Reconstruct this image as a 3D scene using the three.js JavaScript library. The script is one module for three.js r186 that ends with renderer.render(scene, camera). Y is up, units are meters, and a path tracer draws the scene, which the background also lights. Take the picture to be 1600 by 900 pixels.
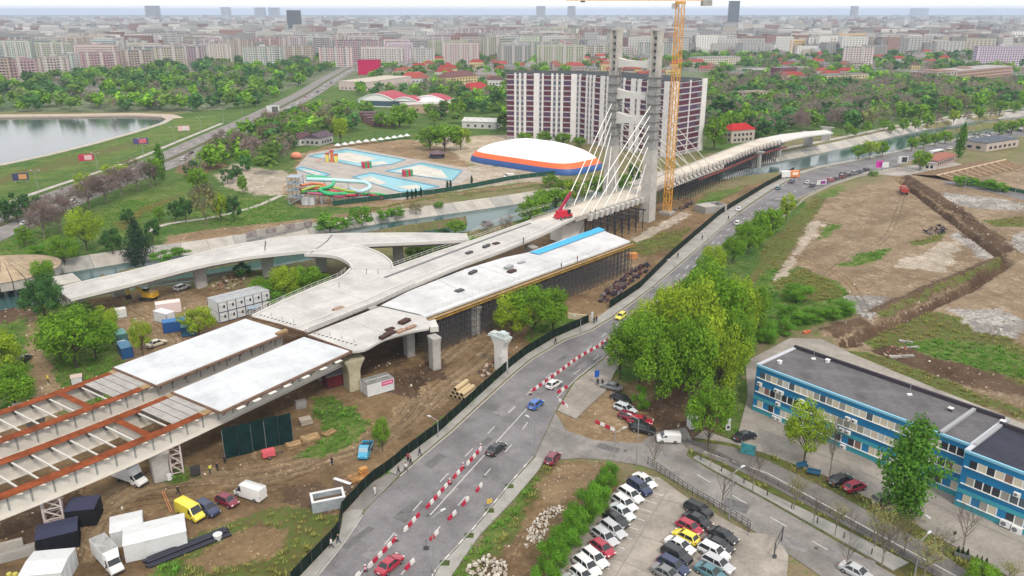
import * as THREE from 'three';
import { toCreasedNormals } from 'three/addons/utils/BufferGeometryUtils.js';
import { MarchingCubes } from 'three/addons/objects/MarchingCubes.js';
// ---------------------------------------------------------------- camera, sky, sun, air, exposure
const scene = new THREE.Scene();
const camera = new THREE.PerspectiveCamera(39.6, 16 / 9, 1, 60000);
camera.position.set(0, 75, 0);
camera.rotation.set(-0.3335, 0, 0);
{ // overcast sky: one even sheet of high cloud, a little brighter and warmer low down
const W = 256, H = 128, d = new Float32Array(W * H * 4);
for (let j = 0; j < H; j++) for (let i = 0; i < W; i++) {
const up = Math.max(0, Math.sin(((j + 0.5) / H - 0.5) * Math.PI)), k = (j * W + i) * 4;
const c = Math.sin(i * Math.PI / 64 + j * 0.21) * Math.sin(i * Math.PI / 32 - j * 0.13) * 0.03 * up;
const l = 0.8 - 0.06 * up + c;
d[k] = l * 0.992; d[k + 1] = l * 0.99; d[k + 2] = l * 1.0; d[k + 3] = 1;
}
const sky = new THREE.DataTexture(d, W, H, THREE.RGBAFormat, THREE.FloatType);
sky.mapping = THREE.EquirectangularReflectionMapping; sky.magFilter = THREE.LinearFilter; sky.needsUpdate = true;
scene.background = sky; scene.environment = sky;
}
const sun = new THREE.DirectionalLight(0xfff3e2, 1.5);
sun.position.set(140, 420, 150); sun.target.position.set(0, 0, -180);
sun.castShadow = true; sun.shadow.radius = 20; sun.shadow.mapSize.set(4096, 4096);
Object.assign(sun.shadow.camera, { left: -320, right: 320, top: 320, bottom: -320, near: 1, far: 1500 });
scene.add(sun, sun.target);
scene.fog = new THREE.FogExp2(0xccdcf2, 0.0001);
const renderer = new THREE.WebGLRenderer({ antialias: true });
renderer.shadowMap.enabled = true;
renderer.toneMapping = THREE.LinearToneMapping;
renderer.toneMappingExposure = 1.72;
// ---------------------------------------------------------------- helpers
function rng(s) { return () => { s = (s + 0x6d2b79f5) | 0; let t = Math.imul(s ^ (s >>> 15), 1 | s); t = (t + Math.imul(t ^ (t >>> 7), 61 | t)) ^ t; return ((t ^ (t >>> 14)) >>> 0) / 4294967296; }; }
const lerp = (a, b, t) => a + (b - a) * t, clamp = (x, a = 0, b = 1) => Math.min(b, Math.max(a, x)), sstep = (a, b, x) => { const t = clamp((x - a) / (b - a)); return t * t * (3 - 2 * t); };
// tileable noise tables: NF (fine, 8 octaves from 4 cells), sampled with wrap-around
const NT = 512;
function noiseTable(seed, base, oct, gain = 0.55) {
const r = rng(seed), out = new Float32Array(NT * NT); let amp = 1, tot = 0;
for (let o = 0, n = base; o < oct && n <= NT; o++, n *= 2, amp *= gain) {
const g = new Float32Array(n * n).map(() => r()), s = n / NT; tot += amp;
for (let y = 0; y < NT; y++) { const fy = y * s, y0 = fy | 0, ty = fy - y0, sy = ty * ty * (3 - 2 * ty), y1 = (y0 + 1) % n;
for (let x = 0; x < NT; x++) { const fx = x * s, x0 = fx | 0, tx = fx - x0, sx = tx * tx * (3 - 2 * tx), x1 = (x0 + 1) % n;
out[y * NT + x] += amp * lerp(lerp(g[y0 * n + x0], g[y0 * n + x1], sx), lerp(g[y1 * n + x0], g[y1 * n + x1], sx), sy); } }
}
for (let i = 0; i < out.length; i++) out[i] = clamp((out[i] / tot - 0.5) * 1.7 + 0.5);
return out;
}
const NA = noiseTable(11, 4, 8), NB = noiseTable(23, 8, 7, 0.7), NC = noiseTable(37, 64, 4, 0.8);
function sn(T, u, v) { // bilinear, wraps
u = u - Math.floor(u); v = v - Math.floor(v); const x = u * NT, y = v * NT, x0 = x | 0, y0 = y | 0, tx = x - x0, ty = y - y0, x1 = (x0 + 1) & 511, y1 = (y0 + 1) & 511, a = (x0 & 511), b = (y0 & 511) * NT, c = y1 * NT;
return (T[b + a] * (1 - tx) + T[b + x1] * tx) * (1 - ty) + (T[c + a] * (1 - tx) + T[c + x1] * tx) * ty;
}
const toS = (l) => 255 * (l <= 0.0031308 ? l * 12.92 : 1.055 * Math.pow(clamp(l), 1 / 2.4) - 0.055);
function dataTex(W, H, f) { // f(x, y, out) fills linear rgb
const d = new Uint8Array(W * H * 4), o = [0, 0, 0];
for (let y = 0; y < H; y++) for (let x = 0; x < W; x++) { f(x, y, o); const k = (y * W + x) * 4; d[k] = toS(o[0]); d[k + 1] = toS(o[1]); d[k + 2] = toS(o[2]); d[k + 3] = 255; }
const t = new THREE.DataTexture(d, W, H); t.colorSpace = THREE.SRGBColorSpace; t.wrapS = t.wrapT = THREE.RepeatWrapping; t.magFilter = t.minFilter = THREE.LinearFilter; t.needsUpdate = true; return t;
}
const texCache = {};
function grain(kind, metres) { // grey multiplier textures
const key = kind + metres; if (texCache[key]) return texCache[key];
const P = { plain: [0.86, 0.1, 0.08, 0.06], concrete: [0.76, 0.2, 0.16, 0.12], asphalt: [0.68, 0.3, 0.18, 0.2], soil: [0.6, 0.35, 0.25, 0.3], roof: [0.7, 0.3, 0.15, 0.1], rust: [0.6, 0.4, 0.2, 0.2] }[kind];
const base = texCache[kind] ??= dataTex(512, 512, (x, y, o) => { const i = y * NT + x, v = clamp(P[0] + P[1] * (NA[i] - 0.5) * 2 * 0.8 + P[2] * (NB[i] - 0.5) + P[3] * (NC[i] - 0.5), 0.05, 1); o[0] = o[1] = o[2] = v; });
const t = base.clone(); t.repeat.set(1 / metres, 1 / metres); t.needsUpdate = true; return (texCache[key] = t);
}
const mats = {};
function mat(color, rough = 0.85, o = {}) {
const key = JSON.stringify([color, rough, o.g, o.gm, o.metal, o.coat, o.vc, o.side, o.tr, o.flat]); if (mats[key]) return mats[key];
const p = { color: Array.isArray(color) ? new THREE.Color().setRGB(...color) : new THREE.Color(color), roughness: rough, metalness: o.metal ?? 0, side: THREE.DoubleSide };
if (o.g) p.map = grain(o.g, o.gm ?? 6);
if (o.vc) p.vertexColors = true;
if (o.coat) p.clearcoat = o.coat, p.clearcoatRoughness = 0.08;
if (o.tr) p.transmission = o.tr;
if (rough > 0.75) p.specularIntensity = 0.25;
return (mats[key] = new THREE.MeshPhysicalMaterial(p));
}
// mesh collector: flat faces, uv in metres by the face's main axis, optional vertex colours
class MB {
constructor() { this.p = []; this.n = []; this.u = []; this.c = []; this.col = null; }
tri(a, b, c) {
const ux = b[0] - a[0], uy = b[1] - a[1], uz = b[2] - a[2], vx = c[0] - a[0], vy = c[1] - a[1], vz = c[2] - a[2];
let nx = uy * vz - uz * vy, ny = uz * vx - ux * vz, nz = ux * vy - uy * vx; const l = Math.hypot(nx, ny, nz) || 1; nx /= l; ny /= l; nz /= l;
const ax = Math.abs(nx), ay = Math.abs(ny), az = Math.abs(nz);
for (const q of [a, b, c]) {
this.p.push(q[0], q[1], q[2]); this.n.push(nx, ny, nz);
if (ay >= ax && ay >= az) this.u.push(q[0], q[2]); else if (ax > az) this.u.push(q[2], q[1]); else this.u.push(q[0], q[1]);
if (this.col) this.c.push(this.col[0], this.col[1], this.col[2]);
}
return this;
}
quad(a, b, c, d) { this.tri(a, b, c); return this.tri(a, c, d); }
hexa(q) { // 8 corners: bottom 0-3, top 4-7
this.quad(q[3], q[2], q[1], q[0]).quad(q[4], q[5], q[6], q[7]);
for (let i = 0; i < 4; i++) { const j = (i + 1) % 4; this.quad(q[i], q[j], q[j + 4], q[i + 4]); }
return this;
}
box(cx, cy, cz, sx, sy, sz, ry = 0) { // cy is the middle
const c = Math.cos(ry), s = Math.sin(ry), f = (x, y, z) => [cx + x * c + z * s, cy + y, cz - x * s + z * c], X = sx / 2, Y = sy / 2, Z = sz / 2;
return this.hexa([f(-X, -Y, Z), f(X, -Y, Z), f(X, -Y, -Z), f(-X, -Y, -Z), f(-X, Y, Z), f(X, Y, Z), f(X, Y, -Z), f(-X, Y, -Z)]);
}
bar(a, b, w, h = w) { // square bar from a to b
const A = new THREE.Vector3(...a), B = new THREE.Vector3(...b), d = B.clone().sub(A).normalize();
const up = Math.abs(d.y) > 0.95 ? new THREE.Vector3(1, 0, 0) : new THREE.Vector3(0, 1, 0), s = d.clone().cross(up).normalize().multiplyScalar(w / 2), t = s.clone().cross(d).normalize().multiplyScalar(h / 2);
const k = (P, i, j) => [P.x + s.x * i + t.x * j, P.y + s.y * i + t.y * j, P.z + s.z * i + t.z * j];
return this.hexa([k(A, -1, -1), k(A, 1, -1), k(B, 1, -1), k(B, -1, -1), k(A, -1, 1), k(A, 1, 1), k(B, 1, 1), k(B, -1, 1)]);
}
tube(a, b, r0, r1 = r0, n = 8, caps = true) {
const A = new THREE.Vector3(...a), B = new THREE.Vector3(...b), d = B.clone().sub(A).normalize(), up = Math.abs(d.y) > 0.9 ? new THREE.Vector3(1, 0, 0) : new THREE.Vector3(0, 1, 0), s = d.clone().cross(up).normalize(), t = s.clone().cross(d).normalize();
const k = (P, r, i) => { const w = (i / n) * Math.PI * 2, c = Math.cos(w) * r, e = Math.sin(w) * r; return [P.x + s.x * c + t.x * e, P.y + s.y * c + t.y * e, P.z + s.z * c + t.z * e]; };
for (let i = 0; i < n; i++) { this.quad(k(A, r0, i + 1), k(A, r0, i), k(B, r1, i), k(B, r1, i + 1)); if (caps) { this.tri(k(A, r0, i), k(A, r0, i + 1), [A.x, A.y, A.z]); this.tri(k(B, r1, i + 1), k(B, r1, i), [B.x, B.y, B.z]); } }
return this;
}
sheet(poly, y) { // polygon [[x,z]...] at height y, facing up
const v = poly.map((p) => new THREE.Vector2(p[0], -p[1])); const cw = THREE.ShapeUtils.isClockWise(v); const P = cw ? [...poly].reverse() : poly;
const w = P.map((p) => new THREE.Vector2(p[0], -p[1]));
for (const f of THREE.ShapeUtils.triangulateShape(w, [])) this.tri(...f.map((i) => [P[i][0], typeof y === 'function' ? y(P[i]) : y, P[i][1]]));
return this;
}
prism(poly, y0, y1, bottom = false) {
const v = poly.map((p) => new THREE.Vector2(p[0], -p[1])); const P = THREE.ShapeUtils.isClockWise(v) ? [...poly].reverse() : poly;
this.sheet(P, y1); if (bottom) this.sheet(P, y0);
for (let i = 0; i < P.length; i++) { const a = P[i], b = P[(i + 1) % P.length]; this.quad([a[0], y0, a[1]], [b[0], y0, b[1]], [b[0], y1, b[1]], [a[0], y1, a[1]]); }
return this;
}
ribbon(L, R, y0, y1) { // strip between two edge lists, top at y1 (or per point third value + y1), sides down to y0
const h = (p) => (p[2] ?? 0);
for (let i = 0; i + 1 < L.length; i++) {
const a = L[i], b = L[i + 1], c = R[i + 1], d = R[i], q = (p, y) => [p[0], h(p) + y, p[1]];
this.quad(q(d, y1), q(c, y1), q(b, y1), q(a, y1));
if (y0 !== undefined) { this.quad(q(a, y0), q(a, y1), q(b, y1), q(b, y0)); this.quad(q(d, y0), q(c, y0), q(c, y1), q(d, y1)); this.quad(q(a, y0), q(b, y0), q(c, y0), q(d, y0)); if (i === 0) this.quad(q(d, y0), q(d, y1), q(a, y1), q(a, y0)); if (i + 2 === L.length) this.quad(q(b, y0), q(b, y1), q(c, y1), q(c, y0)); }
}
return this;
}
geo() {
const g = new THREE.BufferGeometry(); g.setAttribute('position', new THREE.Float32BufferAttribute(this.p, 3)); g.setAttribute('normal', new THREE.Float32BufferAttribute(this.n, 3)); g.setAttribute('uv', new THREE.Float32BufferAttribute(this.u, 2));
if (this.c.length) g.setAttribute('color', new THREE.Float32BufferAttribute(this.c, 3)); return g;
}
}
const mb = () => new MB();
const boxGeos = {}; // shared unit boxes by size
function boxGeo(sx, sy, sz) { return (boxGeos[[sx, sy, sz]] ??= mb().box(0, 0, 0, sx, sy, sz).geo()); }
const taken = {};
function nameOf(n) { const k = (taken[n] = (taken[n] ?? -1) + 1); return k ? `${n}_${String(k).padStart(3, '0')}` : n; }
function info(o, label, category, group) { o.userData = { label, category }; if (group) o.userData.group = group; return o; }
function thing(name, label, category, group, x = 0, y = 0, z = 0, ry = 0) { const g = new THREE.Group(); g.name = nameOf(name); g.position.set(x, y, z); g.rotation.y = ry; info(g, label, category, group); scene.add(g); return g; }
function solo(name, geo, m, label, category, group) { const o = new THREE.Mesh(geo, m); o.name = nameOf(name); o.castShadow = o.receiveShadow = true; info(o, label, category, group); scene.add(o); return o; }
function part(parent, name, geo, m, label, x, y, z, ry) { const o = new THREE.Mesh(geo, m); o.name = name; o.castShadow = o.receiveShadow = true; if (label) o.userData.label = label; if (x !== undefined) o.position.set(x, y, z); if (ry) o.rotation.y = ry; parent.add(o); return o; }
function stuffPart(parent, name, geo, m) { const o = part(parent, name, geo, m); o.userData.kind = 'stuff'; return o; }
function struct(name, geo, m) { const o = new THREE.Mesh(geo, m); o.name = nameOf(name); o.castShadow = o.receiveShadow = true; o.userData.kind = 'structure'; scene.add(o); return o; }
function stuff(name, o, label, category) { o.name = nameOf(name); o.castShadow = o.receiveShadow = true; o.userData = { kind: 'stuff', label, category }; scene.add(o); return o; }
function copyOf(src, name, label, x, y, z, ry, group) { const o = src.clone(); o.name = nameOf(name); o.userData = { ...src.userData }; if (label) o.userData.label = label; if (group) o.userData.group = group; o.position.set(x, y, z); o.rotation.y = ry; scene.add(o); return o; }
const dist = (a, b) => Math.hypot(a[0] - b[0], a[1] - b[1]);
const head = (a, b) => Math.atan2(-(b[1] - a[1]), b[0] - a[0]); // rotation.y that turns +x towards b
function along(line, step, start = 0) { // points every step metres: [x, z, heading]
const out = []; let t = start;
for (let i = 0; i + 1 < line.length; i++) { const d = dist(line[i], line[i + 1]); while (t <= d) { const k = t / d; out.push([lerp(line[i][0], line[i + 1][0], k), lerp(line[i][1], line[i + 1][1], k), head(line[i], line[i + 1]), lerp(line[i][2] ?? 0, line[i + 1][2] ?? 0, k)]); t += step; } t -= d; }
return out;
}
function smooth(line, n = 6) { // Catmull-Rom through points (2 or 3 values)
const c = new THREE.CatmullRomCurve3(line.map((p) => new THREE.Vector3(p[0], p[2] ?? 0, p[1])), false, 'centripetal'), pts = c.getPoints((line.length - 1) * n);
return pts.map((p) => (line[0].length > 2 ? [p.x, p.z, p.y] : [p.x, p.z]));
}
function offset(line, d) { // parallel line, d metres to the left of travel seen from above
return line.map((p, i) => { const a = line[Math.max(0, i - 1)], b = line[Math.min(line.length - 1, i + 1)], l = dist(a, b) || 1, nx = (b[1] - a[1]) / l, nz = -(b[0] - a[0]) / l; const q = [p[0] + nx * d, p[1] + nz * d]; if (p.length > 2) q.push(p[2]); return q; });
}
function inside(poly, x, z) { let r = false; for (let i = 0, j = poly.length - 1; i < poly.length; j = i++) { const a = poly[i], b = poly[j]; if ((a[1] > z) !== (b[1] > z) && x < ((b[0] - a[0]) * (z - a[1])) / (b[1] - a[1]) + a[0]) r = !r; } return r; }
function lineDist(line, x, z, closed) { let m = 1e9; for (let i = 0; i + (closed ? 0 : 1) < line.length; i++) { const a = line[i], b = line[(i + 1) % line.length], dx = b[0] - a[0], dz = b[1] - a[1], t = clamp(((x - a[0]) * dx + (z - a[1]) * dz) / (dx * dx + dz * dz || 1)), e = (x - a[0] - dx * t) ** 2 + (z - a[1] - dz * t) ** 2; if (e < m) m = e; } return Math.sqrt(m); }
// ---------------------------------------------------------------- ground: three surveyed sheets with relief, then the plain out to the horizon
const canalFar = [[-162.1,-222.3]].concat([[-141.8,-238.7],[-126.03,-250.8],[-106.72,-261.1],[-70.96,-285.9],[-49.88,-302.9],[-35.78,-311.1],[0,-333.4],[61.15,-377.4],[139.4,-431.8],[200.6,-483.3],[271.5,-547.7],[333.5,-597],[402.7,-638.8],[482.4,-682.1]]);
const canalTop = [[-143.7,-195.1],[-129.09,-204.8],[-109.84,-215.4],[-93.14,-223.4],[-81.71,-231.4],[-61.85,-246.7],[-35.37,-266.5],[-9.37,-283.8],[17.81,-310.6],[51.89,-345],[93.2,-371.7],[125.49,-389],[154.8,-407.9],[185.9,-429.5],[243.1,-476.4],[354.7,-560.6],[438.3,-618.2]];
const canalNear = offset(canalTop, 1.6);
const canalPoly = canalFar.concat([...canalNear].reverse());
const lakePoly = [[-343.4,-402.6],[-291.6,-402.6],[-265.7,-413.3],[-259.9,-438.6],[-254.4,-476.4],[-250.6,-526.6],[-250.3,-570.6],[-254.6,-595.3],[-264.6,-610.4],[-292.2,-618.2],[-337.8,-612.3],[-383.7,-608.5],[-503.8,-602.8]];
const trench = [[181.1,-368.8],[156.5,-241.2],[129.55,-215.4],[103.38,-194.6],[78.92,-175.6]];
const berm1 = [[187.9,-376.3],[176.4,-307.4],[163.1,-249.6]], berm2 = [[154.3,-242.6],[117.79,-213.7],[93.52,-194.1]], berm3 = [[89.5,-190.1],[83.06,-186.1],[76.7,-181.9]];
const mounds = [[...[135.4,-325.2], 11, 1.3], [...[148,-329.9], 9, 0.9], [...[127.1,-317.2], 7, 1.0], [...[153.4,-283.8], 5, 1.1], [...[88.94,-171.8], 4, 0.8], [...[92.72,-170.3], 4, 0.7], [...[99.57,-162.2], 6, 0.6], [...[-37,-108.12], 4, 0.6], [...[-32.68,-113.46], 4, 0.5], [...[37.53,-222.2], 4, 0.5], [...[-84.44,-222.2], 8, 1.6], [...[-78.42,-227], 8, 1.4], [...[-128.18,-191.4], 8, 1.2], [...[97.84,-338.6], 6, 0.9], [...[3.77,-98.57], 4, 0.5]];
const flatRoad = [[[-27.24,-92.93],[-23.87,-105.6],[-19.08,-118.25],[-11.22,-133.6],[0,-157.6],[12.64,-177.9],[25.47,-191.4],[40.79,-217.1],[63.28,-257.8],[86.81,-302.1],[138.8,-385.8],[243.1,-476.4],[354.7,-560.6]], [[-10.66,-94.57],[0,-112.54],[12.1,-142.6],[19.55,-165.6],[47.44,-218.2],[83.34,-282.8],[120.28,-332.4],[158.1,-376.3],[248.7,-457.9],[325.6,-512.5]]];
function hgt(x, z) {
let h = -0.06 + (sn(NB, x / 37, z / 37) - 0.5) * 0.05;
if (z < -150) {
const cd = lineDist(canalPoly, x, z, true);
if (cd < 17) { if (inside(canalPoly, x, z)) return Math.max(-4.6, -3.4 - cd * 0.8); h = Math.min(h, lineDist(canalNear, x, z) < cd + 0.01 ? -3.4 + cd * 2.2 : -3.4 + cd * 0.58); }
}
if (x < -150 && z < -380) { const ld = lineDist(lakePoly, x, z, true); if (inside(lakePoly, x, z)) return Math.max(-3, -1.2 - ld * 0.5); if (ld < 5) h = Math.min(h, -1.2 + ld * 0.3); }
if (x > 60 && z < -165) {
const rag = (sn(NA, x / 19, z / 19) - 0.5);
const t = lineDist(trench, x, z) + rag * 0.9;
h -= 2.1 * (1 - sstep(0.7, 2.0, t));
const b = Math.max(1.9 * (1 - sstep(0.3, 3.6, lineDist(berm1, x, z) + rag * 2.2)), 1.7 * (1 - sstep(0.3, 3.4, lineDist(berm2, x, z) + rag * 2.2)), 1.5 * (1 - sstep(0.2, 3.2, lineDist(berm3, x, z) + rag * 1.8)));
if (t > 1.4) h += b * (0.75 + rag * 0.9) * sstep(1.3, 2.2, t);
}
for (const m of mounds) { const d = Math.hypot(x - m[0], z - m[1]) / m[2]; if (d < 1) { const n = sn(NB, x / 9, z / 9); h += m[3] * (1 - d * d) ** 2 * (0.6 + 0.8 * n); } }
if (h > -0.03 && z > -560 && x > -60) { const r0 = flatRoad[0], r1 = flatRoad[1]; if (lineDist(r0, x, z) < 7 || lineDist(r1, x, z) < 7) h = Math.min(h, -0.04); }
return h;
}
// what covers the ground: [two linear colours, fleck colour, fleck share]
const ZONES = [
[[0.16, 0.15, 0.07], [0.24, 0.19, 0.12], [0.1, 0.14, 0.04], 0.3],      // 0 scrub
[[0.215, 0.148, 0.082], [0.15, 0.1, 0.056], [0.26, 0.195, 0.125], 0.12],    // 1 site soil
[[0.275, 0.198, 0.12], [0.205, 0.145, 0.086], [0.33, 0.26, 0.18], 0.15],   // 2 driven track
[[0.07, 0.14, 0.022], [0.105, 0.16, 0.034], [0.14, 0.16, 0.055], 0.3],    // 3 fresh grass
[[0.12, 0.12, 0.038], [0.16, 0.12, 0.06], [0.075, 0.12, 0.026], 0.4],       // 4 weeds
[[0.085, 0.054, 0.035], [0.12, 0.08, 0.052], [0.18, 0.135, 0.095], 0.1],   // 5 dug earth
[[0.4, 0.345, 0.28], [0.33, 0.285, 0.225], [0.47, 0.42, 0.36], 0.2],      // 6 pale hardcore
[[0.055, 0.12, 0.024], [0.085, 0.14, 0.03], [0.12, 0.14, 0.05], 0.25],// 7 park lawn
[[0.11, 0.14, 0.06], [0.08, 0.125, 0.04], [0.24, 0.23, 0.21], 0.3],       // 8 town ground
[[0.26, 0.196, 0.13], [0.2, 0.146, 0.095], [0.31, 0.255, 0.195], 0.18], // 9 cleared lot
[[0.28, 0.265, 0.245], [0.22, 0.205, 0.19], [0.4, 0.38, 0.35], 0.3],      // 10 grey gravel
[[0.42, 0.35, 0.26], [0.36, 0.3, 0.22], [0.47, 0.41, 0.32], 0.15],     // 11 sand
];
const cover = []; // [zone, polygon], painted in order
const paint = (zone, poly) => cover.push([zone, poly]);
const band = (zone, line, w) => { const l = smooth(line, 4); paint(zone, offset(l, w / 2).concat(offset(l, -w / 2).reverse())); };
paint(8, [[-420, -640], [620, -640], [620, -1100], [-420, -1100]]);
paint(0, [[-30, -330], [620, -640], [620, -420], [60, -300]]);
paint(7, [[100.96,-434.5],[160.3,-504.3],[215.7,-512.5],[305.3,-595.3],[444,-708.3],[580.8,-827.7],[811.8,-1167.2],[270.6,-1167.2]]);
paint(7, [[-96.21,-504.3],[-42.22,-532.5],[40.09,-504.3],[59.68,-763.5],[-129.06,-827.7]]);
paint(7, [[-175.2,-205.8],[-145,-213.7],[-136.6,-235.9],[-119.81,-257],[-96.07,-276.6],[-69.67,-303.2],[-27.56,-338.6],[8.88,-365.8],[48.69,-618.2],[-89.52,-763.5],[-224.8,-903.2],[-233.4,-660.3],[-372.6,-467]]);
paint(3, [[-253.6,-309.5],[-226.8,-349],[-217.1,-402.6],[-209.9,-478.8],[-208.6,-574],[-226.4,-618.2],[-251.2,-591.7],[-240.7,-547.8],[-242.8,-453.5],[-253,-392.3],[-280.5,-345]]);
paint(4, [[-243.8,-332.4],[-235.2,-362.9],[-226.8,-415.2],[-220.7,-486.2],[-231,-496.4],[-241.6,-430.5],[-245.2,-379.4],[-254.2,-347.7]]);
paint(3, [[-172.5,-259.3],[-175.9,-280.1],[-164.2,-275.7],[-157.5,-259.3],[-157.5,-248.2],[-163.7,-244.6]]);
paint(3, [[-162.2,-304.2],[-162.8,-329.9],[-158.2,-354.5],[-149.8,-367.3],[-139.7,-345],[-140.9,-320.6],[-139.9,-294.1],[-139.1,-273.2],[-151.6,-287.5]]);
paint(4, [[-147.8,-289.3],[-149.5,-314.9],[-145.6,-337.3],[-144.4,-345],[-141.9,-322.9],[-143.5,-304.2],[-140.3,-278.4]]);
paint(1, [[-168.2,-392.3],[-172.5,-417.1],[-158.7,-420.8],[-146.1,-413.3],[-148.6,-392.3],[-153.2,-379.4]]);
paint(6, [[-143.3,-382.6],[-144.1,-415.2],[-131.2,-402.6],[-112.26,-392.3],[-97.73,-365.8],[-96.46,-338.6],[-110.62,-339.9],[-129.3,-355.8]]);
paint(3, [[-126.79,-309.5],[-125.47,-334.8],[-102.24,-329.9],[-83.68,-309.5],[-85.81,-289.3],[-104.25,-287.5],[-116.79,-289.3]]);
paint(2, [[-120.29,-269.8],[-115.03,-278.4],[-95.34,-289.3],[-73.72,-299.1],[-67.76,-294.1],[-75.37,-285.6],[-95.52,-274.9],[-113.7,-263.3],[-117.65,-260.1]]);
band(2, [[-72.82,-295.1],[-51.54,-314.9],[-27.46,-337.3],[0,-355.8],[24.14,-373.3]], 6);
band(4, [[-60.47,-307.4],[-37.67,-329.9],[-11.22,-345],[14.7,-362.9]], 3.5);
paint(11, [[-61.95,-486.2],[-40.29,-507],[0,-518.1],[24.92,-444.9],[-12.96,-402.6],[-27.25,-424.7],[-43.1,-449.1]]);
paint(2, [[-117.46,-444.9],[-106.85,-478.8],[-63.18,-496.4],[-36.92,-462.4],[-19.44,-402.6],[-28.05,-345],[-52.05,-318.3],[-85.04,-314.9],[-100.97,-345]]);
paint(6, [[-67.31,-345],[-19.76,-409.7],[0,-402.6],[25.3,-392.3],[18.11,-373.3],[-28.05,-345]]);
// building site
paint(1, [[-146.2,-167.4],[-120.26,-172.9],[-124.18,-196],[-117.39,-205.8],[-101.29,-217.6],[-85.76,-215.4],[-69.98,-217.6],[-45.46,-224.6],[-22.1,-239.8],[-8.38,-251.1],[14.22,-287.5],[52.05,-318.3],[86.94,-345],[117.86,-368.8],[139.9,-389],[96.86,-329.9],[51.95,-246.7],[37.58,-216.5],[21.14,-189.2],[10.37,-178.7],[0,-162.2],[-13.53,-132.4],[-21.19,-119.25],[-26.49,-107.27],[-26.04,-101.6],[-29.5,-92.26],[-71.51,-92.26],[-89.89,-92.93]]);
paint(2, [[-110.46,-182.8],[-107.5,-211],[-90.61,-213.7],[-82.35,-205.8],[-78.9,-182.8],[-81.86,-167.4],[-89.17,-167.4]]);
band(2, [[-62.54,-95.69],[-65.06,-106.43],[-62.61,-114.39],[-54.51,-118.25],[-43.91,-119.25],[-36.03,-122.96],[-27.89,-127.75],[-23.02,-134.3],[-19.75,-142.6],[-19.81,-151.1],[-22.16,-157.3]], 6.5);
band(2, [[-21.78,-154.1],[-15.93,-165.6],[-9.37,-180.7],[0,-197.4],[14.66,-216.5],[32.48,-242.6],[45.29,-259.3]], 5);
band(2, [[-17.84,-142.6],[-13.61,-154.1],[-5.85,-167.4],[-1.58,-182.8]], 3.5);
paint(5, [[-29.78,-157.3],[-22.76,-162.2],[-16.08,-167.4],[-13.85,-157.3],[-19.06,-154.1],[-20.89,-146.7],[-26.77,-151.1]]);
paint(5, [[-38.46,-115.34],[-32.27,-116.3],[-27.23,-112.54],[-28.38,-108.12],[-35.94,-109.85]]);
paint(5, [[-83.22,-111.63],[-78,-113.46],[-75.75,-119.25],[-68.8,-109.85],[-68.61,-100.07],[-74.44,-97.11]]);
paint(5, [[-43.85,-167.4],[-31.56,-182.8],[-22.09,-182.8],[-23.39,-167.4],[-33.24,-157.3]]);
paint(3, [[-41.06,-147.6],[-36.2,-148.1],[-31.19,-143.1],[-27.32,-136.8],[-28.31,-130],[-30.45,-127.75],[-34.29,-124.23],[-38.38,-124.23],[-36.56,-130],[-36.41,-137.3],[-39.5,-142.6]]);
paint(3, [[-22.35,-118.25],[-19.99,-125.1],[-16.76,-132.4],[-12.64,-141.2],[-8,-150.5],[-3.48,-157.9],[-2.48,-156.6],[-7.79,-145.9],[-12.31,-136.8],[-16.32,-128.2],[-19.82,-119.65]]);
paint(4, [[-50.95,-92.26],[-48.22,-101.6],[-40.24,-107.1],[-33.67,-108.98],[-26.66,-107.61],[-26.17,-101.29],[-29.85,-92.26]]);
paint(1, [[-46.91,-95.69],[-41,-103.17],[-34.38,-103.97],[-35.36,-97.11],[-42.49,-93.61]]);
paint(3, [[-51.4,-92.26],[-49.71,-96.25],[-47.37,-95.69],[-47.37,-92.26]]);
paint(3, [[-59.39,-116.88],[-59.47,-120.26],[-55.66,-121.28],[-53.42,-118.25],[-55.7,-115.72]]);
paint(3, [[-147.9,-191.4],[-140.2,-205.8],[-125.9,-215.4],[-101.89,-191.4],[-88.87,-167.4],[-77.99,-156.6],[-85.94,-141.2],[-100.31,-139.9],[-114.66,-142.6]]);
paint(2, [[-126.2,-193.7],[-121.28,-191.4],[-106.41,-167.4],[-96.66,-154.1],[-88.28,-139.9],[-91.84,-137.3],[-103.61,-157.3],[-112.88,-171]]);
paint(5, [[-144.3,-196],[-137.7,-201.8],[-132.3,-205.8],[-124.61,-199.8],[-124.89,-191.4],[-128.8,-187]]);
paint(3, [[-75.72,-215.4],[-71.11,-228.3],[-58.36,-231.4],[-50.66,-222.2],[-53.75,-211],[-61.71,-200.8]]);
paint(3, [[-31.51,-234.6],[-20.46,-244.6],[-12.6,-251.8],[-17.49,-263.3],[-33.6,-251.8]]);
paint(2, [[19.22,-228.3],[32.73,-244.6],[43.52,-248.2],[38.91,-231.4],[27.5,-216.5],[17.92,-211],[12.69,-213.7]]);
paint(4, [[34.51,-259.3],[52.46,-275.7],[65.75,-284.7],[56.08,-259.3],[43.52,-248.2]]);
paint(3, [[75.91,-326.4],[86.94,-345],[106.12,-358.6],[93.38,-337.3],[78.6,-314.9]]);
paint(3, [[4.88,-189.2],[16.71,-195.1],[20.54,-191.4],[11.05,-182.8],[4.55,-174.8]]);
paint(6, [[41.36,-269.8],[58.08,-294.1],[69.74,-309.5],[69.67,-303.2],[52.91,-278.4],[42.64,-263.3]]);
paint(3, [[2.6,-318.3],[22.44,-345],[26.2,-320.6],[9.53,-289.3],[-2.42,-294.1]]);
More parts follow.
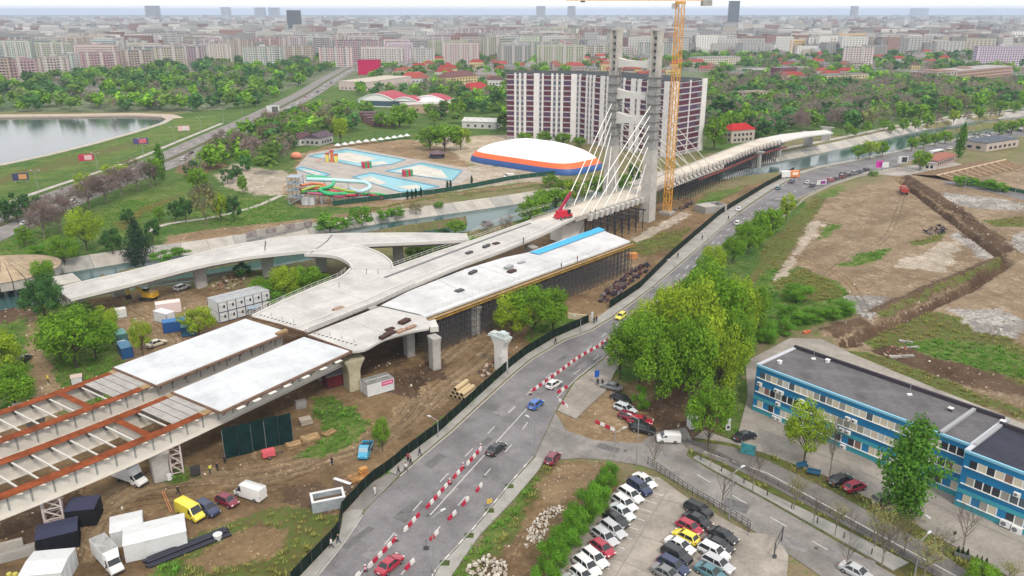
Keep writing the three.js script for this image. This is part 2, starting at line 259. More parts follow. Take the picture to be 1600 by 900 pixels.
// between the road and the side street
paint(1, [[-8.94,-92.26],[-4.66,-102.38],[0.52,-110.74],[5.85,-122.96],[11.89,-123.81],[17.86,-121.7],[16.12,-111.63],[9.42,-98.57],[4.47,-92.26]]);
paint(4, [[-8.94,-92.26],[-4.66,-102.38],[0.52,-110.74],[5.85,-122.96],[7.86,-122.53],[3.08,-109.85],[-0.95,-100.07],[-3.58,-92.26]]);
paint(3, [[-8.67,-92.26],[-4.64,-101.91],[0.62,-110.38],[4.36,-118.25],[4.86,-116.88],[0.5,-107.1],[-3.58,-98.57],[-5.81,-92.26]]);
paint(2, [[4.81,-115.34],[9.01,-122.96],[15.54,-122.96],[14.08,-117.27],[10.54,-113.46],[6.16,-109.85]]);
paint(2, [[8.55,-140.4],[18.01,-157.3],[22.46,-154.1],[23.57,-142.6],[24.69,-137.3],[29.48,-130],[22.58,-123.38],[15.92,-124.45],[9.44,-130]]);
paint(1, [[23.62,-152.6],[27.7,-157.3],[31.31,-154.1],[30.58,-142.6],[30.66,-130],[25.95,-130],[23.82,-139.9]]);
paint(7, [[21.15,-160.5],[33.56,-196],[51.85,-237.8],[75.27,-275.7],[118.39,-329.9],[122.64,-325.2],[89.51,-259.3],[90.6,-234.6],[94.62,-205.8],[91.84,-196.9],[80.19,-190.5],[63.12,-182.8],[54.08,-167.4],[42.46,-130],[32.92,-129.57],[30.58,-142.6],[29.78,-157.3],[25.19,-154.1]]);
paint(5, [[26.75,-142.6],[35.4,-154.1],[46.29,-154.1],[38.92,-130],[31.75,-129.57],[27.53,-132.4]]);
paint(4, [[30.66,-131.2],[43.79,-118.85],[53.73,-108.12],[65.91,-98.57],[71.51,-92.26],[44.69,-92.26],[42.43,-101.6],[32.71,-118.25]]);
paint(4, [[30.66,-130],[37.11,-132.4],[52.69,-125.53],[61.61,-109.85],[64.79,-100.07],[57.17,-100.07],[45.03,-122.96]]);
// cleared lot
paint(9, [[74.18,-219.3],[86.51,-251.8],[108.89,-294.1],[133.7,-334.8],[155.9,-355.8],[196.1,-392.3],[226.8,-402.6],[340.7,-424.7],[127.83,-127.75],[104.59,-127.75],[98.75,-137.3],[88.49,-154.1],[78.03,-171.8],[74.95,-182.8],[91.45,-196],[94.76,-222.2],[89.74,-237.8]]);
paint(4, [[69.43,-222.2],[85.2,-259.3],[117.25,-314.9],[132.3,-338.6],[140.2,-345],[115.5,-299.1],[94.9,-259.3],[75.99,-222.2]]);
paint(3, [[63.08,-205.8],[78.78,-234.6],[89.88,-231.4],[95.7,-222.2],[93.43,-200.8],[85.99,-192.8],[71.72,-184.9],[62.87,-181.9],[56.81,-182.8]]);
paint(4, [[75.99,-222.2],[90.65,-235.9],[93.82,-222.2],[92.75,-210],[84.1,-205.8],[75.34,-205.8]]);
paint(6, [[75.45,-221.1],[91.28,-250.3],[112.32,-292.2],[118.57,-294.1],[98.04,-257.8],[82.62,-227]]);
paint(6, [[119.06,-236.5],[126.79,-246.7],[135.8,-250.3],[147.6,-263.3],[156.3,-267.3],[140.5,-244.6],[131.7,-231.4]]);
paint(3, [[101.11,-237.8],[112.79,-250.3],[127.99,-258.6],[117.63,-244.6],[105.17,-236.5]]);
paint(3, [[104.07,-265.7],[117.51,-289.3],[122.02,-287.5],[112.26,-274]]);
paint(3, [[134,-341.2],[154.3,-362.9],[142.6,-342.4],[132.7,-332.4]]);
paint(4, [[136.3,-264.9],[149.2,-273.2],[156.4,-278.4],[148.1,-266.5],[135.9,-259.3]]);
paint(10, [[156.5,-274.9],[164.3,-280.1],[157.5,-248.2],[149.5,-241.2]]);
band(2, [[91.66,-249.6],[94.44,-239.8],[98.49,-229.5],[97.62,-215.4]], 3.5);
band(2, [[172.5,-259.3],[172.4,-309.5],[180.3,-358.6],[183.6,-385.8]], 5);
paint(10, [[187.9,-345],[205.9,-332.4],[211,-322.9],[202.9,-309.5],[185.5,-314.9],[181.1,-326.4]]);
paint(4, [[179.1,-294.1],[197.8,-301.1],[187.9,-284.7],[176.6,-285.6]]);
paint(10, [[174.3,-271.5],[184.1,-278.4],[176.4,-251.8],[165.9,-251.8]]);
paint(10, [[93.11,-210],[104.47,-209.4],[91.97,-190.5],[89.93,-192.3],[90.86,-200.8]]);
paint(4, [[83.55,-178.7],[96.78,-189.2],[109.54,-196.9],[118.32,-191.4],[121.41,-174.8],[122.53,-154.1],[114.66,-142.6],[96.13,-155.7],[86.43,-164.6]]);
paint(3, [[91.06,-174.8],[103.66,-178.7],[115.34,-174.8],[116.94,-167.4],[110.82,-157.3],[101.51,-160.5],[95.01,-167.4]]);
paint(10, [[115.33,-198.4],[130.3,-200.8],[131.5,-191.4],[123.78,-178.7],[115.19,-182.8]]);
paint(5, [[84.45,-171.8],[91.41,-175.6],[95.9,-169.2],[106.2,-158.9],[108.92,-154.1],[105.3,-148.1],[95.3,-154.1],[88.19,-162.2]]);
paint(4, [[76.67,-172.9],[83.08,-170.3],[90.23,-160.5],[101.92,-142.6],[99.53,-138.6],[87.74,-152.6],[77.47,-167.4]]);
for (const [l, w] of [[berm1, 6.5], [berm2, 6], [berm3, 5.5], [trench, 4]]) paint(5, offset(l, w / 2).concat(offset(l, -w / 2).reverse()));
paint(4, offset(berm2, 2.2).concat(offset(berm2, 0.6).reverse()));
// wheel ruts: pairs of narrow pressed tracks, darker and damp
const ruts = []; const rut = (line, n = 1) => { for (let k = 0; k < n; k++) for (const s of [-0.85, 0.85]) { const l = offset(smooth(line, 5), s + k * 2.3 - (n - 1) * 1.15); ruts.push(offset(l, 0.2).concat(offset(l, -0.2).reverse())); } };
rut([[-62.54,-95.69],[-65.06,-106.43],[-62.61,-114.39],[-54.51,-118.25],[-43.91,-119.25],[-36.03,-122.96],[-27.89,-127.75],[-23.02,-134.3],[-19.75,-142.6],[-19.81,-151.1],[-22.16,-157.3]], 2); rut([[-60.08,-113.46],[-50.07,-114.96],[-39.96,-116.88],[-31.7,-123.81],[-23.59,-130]]); rut([[-21.78,-154.1],[-15.93,-165.6],[-9.37,-180.7],[0,-197.4],[14.66,-216.5],[32.48,-242.6],[45.29,-259.3]], 2); rut([[-18.47,-142.6],[-14.85,-152.6],[-8.61,-163.9],[-2.34,-180.7]], 2); rut([[-24.51,-154.1],[-19.74,-160.5],[-15.18,-174.8],[-6.44,-187]]); rut([[14.02,-205.8],[22,-216.5],[20.18,-228.3],[13.13,-222.2]]); rut([[-66.55,-101.6],[-61.61,-109.85],[-49.22,-112.54],[-37.39,-115.34]]);
rut([[91.66,-249.6],[94.44,-239.8],[98.49,-229.5],[97.62,-215.4],[92.03,-191.4]]); rut([[172.5,-259.3],[172.4,-309.5],[180.3,-358.6],[183.6,-385.8]], 2); rut([[124.8,-304.2],[139.5,-309.5],[164.1,-329.9],[179.5,-345]]); rut([[168.1,-338.6],[147.4,-299.1],[128.59,-267.3],[109.84,-248.2],[94.17,-228.3]]); rut([[105.23,-172.9],[114.49,-178.7],[122.36,-187]]); rut([[102.37,-170.3],[110.03,-174.8],[118.03,-182.8]]); rut([[123.94,-289.3],[140.4,-294.1],[157.2,-304.2],[166.8,-289.3]]); rut([[60.5,-294.1],[74.73,-314.9],[89.4,-332.4],[109.68,-355.8]]); rut([[-102.86,-200.8],[-92.03,-191.4],[-78.92,-174.8],[-81.86,-167.4]]);
function groundTile(x0, x1, z0, z1, cell, skip, warp) { // z0 is the far edge
const R = 1024, zone = new Uint8Array(R * R).fill(0), Q = 2048, mark = new Uint8Array(Q * Q); let sx = R / (x1 - x0), sz = R / (z1 - z0);
const fill = (poly, id, zone, R) => { const sx = R / (x1 - x0), sz = R / (z1 - z0);
const P = poly.map((p) => [(p[0] - x0) * sx, (p[1] - z0) * sz]); let lo = R, hi = 0; for (const p of P) { lo = Math.min(lo, p[1]); hi = Math.max(hi, p[1]); }
for (let y = Math.max(0, Math.ceil(lo - 0.5)); y < Math.min(R, hi); y++) {
const xs = []; for (let i = 0, j = P.length - 1; i < P.length; j = i++) { const a = P[i], b = P[j], yy = y + 0.5; if ((a[1] > yy) !== (b[1] > yy)) xs.push(a[0] + ((yy - a[1]) / (b[1] - a[1])) * (b[0] - a[0])); }
xs.sort((a, b) => a - b);
for (let k = 0; k + 1 < xs.length; k += 2) for (let x = Math.max(0, Math.ceil(xs[k] - 0.5)); x < Math.min(R, xs[k + 1]); x++) zone[y * R + x] = id;
}
};
for (const [id, poly] of cover) fill(poly, id, zone, R);
for (const poly of ruts) fill(poly, 1, mark, Q);
const T = 2048, px = (x1 - x0) / T, pz = (z1 - z0) / T;
const tex = dataTex(T, T, (i, j, o) => {
const x = x0 + (i + 0.5) * px, z = z0 + (j + 0.5) * pz;
const wx = (sn(NA, x / 31, z / 31) - 0.5) * 5 * warp + (sn(NC, x / 43, z / 43) - 0.5) * 3 * warp, wz = (sn(NA, x / 31 + 0.37, z / 31 + 0.61) - 0.5) * 5 * warp + (sn(NC, x / 43 + 0.5, z / 43 + 0.3) - 0.5) * 3 * warp;
const zi = clamp(Math.floor((x + wx - x0) * sx), 0, R - 1), zj = clamp(Math.floor((z + wz - z0) * sz), 0, R - 1), Z = ZONES[zone[zj * R + zi]];
const m = clamp(sn(NA, x / 53 + 0.2, z / 53) * 2.6 - 0.8), f = sn(NC, x / 37, z / 37), g = sn(NB, x / 23, z / 23), e = sn(NA, x / 13 + 0.4, z / 13), fleck = f * 0.55 + g * 0.45 > 0.86 - Z[3] ? 0.75 : 0, k = (0.44 + 0.46 * f + 0.38 * g + 0.26 * e) * (mark[clamp(Math.floor((z + wz * 0.12 - z0) * sz * 2), 0, Q - 1) * Q + clamp(Math.floor((x + wx * 0.12 - x0) * sx * 2), 0, Q - 1)] && e > 0.32 ? 0.68 : 1);
for (let c = 0; c < 3; c++) { const b = lerp(Z[0][c], Z[1][c], m); o[c] = lerp(b, Z[2][c], fleck) * k; }
});
tex.wrapS = tex.wrapT = THREE.ClampToEdgeWrapping;
const nx = Math.round((x1 - x0) / cell), nz = Math.round((z1 - z0) / cell), p = new Float32Array((nx + 1) * (nz + 1) * 3), uv = new Float32Array((nx + 1) * (nz + 1) * 2), idx = [];
for (let j = 0; j <= nz; j++) for (let i = 0; i <= nx; i++) { const k = j * (nx + 1) + i, x = x0 + i * cell, z = z0 + j * cell; p[k * 3] = x; p[k * 3 + 1] = hgt(x, z); p[k * 3 + 2] = z; uv[k * 2] = i / nx; uv[k * 2 + 1] = j / nz; }
for (let j = 0; j < nz; j++) for (let i = 0; i < nx; i++) { const cx = x0 + (i + 0.5) * cell, cz = z0 + (j + 0.5) * cell; if (skip?.some((s) => cx > s[0] && cx < s[1] && cz > s[2] && cz < s[3])) continue; const a = j * (nx + 1) + i, b = a + nx + 1; idx.push(a, b, a + 1, b, b + 1, a + 1); }
const g = new THREE.BufferGeometry(); g.setAttribute('position', new THREE.BufferAttribute(p, 3)); g.setAttribute('uv', new THREE.BufferAttribute(uv, 2)); g.setIndex(idx); g.computeVertexNormals();
const bump = grain('soil', 1).clone(); bump.repeat.set((x1 - x0) / 4, (z1 - z0) / 4); bump.needsUpdate = true;
return [g, new THREE.MeshPhysicalMaterial({ map: tex, bumpMap: bump, bumpScale: 0.22, roughness: 1, specularIntensity: 0.2, side: THREE.DoubleSide })];
}
const tileA = [-120, 104, -306, -82], tileB = [104, 328, -398, -174];
struct('ground', ...groundTile(...tileA, 1, null, 0.7));
struct('ground', ...groundTile(...tileB, 0.8, null, 0.9));
struct('ground', ...groundTile(-400, 600, -1082, -82, 4, [tileA, tileB], 1.3));
{ // the plain: a ring round the surveyed ground
const far = [[-16000, -17000], [16000, -17000], [16000, 300], [-16000, 300]], hole = [[-400, -1082], [600, -1082], [600, -82], [-400, -82]], b = mb();
const q = (a, c, d, e) => b.quad([a[0], -0.1, a[1]], [c[0], -0.1, c[1]], [d[0], -0.1, d[1]], [e[0], -0.1, e[1]]);
for (let i = 0; i < 4; i++) { const j = (i + 1) % 4; q(far[j], far[i], hole[i], hole[j]); }
const t = dataTex(1024, 1024, (x, y, o) => { const u = x / 1024, v = y / 1024, a = sn(NA, u, v), c = sn(NC, u * 2, v * 2), d = sn(NB, u, v), w = sstep(0.42, 0.58, a * 0.6 + d * 0.4); for (let k = 0; k < 3; k++) o[k] = lerp([0.075, 0.12, 0.05][k], [0.2, 0.2, 0.175][k], w) * (0.75 + 0.5 * c); });
t.repeat.set(1 / 700, 1 / 700);
struct('ground', b.geo(), new THREE.MeshPhysicalMaterial({ map: t, roughness: 1, specularIntensity: 0.2, side: THREE.DoubleSide }));
}
// water
const waterMat = (c) => new THREE.MeshPhysicalMaterial({ color: new THREE.Color().setRGB(...c), roughness: 0.08, ior: 1.33, bumpMap: grain('soil', 5), bumpScale: 0.012, side: THREE.DoubleSide });
struct('canal_water', mb().sheet(canalPoly, -3).geo(), waterMat([0.035, 0.085, 0.085]));
struct('lake_water', mb().sheet(lakePoly, -1.2).geo(), waterMat([0.07, 0.09, 0.1]));
const concretePale = mat([0.5, 0.47, 0.43], 0.9, { g: 'concrete', gm: 14 }), concreteMid = mat([0.4, 0.39, 0.37], 0.9, { g: 'concrete', gm: 9 }), concreteNew = mat([0.62, 0.61, 0.59], 0.85, { g: 'plain', gm: 9 });
{ // sloped concrete lining of the far canal bank, cast in separate bays
const bank = new THREE.Group(); bank.name = 'canal_embankment'; bank.userData.kind = 'structure'; scene.add(bank);
const cut = along(smooth(canalFar, 5), 9);
for (let i = 0; i + 1 < cut.length; i++) {
const a = cut[i], b = cut[i + 1], na = [-Math.sin(a[2]), -Math.cos(a[2])], nb = [-Math.sin(b[2]), -Math.cos(b[2])], g = 0.06;
const A = [lerp(a[0], b[0], g / 9), lerp(a[1], b[1], g / 9)], B = [lerp(b[0], a[0], g / 9), lerp(b[1], a[1], g / 9)], W = 5.6;
const q = mb().hexa([[A[0] - na[0] * 0.6, -3.5, A[1] - na[1] * 0.6], [B[0] - nb[0] * 0.6, -3.5, B[1] - nb[1] * 0.6], [B[0] + nb[0] * W, -0.15, B[1] + nb[1] * W], [A[0] + na[0] * W, -0.15, A[1] + na[1] * W], [A[0] - na[0] * 0.6, -3.3, A[1] - na[1] * 0.6], [B[0] - nb[0] * 0.6, -3.3, B[1] - nb[1] * 0.6], [B[0] + nb[0] * W, 0.08, B[1] + nb[1] * W], [A[0] + na[0] * W, 0.08, A[1] + na[1] * W]]);
part(bank, 'lining_slab', q.geo(), i % 3 ? concretePale : concreteMid);
}
}
// ---------------------------------------------------------------- roads, pavements, kerbs
const asphalt = mat([0.245, 0.235, 0.245], 0.92, { g: 'asphalt', gm: 23 }), asphaltOld = mat([0.3, 0.283, 0.27], 0.95, { g: 'asphalt', gm: 17 }), paving = mat([0.38, 0.37, 0.345], 0.95, { g: 'concrete', gm: 11 }), kerbMat = mat([0.5, 0.49, 0.46], 0.9, { g: 'concrete', gm: 3 }), lineMat = mat([0.72, 0.72, 0.7], 0.8, { g: 'concrete', gm: 2 }), yardMat = mat([0.4, 0.365, 0.33], 0.95, { g: 'asphalt', gm: 31 });
const kerbL = [[-30.37,-79.76],[-29.04,-85.37],[-27.24,-92.93],[-25.42,-98.57],[-23.81,-105.27],[-23.2,-108.63],[-21.9,-112],[-19.08,-118.25],[-15.46,-125.53],[-11.22,-133.6],[-5.83,-145.3],[0,-157.6],[4.66,-166.7],[12.61,-177.5],[19.84,-184],[25.52,-191.9],[31.92,-202.3],[40.79,-217.1],[51.07,-235.9],[63.28,-257.8],[75.21,-280.1],[86.81,-302.1],[98.89,-322.9],[114.4,-347.7],[137.2,-381],[155.5,-400.8],[182.4,-420.8],[237.9,-465.8],[347,-547.8],[445.3,-614.3]];
const kerbR = [[-15.59,-79.76],[-13.47,-85.37],[-10.66,-94.57],[-5.89,-103.81],[0,-116.88],[4,-125.1],[8.64,-142],[13,-155.1],[19.52,-165.3],[27.08,-178.7],[34.87,-193.7],[47.44,-218.2],[57.69,-237.2],[69.91,-258.6],[83.1,-281.9],[100.79,-307.4],[119.87,-331.2],[139.2,-354.5],[157.5,-374.8],[179.1,-394],[195.2,-404.3],[209.4,-420.8],[248.7,-457.9],[286.5,-486.2],[325.6,-512.5],[414.9,-570.6]];
const paved = []; // outlines that loose stones and tufts stay off
const slabOf = (name, poly, y, m) => { paved.push(poly); return struct(name, mb().sheet(poly, y).geo(), m); };
const road = slabOf('main_road', kerbL.concat([...kerbR].reverse()), 0.02, asphalt);
const street = slabOf('side_street', [[4.11,-124.88],[8.59,-141.2],[10.18,-134.3],[15.38,-130.5],[23.48,-129.34],[26.74,-133.4],[33.16,-135.3],[33.26,-130],[31.06,-125.1],[34.68,-119.65],[41.39,-110.92],[46.86,-103.17],[53.93,-92.93],[58.92,-85.37],[44.61,-85.37],[43.8,-92.26],[40.39,-97.69],[36.7,-103.49],[31.29,-112],[24.87,-120.26],[22.36,-121.91],[16.96,-123.59],[11.92,-124.23],[5.87,-123.38]], 0.024, asphaltOld);
const yard = slabOf('service_yard', [[52.87,-165.6],[67.57,-179.5],[75.04,-178.7],[78.63,-170.3],[88.19,-153.5],[98.45,-136.8],[105.76,-121.28],[88.38,-85.37],[70.71,-90.95],[66.06,-98.87],[64.46,-101.29],[60.59,-107.61],[54.29,-117.66],[45.81,-125.53],[39.98,-129.57],[33.91,-131.4],[36.35,-134.3],[41.28,-130],[48.44,-148.1]], 0.026, yardMat);
const street2 = slabOf('back_street', [[31.08,-131],[34.2,-130],[39.69,-128.43],[45.16,-123.38],[52.84,-113.83],[59.16,-104.45],[63.27,-97.11],[66.07,-89.02],[68.63,-80.84],[64.6,-80.84],[62.29,-85.37],[59.89,-92.26],[56.16,-97.84],[50.05,-106.43],[42.9,-115.91],[37.05,-122.53],[31.61,-127.75]], 0.03, mat([0.23, 0.215, 0.205], 0.95, { g: 'asphalt', gm: 19 }));
const lot = slabOf('car_park', [[21.46,-118.85],[25.04,-118.05],[27.86,-113.09],[31.04,-108.63],[36.03,-102.85],[39.93,-102.22],[40.29,-97.4],[35.77,-85.37],[-0.84,-85.37],[4.67,-92.93],[10.15,-101.91],[16.29,-113.09]], 0.03, mat([0.4, 0.365, 0.32], 0.95, { g: 'asphalt', gm: 21 }));
// joints between the concrete bays of the car park: narrow bitumen fillets standing in the surface
{ const jm = mat([0.2, 0.185, 0.17], 1); for (const [a, b] of [[[25.75,-114.21], [14.56,-92.93]], [[20.27,-108.12], [26.06,-105.6]], [[17.57,-103.17], [22.87,-100.07]], [[14.42,-97.11], [19.44,-93.61]], [[22.95,-112], [28.24,-109.85]], [[29.4,-108.12], [20.56,-92.26]]]) part(lot, 'joint', mb().bar([a[0], 0.033, a[1]], [b[0], 0.033, b[1]], 0.12, 0.012).geo(), jm); }
part(yard, 'joint', mb().bar([...[59.7,-120.26]].toSpliced(1, 0, 0.03), [...[76.23,-100.07]].toSpliced(1, 0, 0.03), 0.22, 0.012).geo(), mat([0.2, 0.185, 0.17], 1));
part(yard, 'joint', mb().bar([...[46.7,-135.3]].toSpliced(1, 0, 0.03), [...[59,-121.28]].toSpliced(1, 0, 0.03), 0.22, 0.012).geo(), mat([0.2, 0.185, 0.17], 1));
function pavement(name, poly, m = paving) { paved.push(poly); return struct(name, mb().prism(poly, -0.1, 0.15).geo(), m); }
const kerbStones = (parent, line, m = kerbMat, step = 2.5) => { const p = along(line, step); for (let i = 0; i + 1 < p.length; i++) { const a = p[i], b = p[i + 1], g = 0.02 / step; part(parent, 'kerbstone', mb().bar([lerp(a[0], b[0], g), 0.085, lerp(a[1], b[1], g)], [lerp(b[0], a[0], g), 0.085, lerp(b[1], a[1], g)], 0.2, 0.15).geo(), m); } };
const walkA = pavement('pavement', [[-33.57,-79.76],[-32.41,-85.37],[-29.72,-92.8],[-27.37,-98.87],[-26.1,-101.91],[-26.56,-107.61],[-25.24,-108.63],[-23.58,-108.46],[-23.98,-105.11],[-25.67,-98.43],[-27.48,-92.8],[-29.26,-85.25],[-30.66,-79.65]]);
kerbStones(walkA, [[-29.04,-85.37],[-27.24,-92.93],[-25.42,-98.57],[-23.81,-105.27],[-23.27,-108.46]]);
const walkB = pavement('pavement', [[-21.25,-119.65],[-18.62,-125.1],[-13.63,-133.6],[-7.22,-147.6],[0,-163.2],[3.7,-169.9],[10.41,-179.5],[20.41,-190.1],[25.89,-199.3],[36.58,-216],[51.67,-247.5],[80.87,-303.2],[114.58,-355.8],[141.6,-394],[138,-383.4],[114.52,-349],[99.12,-324.6],[86.97,-303.7],[75.42,-281.9],[63.41,-259.3],[50.86,-236.8],[40.56,-217.9],[31.71,-203.3],[25.11,-192.5],[19.43,-184.7],[12.19,-178.1],[4.24,-167.2],[-0.42,-158.1],[-6.24,-145.9],[-11.62,-134.1],[-15.85,-125.97],[-19.46,-118.65]]);
kerbStones(walkB, [[-19.08,-118.25],[-15.46,-125.53],[-11.22,-133.6],[-5.83,-145.3],[0,-157.6],[4.66,-166.7],[12.61,-177.5],[19.84,-184],[25.52,-191.9],[31.92,-202.3],[40.79,-217.1]]); kerbStones(walkB, [[40.79,-217.1],[63.28,-257.8],[86.81,-302.1],[137.2,-381]], kerbMat, 5);
const walkC = pavement('pavement', [[-12.79,-85.37],[-10.39,-94.57],[-5.59,-103.81],[0.32,-116.88],[4.33,-124.66],[5.76,-123.38],[4.41,-119.85],[0,-110.92],[-4.85,-102.22],[-8.38,-93.2],[-10.94,-85.37]]);
{ const line = [[-13.47,-85.37],[-10.66,-94.57],[-5.89,-103.81],[0,-116.88],[4,-125.1]], bits = along(line, 1.3), dark = mat([0.3, 0.3, 0.29], 0.9); bits.slice(0, -1).forEach((p, i) => { const q = bits[i + 1]; part(walkC, 'kerbstone', mb().bar([p[0], 0.085, p[1]], [lerp(q[0], p[0], 0.02), 0.085, lerp(q[1], p[1], 0.02)], 0.2, 0.15).geo(), i % 3 === 0 ? lineMat : dark); }); }
pavement('pavement', [[9.02,-142],[13.39,-154.7],[19.92,-164.9],[27.49,-178.3],[29.11,-176.7],[22.84,-160.5],[19.48,-150.5],[14.65,-142.6],[12.44,-138.6]], yardMat);
pavement('pavement', [[32.02,-124.23],[35.06,-119.85],[41.56,-111.45],[47.09,-103.81],[53.97,-94.02],[57.02,-95.69],[49.55,-105.11],[42.16,-113.46],[35.77,-121.91],[33.12,-125.1]]);
pavement('pavement', [[142.3,-392.3],[158.1,-407.9],[185.1,-427.6],[241.3,-472.8],[351.8,-555.7],[453.6,-626.2],[448,-618.2],[348.9,-550.9],[239.1,-468.1],[183.2,-422.7],[156.2,-402.6],[139.8,-385]]);
struct('driveway', mb().sheet([[-26.56,-107.61],[-25.74,-110.21],[-23.81,-115.91],[-21.22,-119.45],[-19.43,-118.45],[-21.93,-112.18],[-23.4,-108.63],[-25.24,-108.63]], 0.024).geo(), asphaltOld);
for (const p of [[-9.65,-95.55], [-6.48,-101.91], [-3.55,-108.29], [-0.43,-115.15]]) { const g = struct('planting_pit', mb().sheet([[p[0] - 0.7, p[1] - 0.6], [p[0] + 0.7, p[1] - 0.6], [p[0] + 0.7, p[1] + 0.6], [p[0] - 0.7, p[1] + 0.6]], 0.156).geo(), mat([0.09, 0.13, 0.04], 1, { g: 'soil', gm: 2 })); }
// painted lines
const dash = (parent, line, len, gap, w = 0.14, y = 0.027) => { const s = along(line, len + gap); for (const [x, z, h] of s) part(parent, 'lane_marking', boxGeo(len, 0.006, w), lineMat, 0, x, y, z, h); };
const solid = (parent, line, w = 0.14, y = 0.027) => { for (const [x, z, h] of along(line, 6)) part(parent, 'edge_line', boxGeo(6.02, 0.006, w), lineMat, 0, x + Math.cos(h) * 3, y, z - Math.sin(h) * 3, h); };
dash(road, smooth([[-21.57,-92.93],[-18.6,-100.83],[-14.53,-111.27],[-9.03,-123.38],[0,-142.6],[6.9,-156.6],[15.46,-168.8],[22.79,-181.9],[30.98,-195.5],[41.68,-213.7],[54.57,-236.5]], 3), 3, 6);
dash(road, smooth([[33.07,-192.8],[45.93,-217.1],[58.42,-240.5],[77.55,-275.7],[99.86,-312.7],[123.41,-345],[152.6,-377.9],[191.8,-411.5]], 3), 3, 7, 0.16);
dash(road, smooth([[49.97,-228.3],[67.23,-260.9],[83.42,-289.3],[105.48,-322.9],[128.48,-351.7]], 3), 3, 7, 0.16);
dash(road, smooth([[-15.04,-94.57],[-10.87,-104.78],[-6.39,-114.96],[0,-129.12],[4.01,-139.9],[9.45,-152.6],[19,-167.4],[25.16,-179.5]], 3), 3, 6);
solid(road, smooth([[-12.89,-107.27],[-8.64,-116.88],[-1.21,-133.6],[2.8,-142.6]], 3));
solid(road, smooth([[59.09,-234.6],[82.82,-278.4],[113.39,-322.9],[146.4,-361.5],[187.9,-402.6],[244.2,-449.1],[324,-509.7]], 3), 0.2);
solid(road, smooth([[9.18,-147.6],[13.8,-156.6],[20.1,-166.7]], 2));
dash(street, [[32.57,-117.66],[37.3,-111.09],[43.66,-102.38],[48.75,-95.69],[50.34,-92.93]], 3, 4.5, 0.14, 0.031);
solid(street2, [[34.56,-126.41],[43.91,-119.25],[51.01,-108.98],[57.17,-100.07],[61.61,-93.88]], 0.16, 0.037);
dash(lot, [[23.19,-113.46],[8.69,-89.02]], 0.1, 2.55, 3.6, 0.034);
// repair patches, manholes and skid-dark strips in the asphalt
{ const pm = [mat([0.19, 0.184, 0.19], 0.95, { g: 'asphalt', gm: 5 }), mat([0.29, 0.28, 0.28], 0.95, { g: 'asphalt', gm: 7 })], r = rng(88); for (const [i, p] of [[-16.22,-108.12],[-10.54,-113.46],[-4.72,-130],[-20.24,-98.57],[11.69,-167.4],[2.63,-148.1],[25.25,-182.8],[44.51,-219.3],[-13.55,-123.38],[-7.68,-119.25],[14.3,-163.2],[54.16,-234.6],[96.36,-309.5],[-1.27,-142.6],[-23.15,-101.6],[41.93,-100.07],[35.94,-109.85],[49.32,-97.11],[17.43,-127.75],[27.41,-125.1]].entries()) { const w = 0.8 + r() * 2.2, l = 2 + r() * 5; part(i > 14 ? street : road, 'asphalt_patch', boxGeo(+l.toFixed(1), 0.006, +w.toFixed(1)), pm[i % 2], 0, p[0], i > 14 ? 0.031 : 0.0235, p[1], i > 14 ? -0.55 : 1.0); if (i % 3 === 0) part(road, 'manhole', mb().tube([0, 0, 0], [0, 0.012, 0], 0.35, 0.35, 14).geo(), mat([0.06, 0.06, 0.06], 0.6), 0, p[0] + 3, 0.021, p[1] + 1); } }
// boulevard by the lake
const blvd = smooth([[-186.8,-231.4],[-189.1,-264.9],[-189.5,-287.5],[-189.4,-342.4],[-183.4,-415.2],[-184.7,-493.8],[-186.8,-591.7],[-190.5,-674],[-196.9,-788],[-213.7,-983.6],[-225.5,-1167.2],[-229.8,-1355.6]], 5);
const boulevard = struct('boulevard', mb().ribbon(offset(blvd, 13), offset(blvd, -13), 0, 0.05).geo(), asphaltOld);
struct('median', mb().ribbon(offset(blvd, 1.6), offset(blvd, -1.6), 0, 0.2).geo(), mat([0.16, 0.17, 0.08], 1, { g: 'soil', gm: 6 }));
for (const d of [7, -7]) dash(boulevard, offset(blvd, d).slice(4, 30), 4, 9, 0.3, 0.06);
struct('lake_promenade', mb().ribbon(offset([...lakePoly.slice(0, 8)], -1.5), offset([...lakePoly.slice(0, 8)], -6), -0.5, 0.12).geo(), mat([0.5, 0.46, 0.4], 0.9, { g: 'concrete', gm: 12 }));
struct('lake_promenade', mb().ribbon(offset([...lakePoly.slice(7)], -0.5), offset([...lakePoly.slice(7)], -13), -1, 0.12).geo(), mat([0.55, 0.46, 0.38], 0.9, { g: 'concrete', gm: 12 }));
struct('park_path', mb().ribbon(offset(blvd.slice(0, 30), 17), offset(blvd.slice(0, 30), 20), 0, 0.04).geo(), concretePale);
struct('park_path', mb().ribbon(...[[1.2], [-1.2]].map(([d]) => offset(smooth([[-131.1,-278.4],[-128.24,-289.3],[-115.5,-299.1],[-104.09,-318.3],[-99.22,-338.6]], 4), d)), 0, 0.05).geo(), concretePale);
struct('access_road', mb().sheet([[198.4,-365.8],[211.3,-373.3],[219.4,-355.8],[226,-329.9],[218.6,-318.3],[210.9,-341.2],[202.8,-357.2]], 0.04).geo(), asphalt);
struct('access_road', mb().sheet([[169.4,-389],[194.4,-402.6],[231.6,-424.7],[233.3,-402.6],[209.7,-370.2],[199.2,-385.8],[184.6,-381]], 0.03).geo(), mat([0.42, 0.39, 0.36], 0.95, { g: 'concrete', gm: 17 }));
struct('quay_road', mb().ribbon(...[10, 14].map((d) => offset(canalFar.slice(9), d)), 0, 0.06).geo(), concretePale);
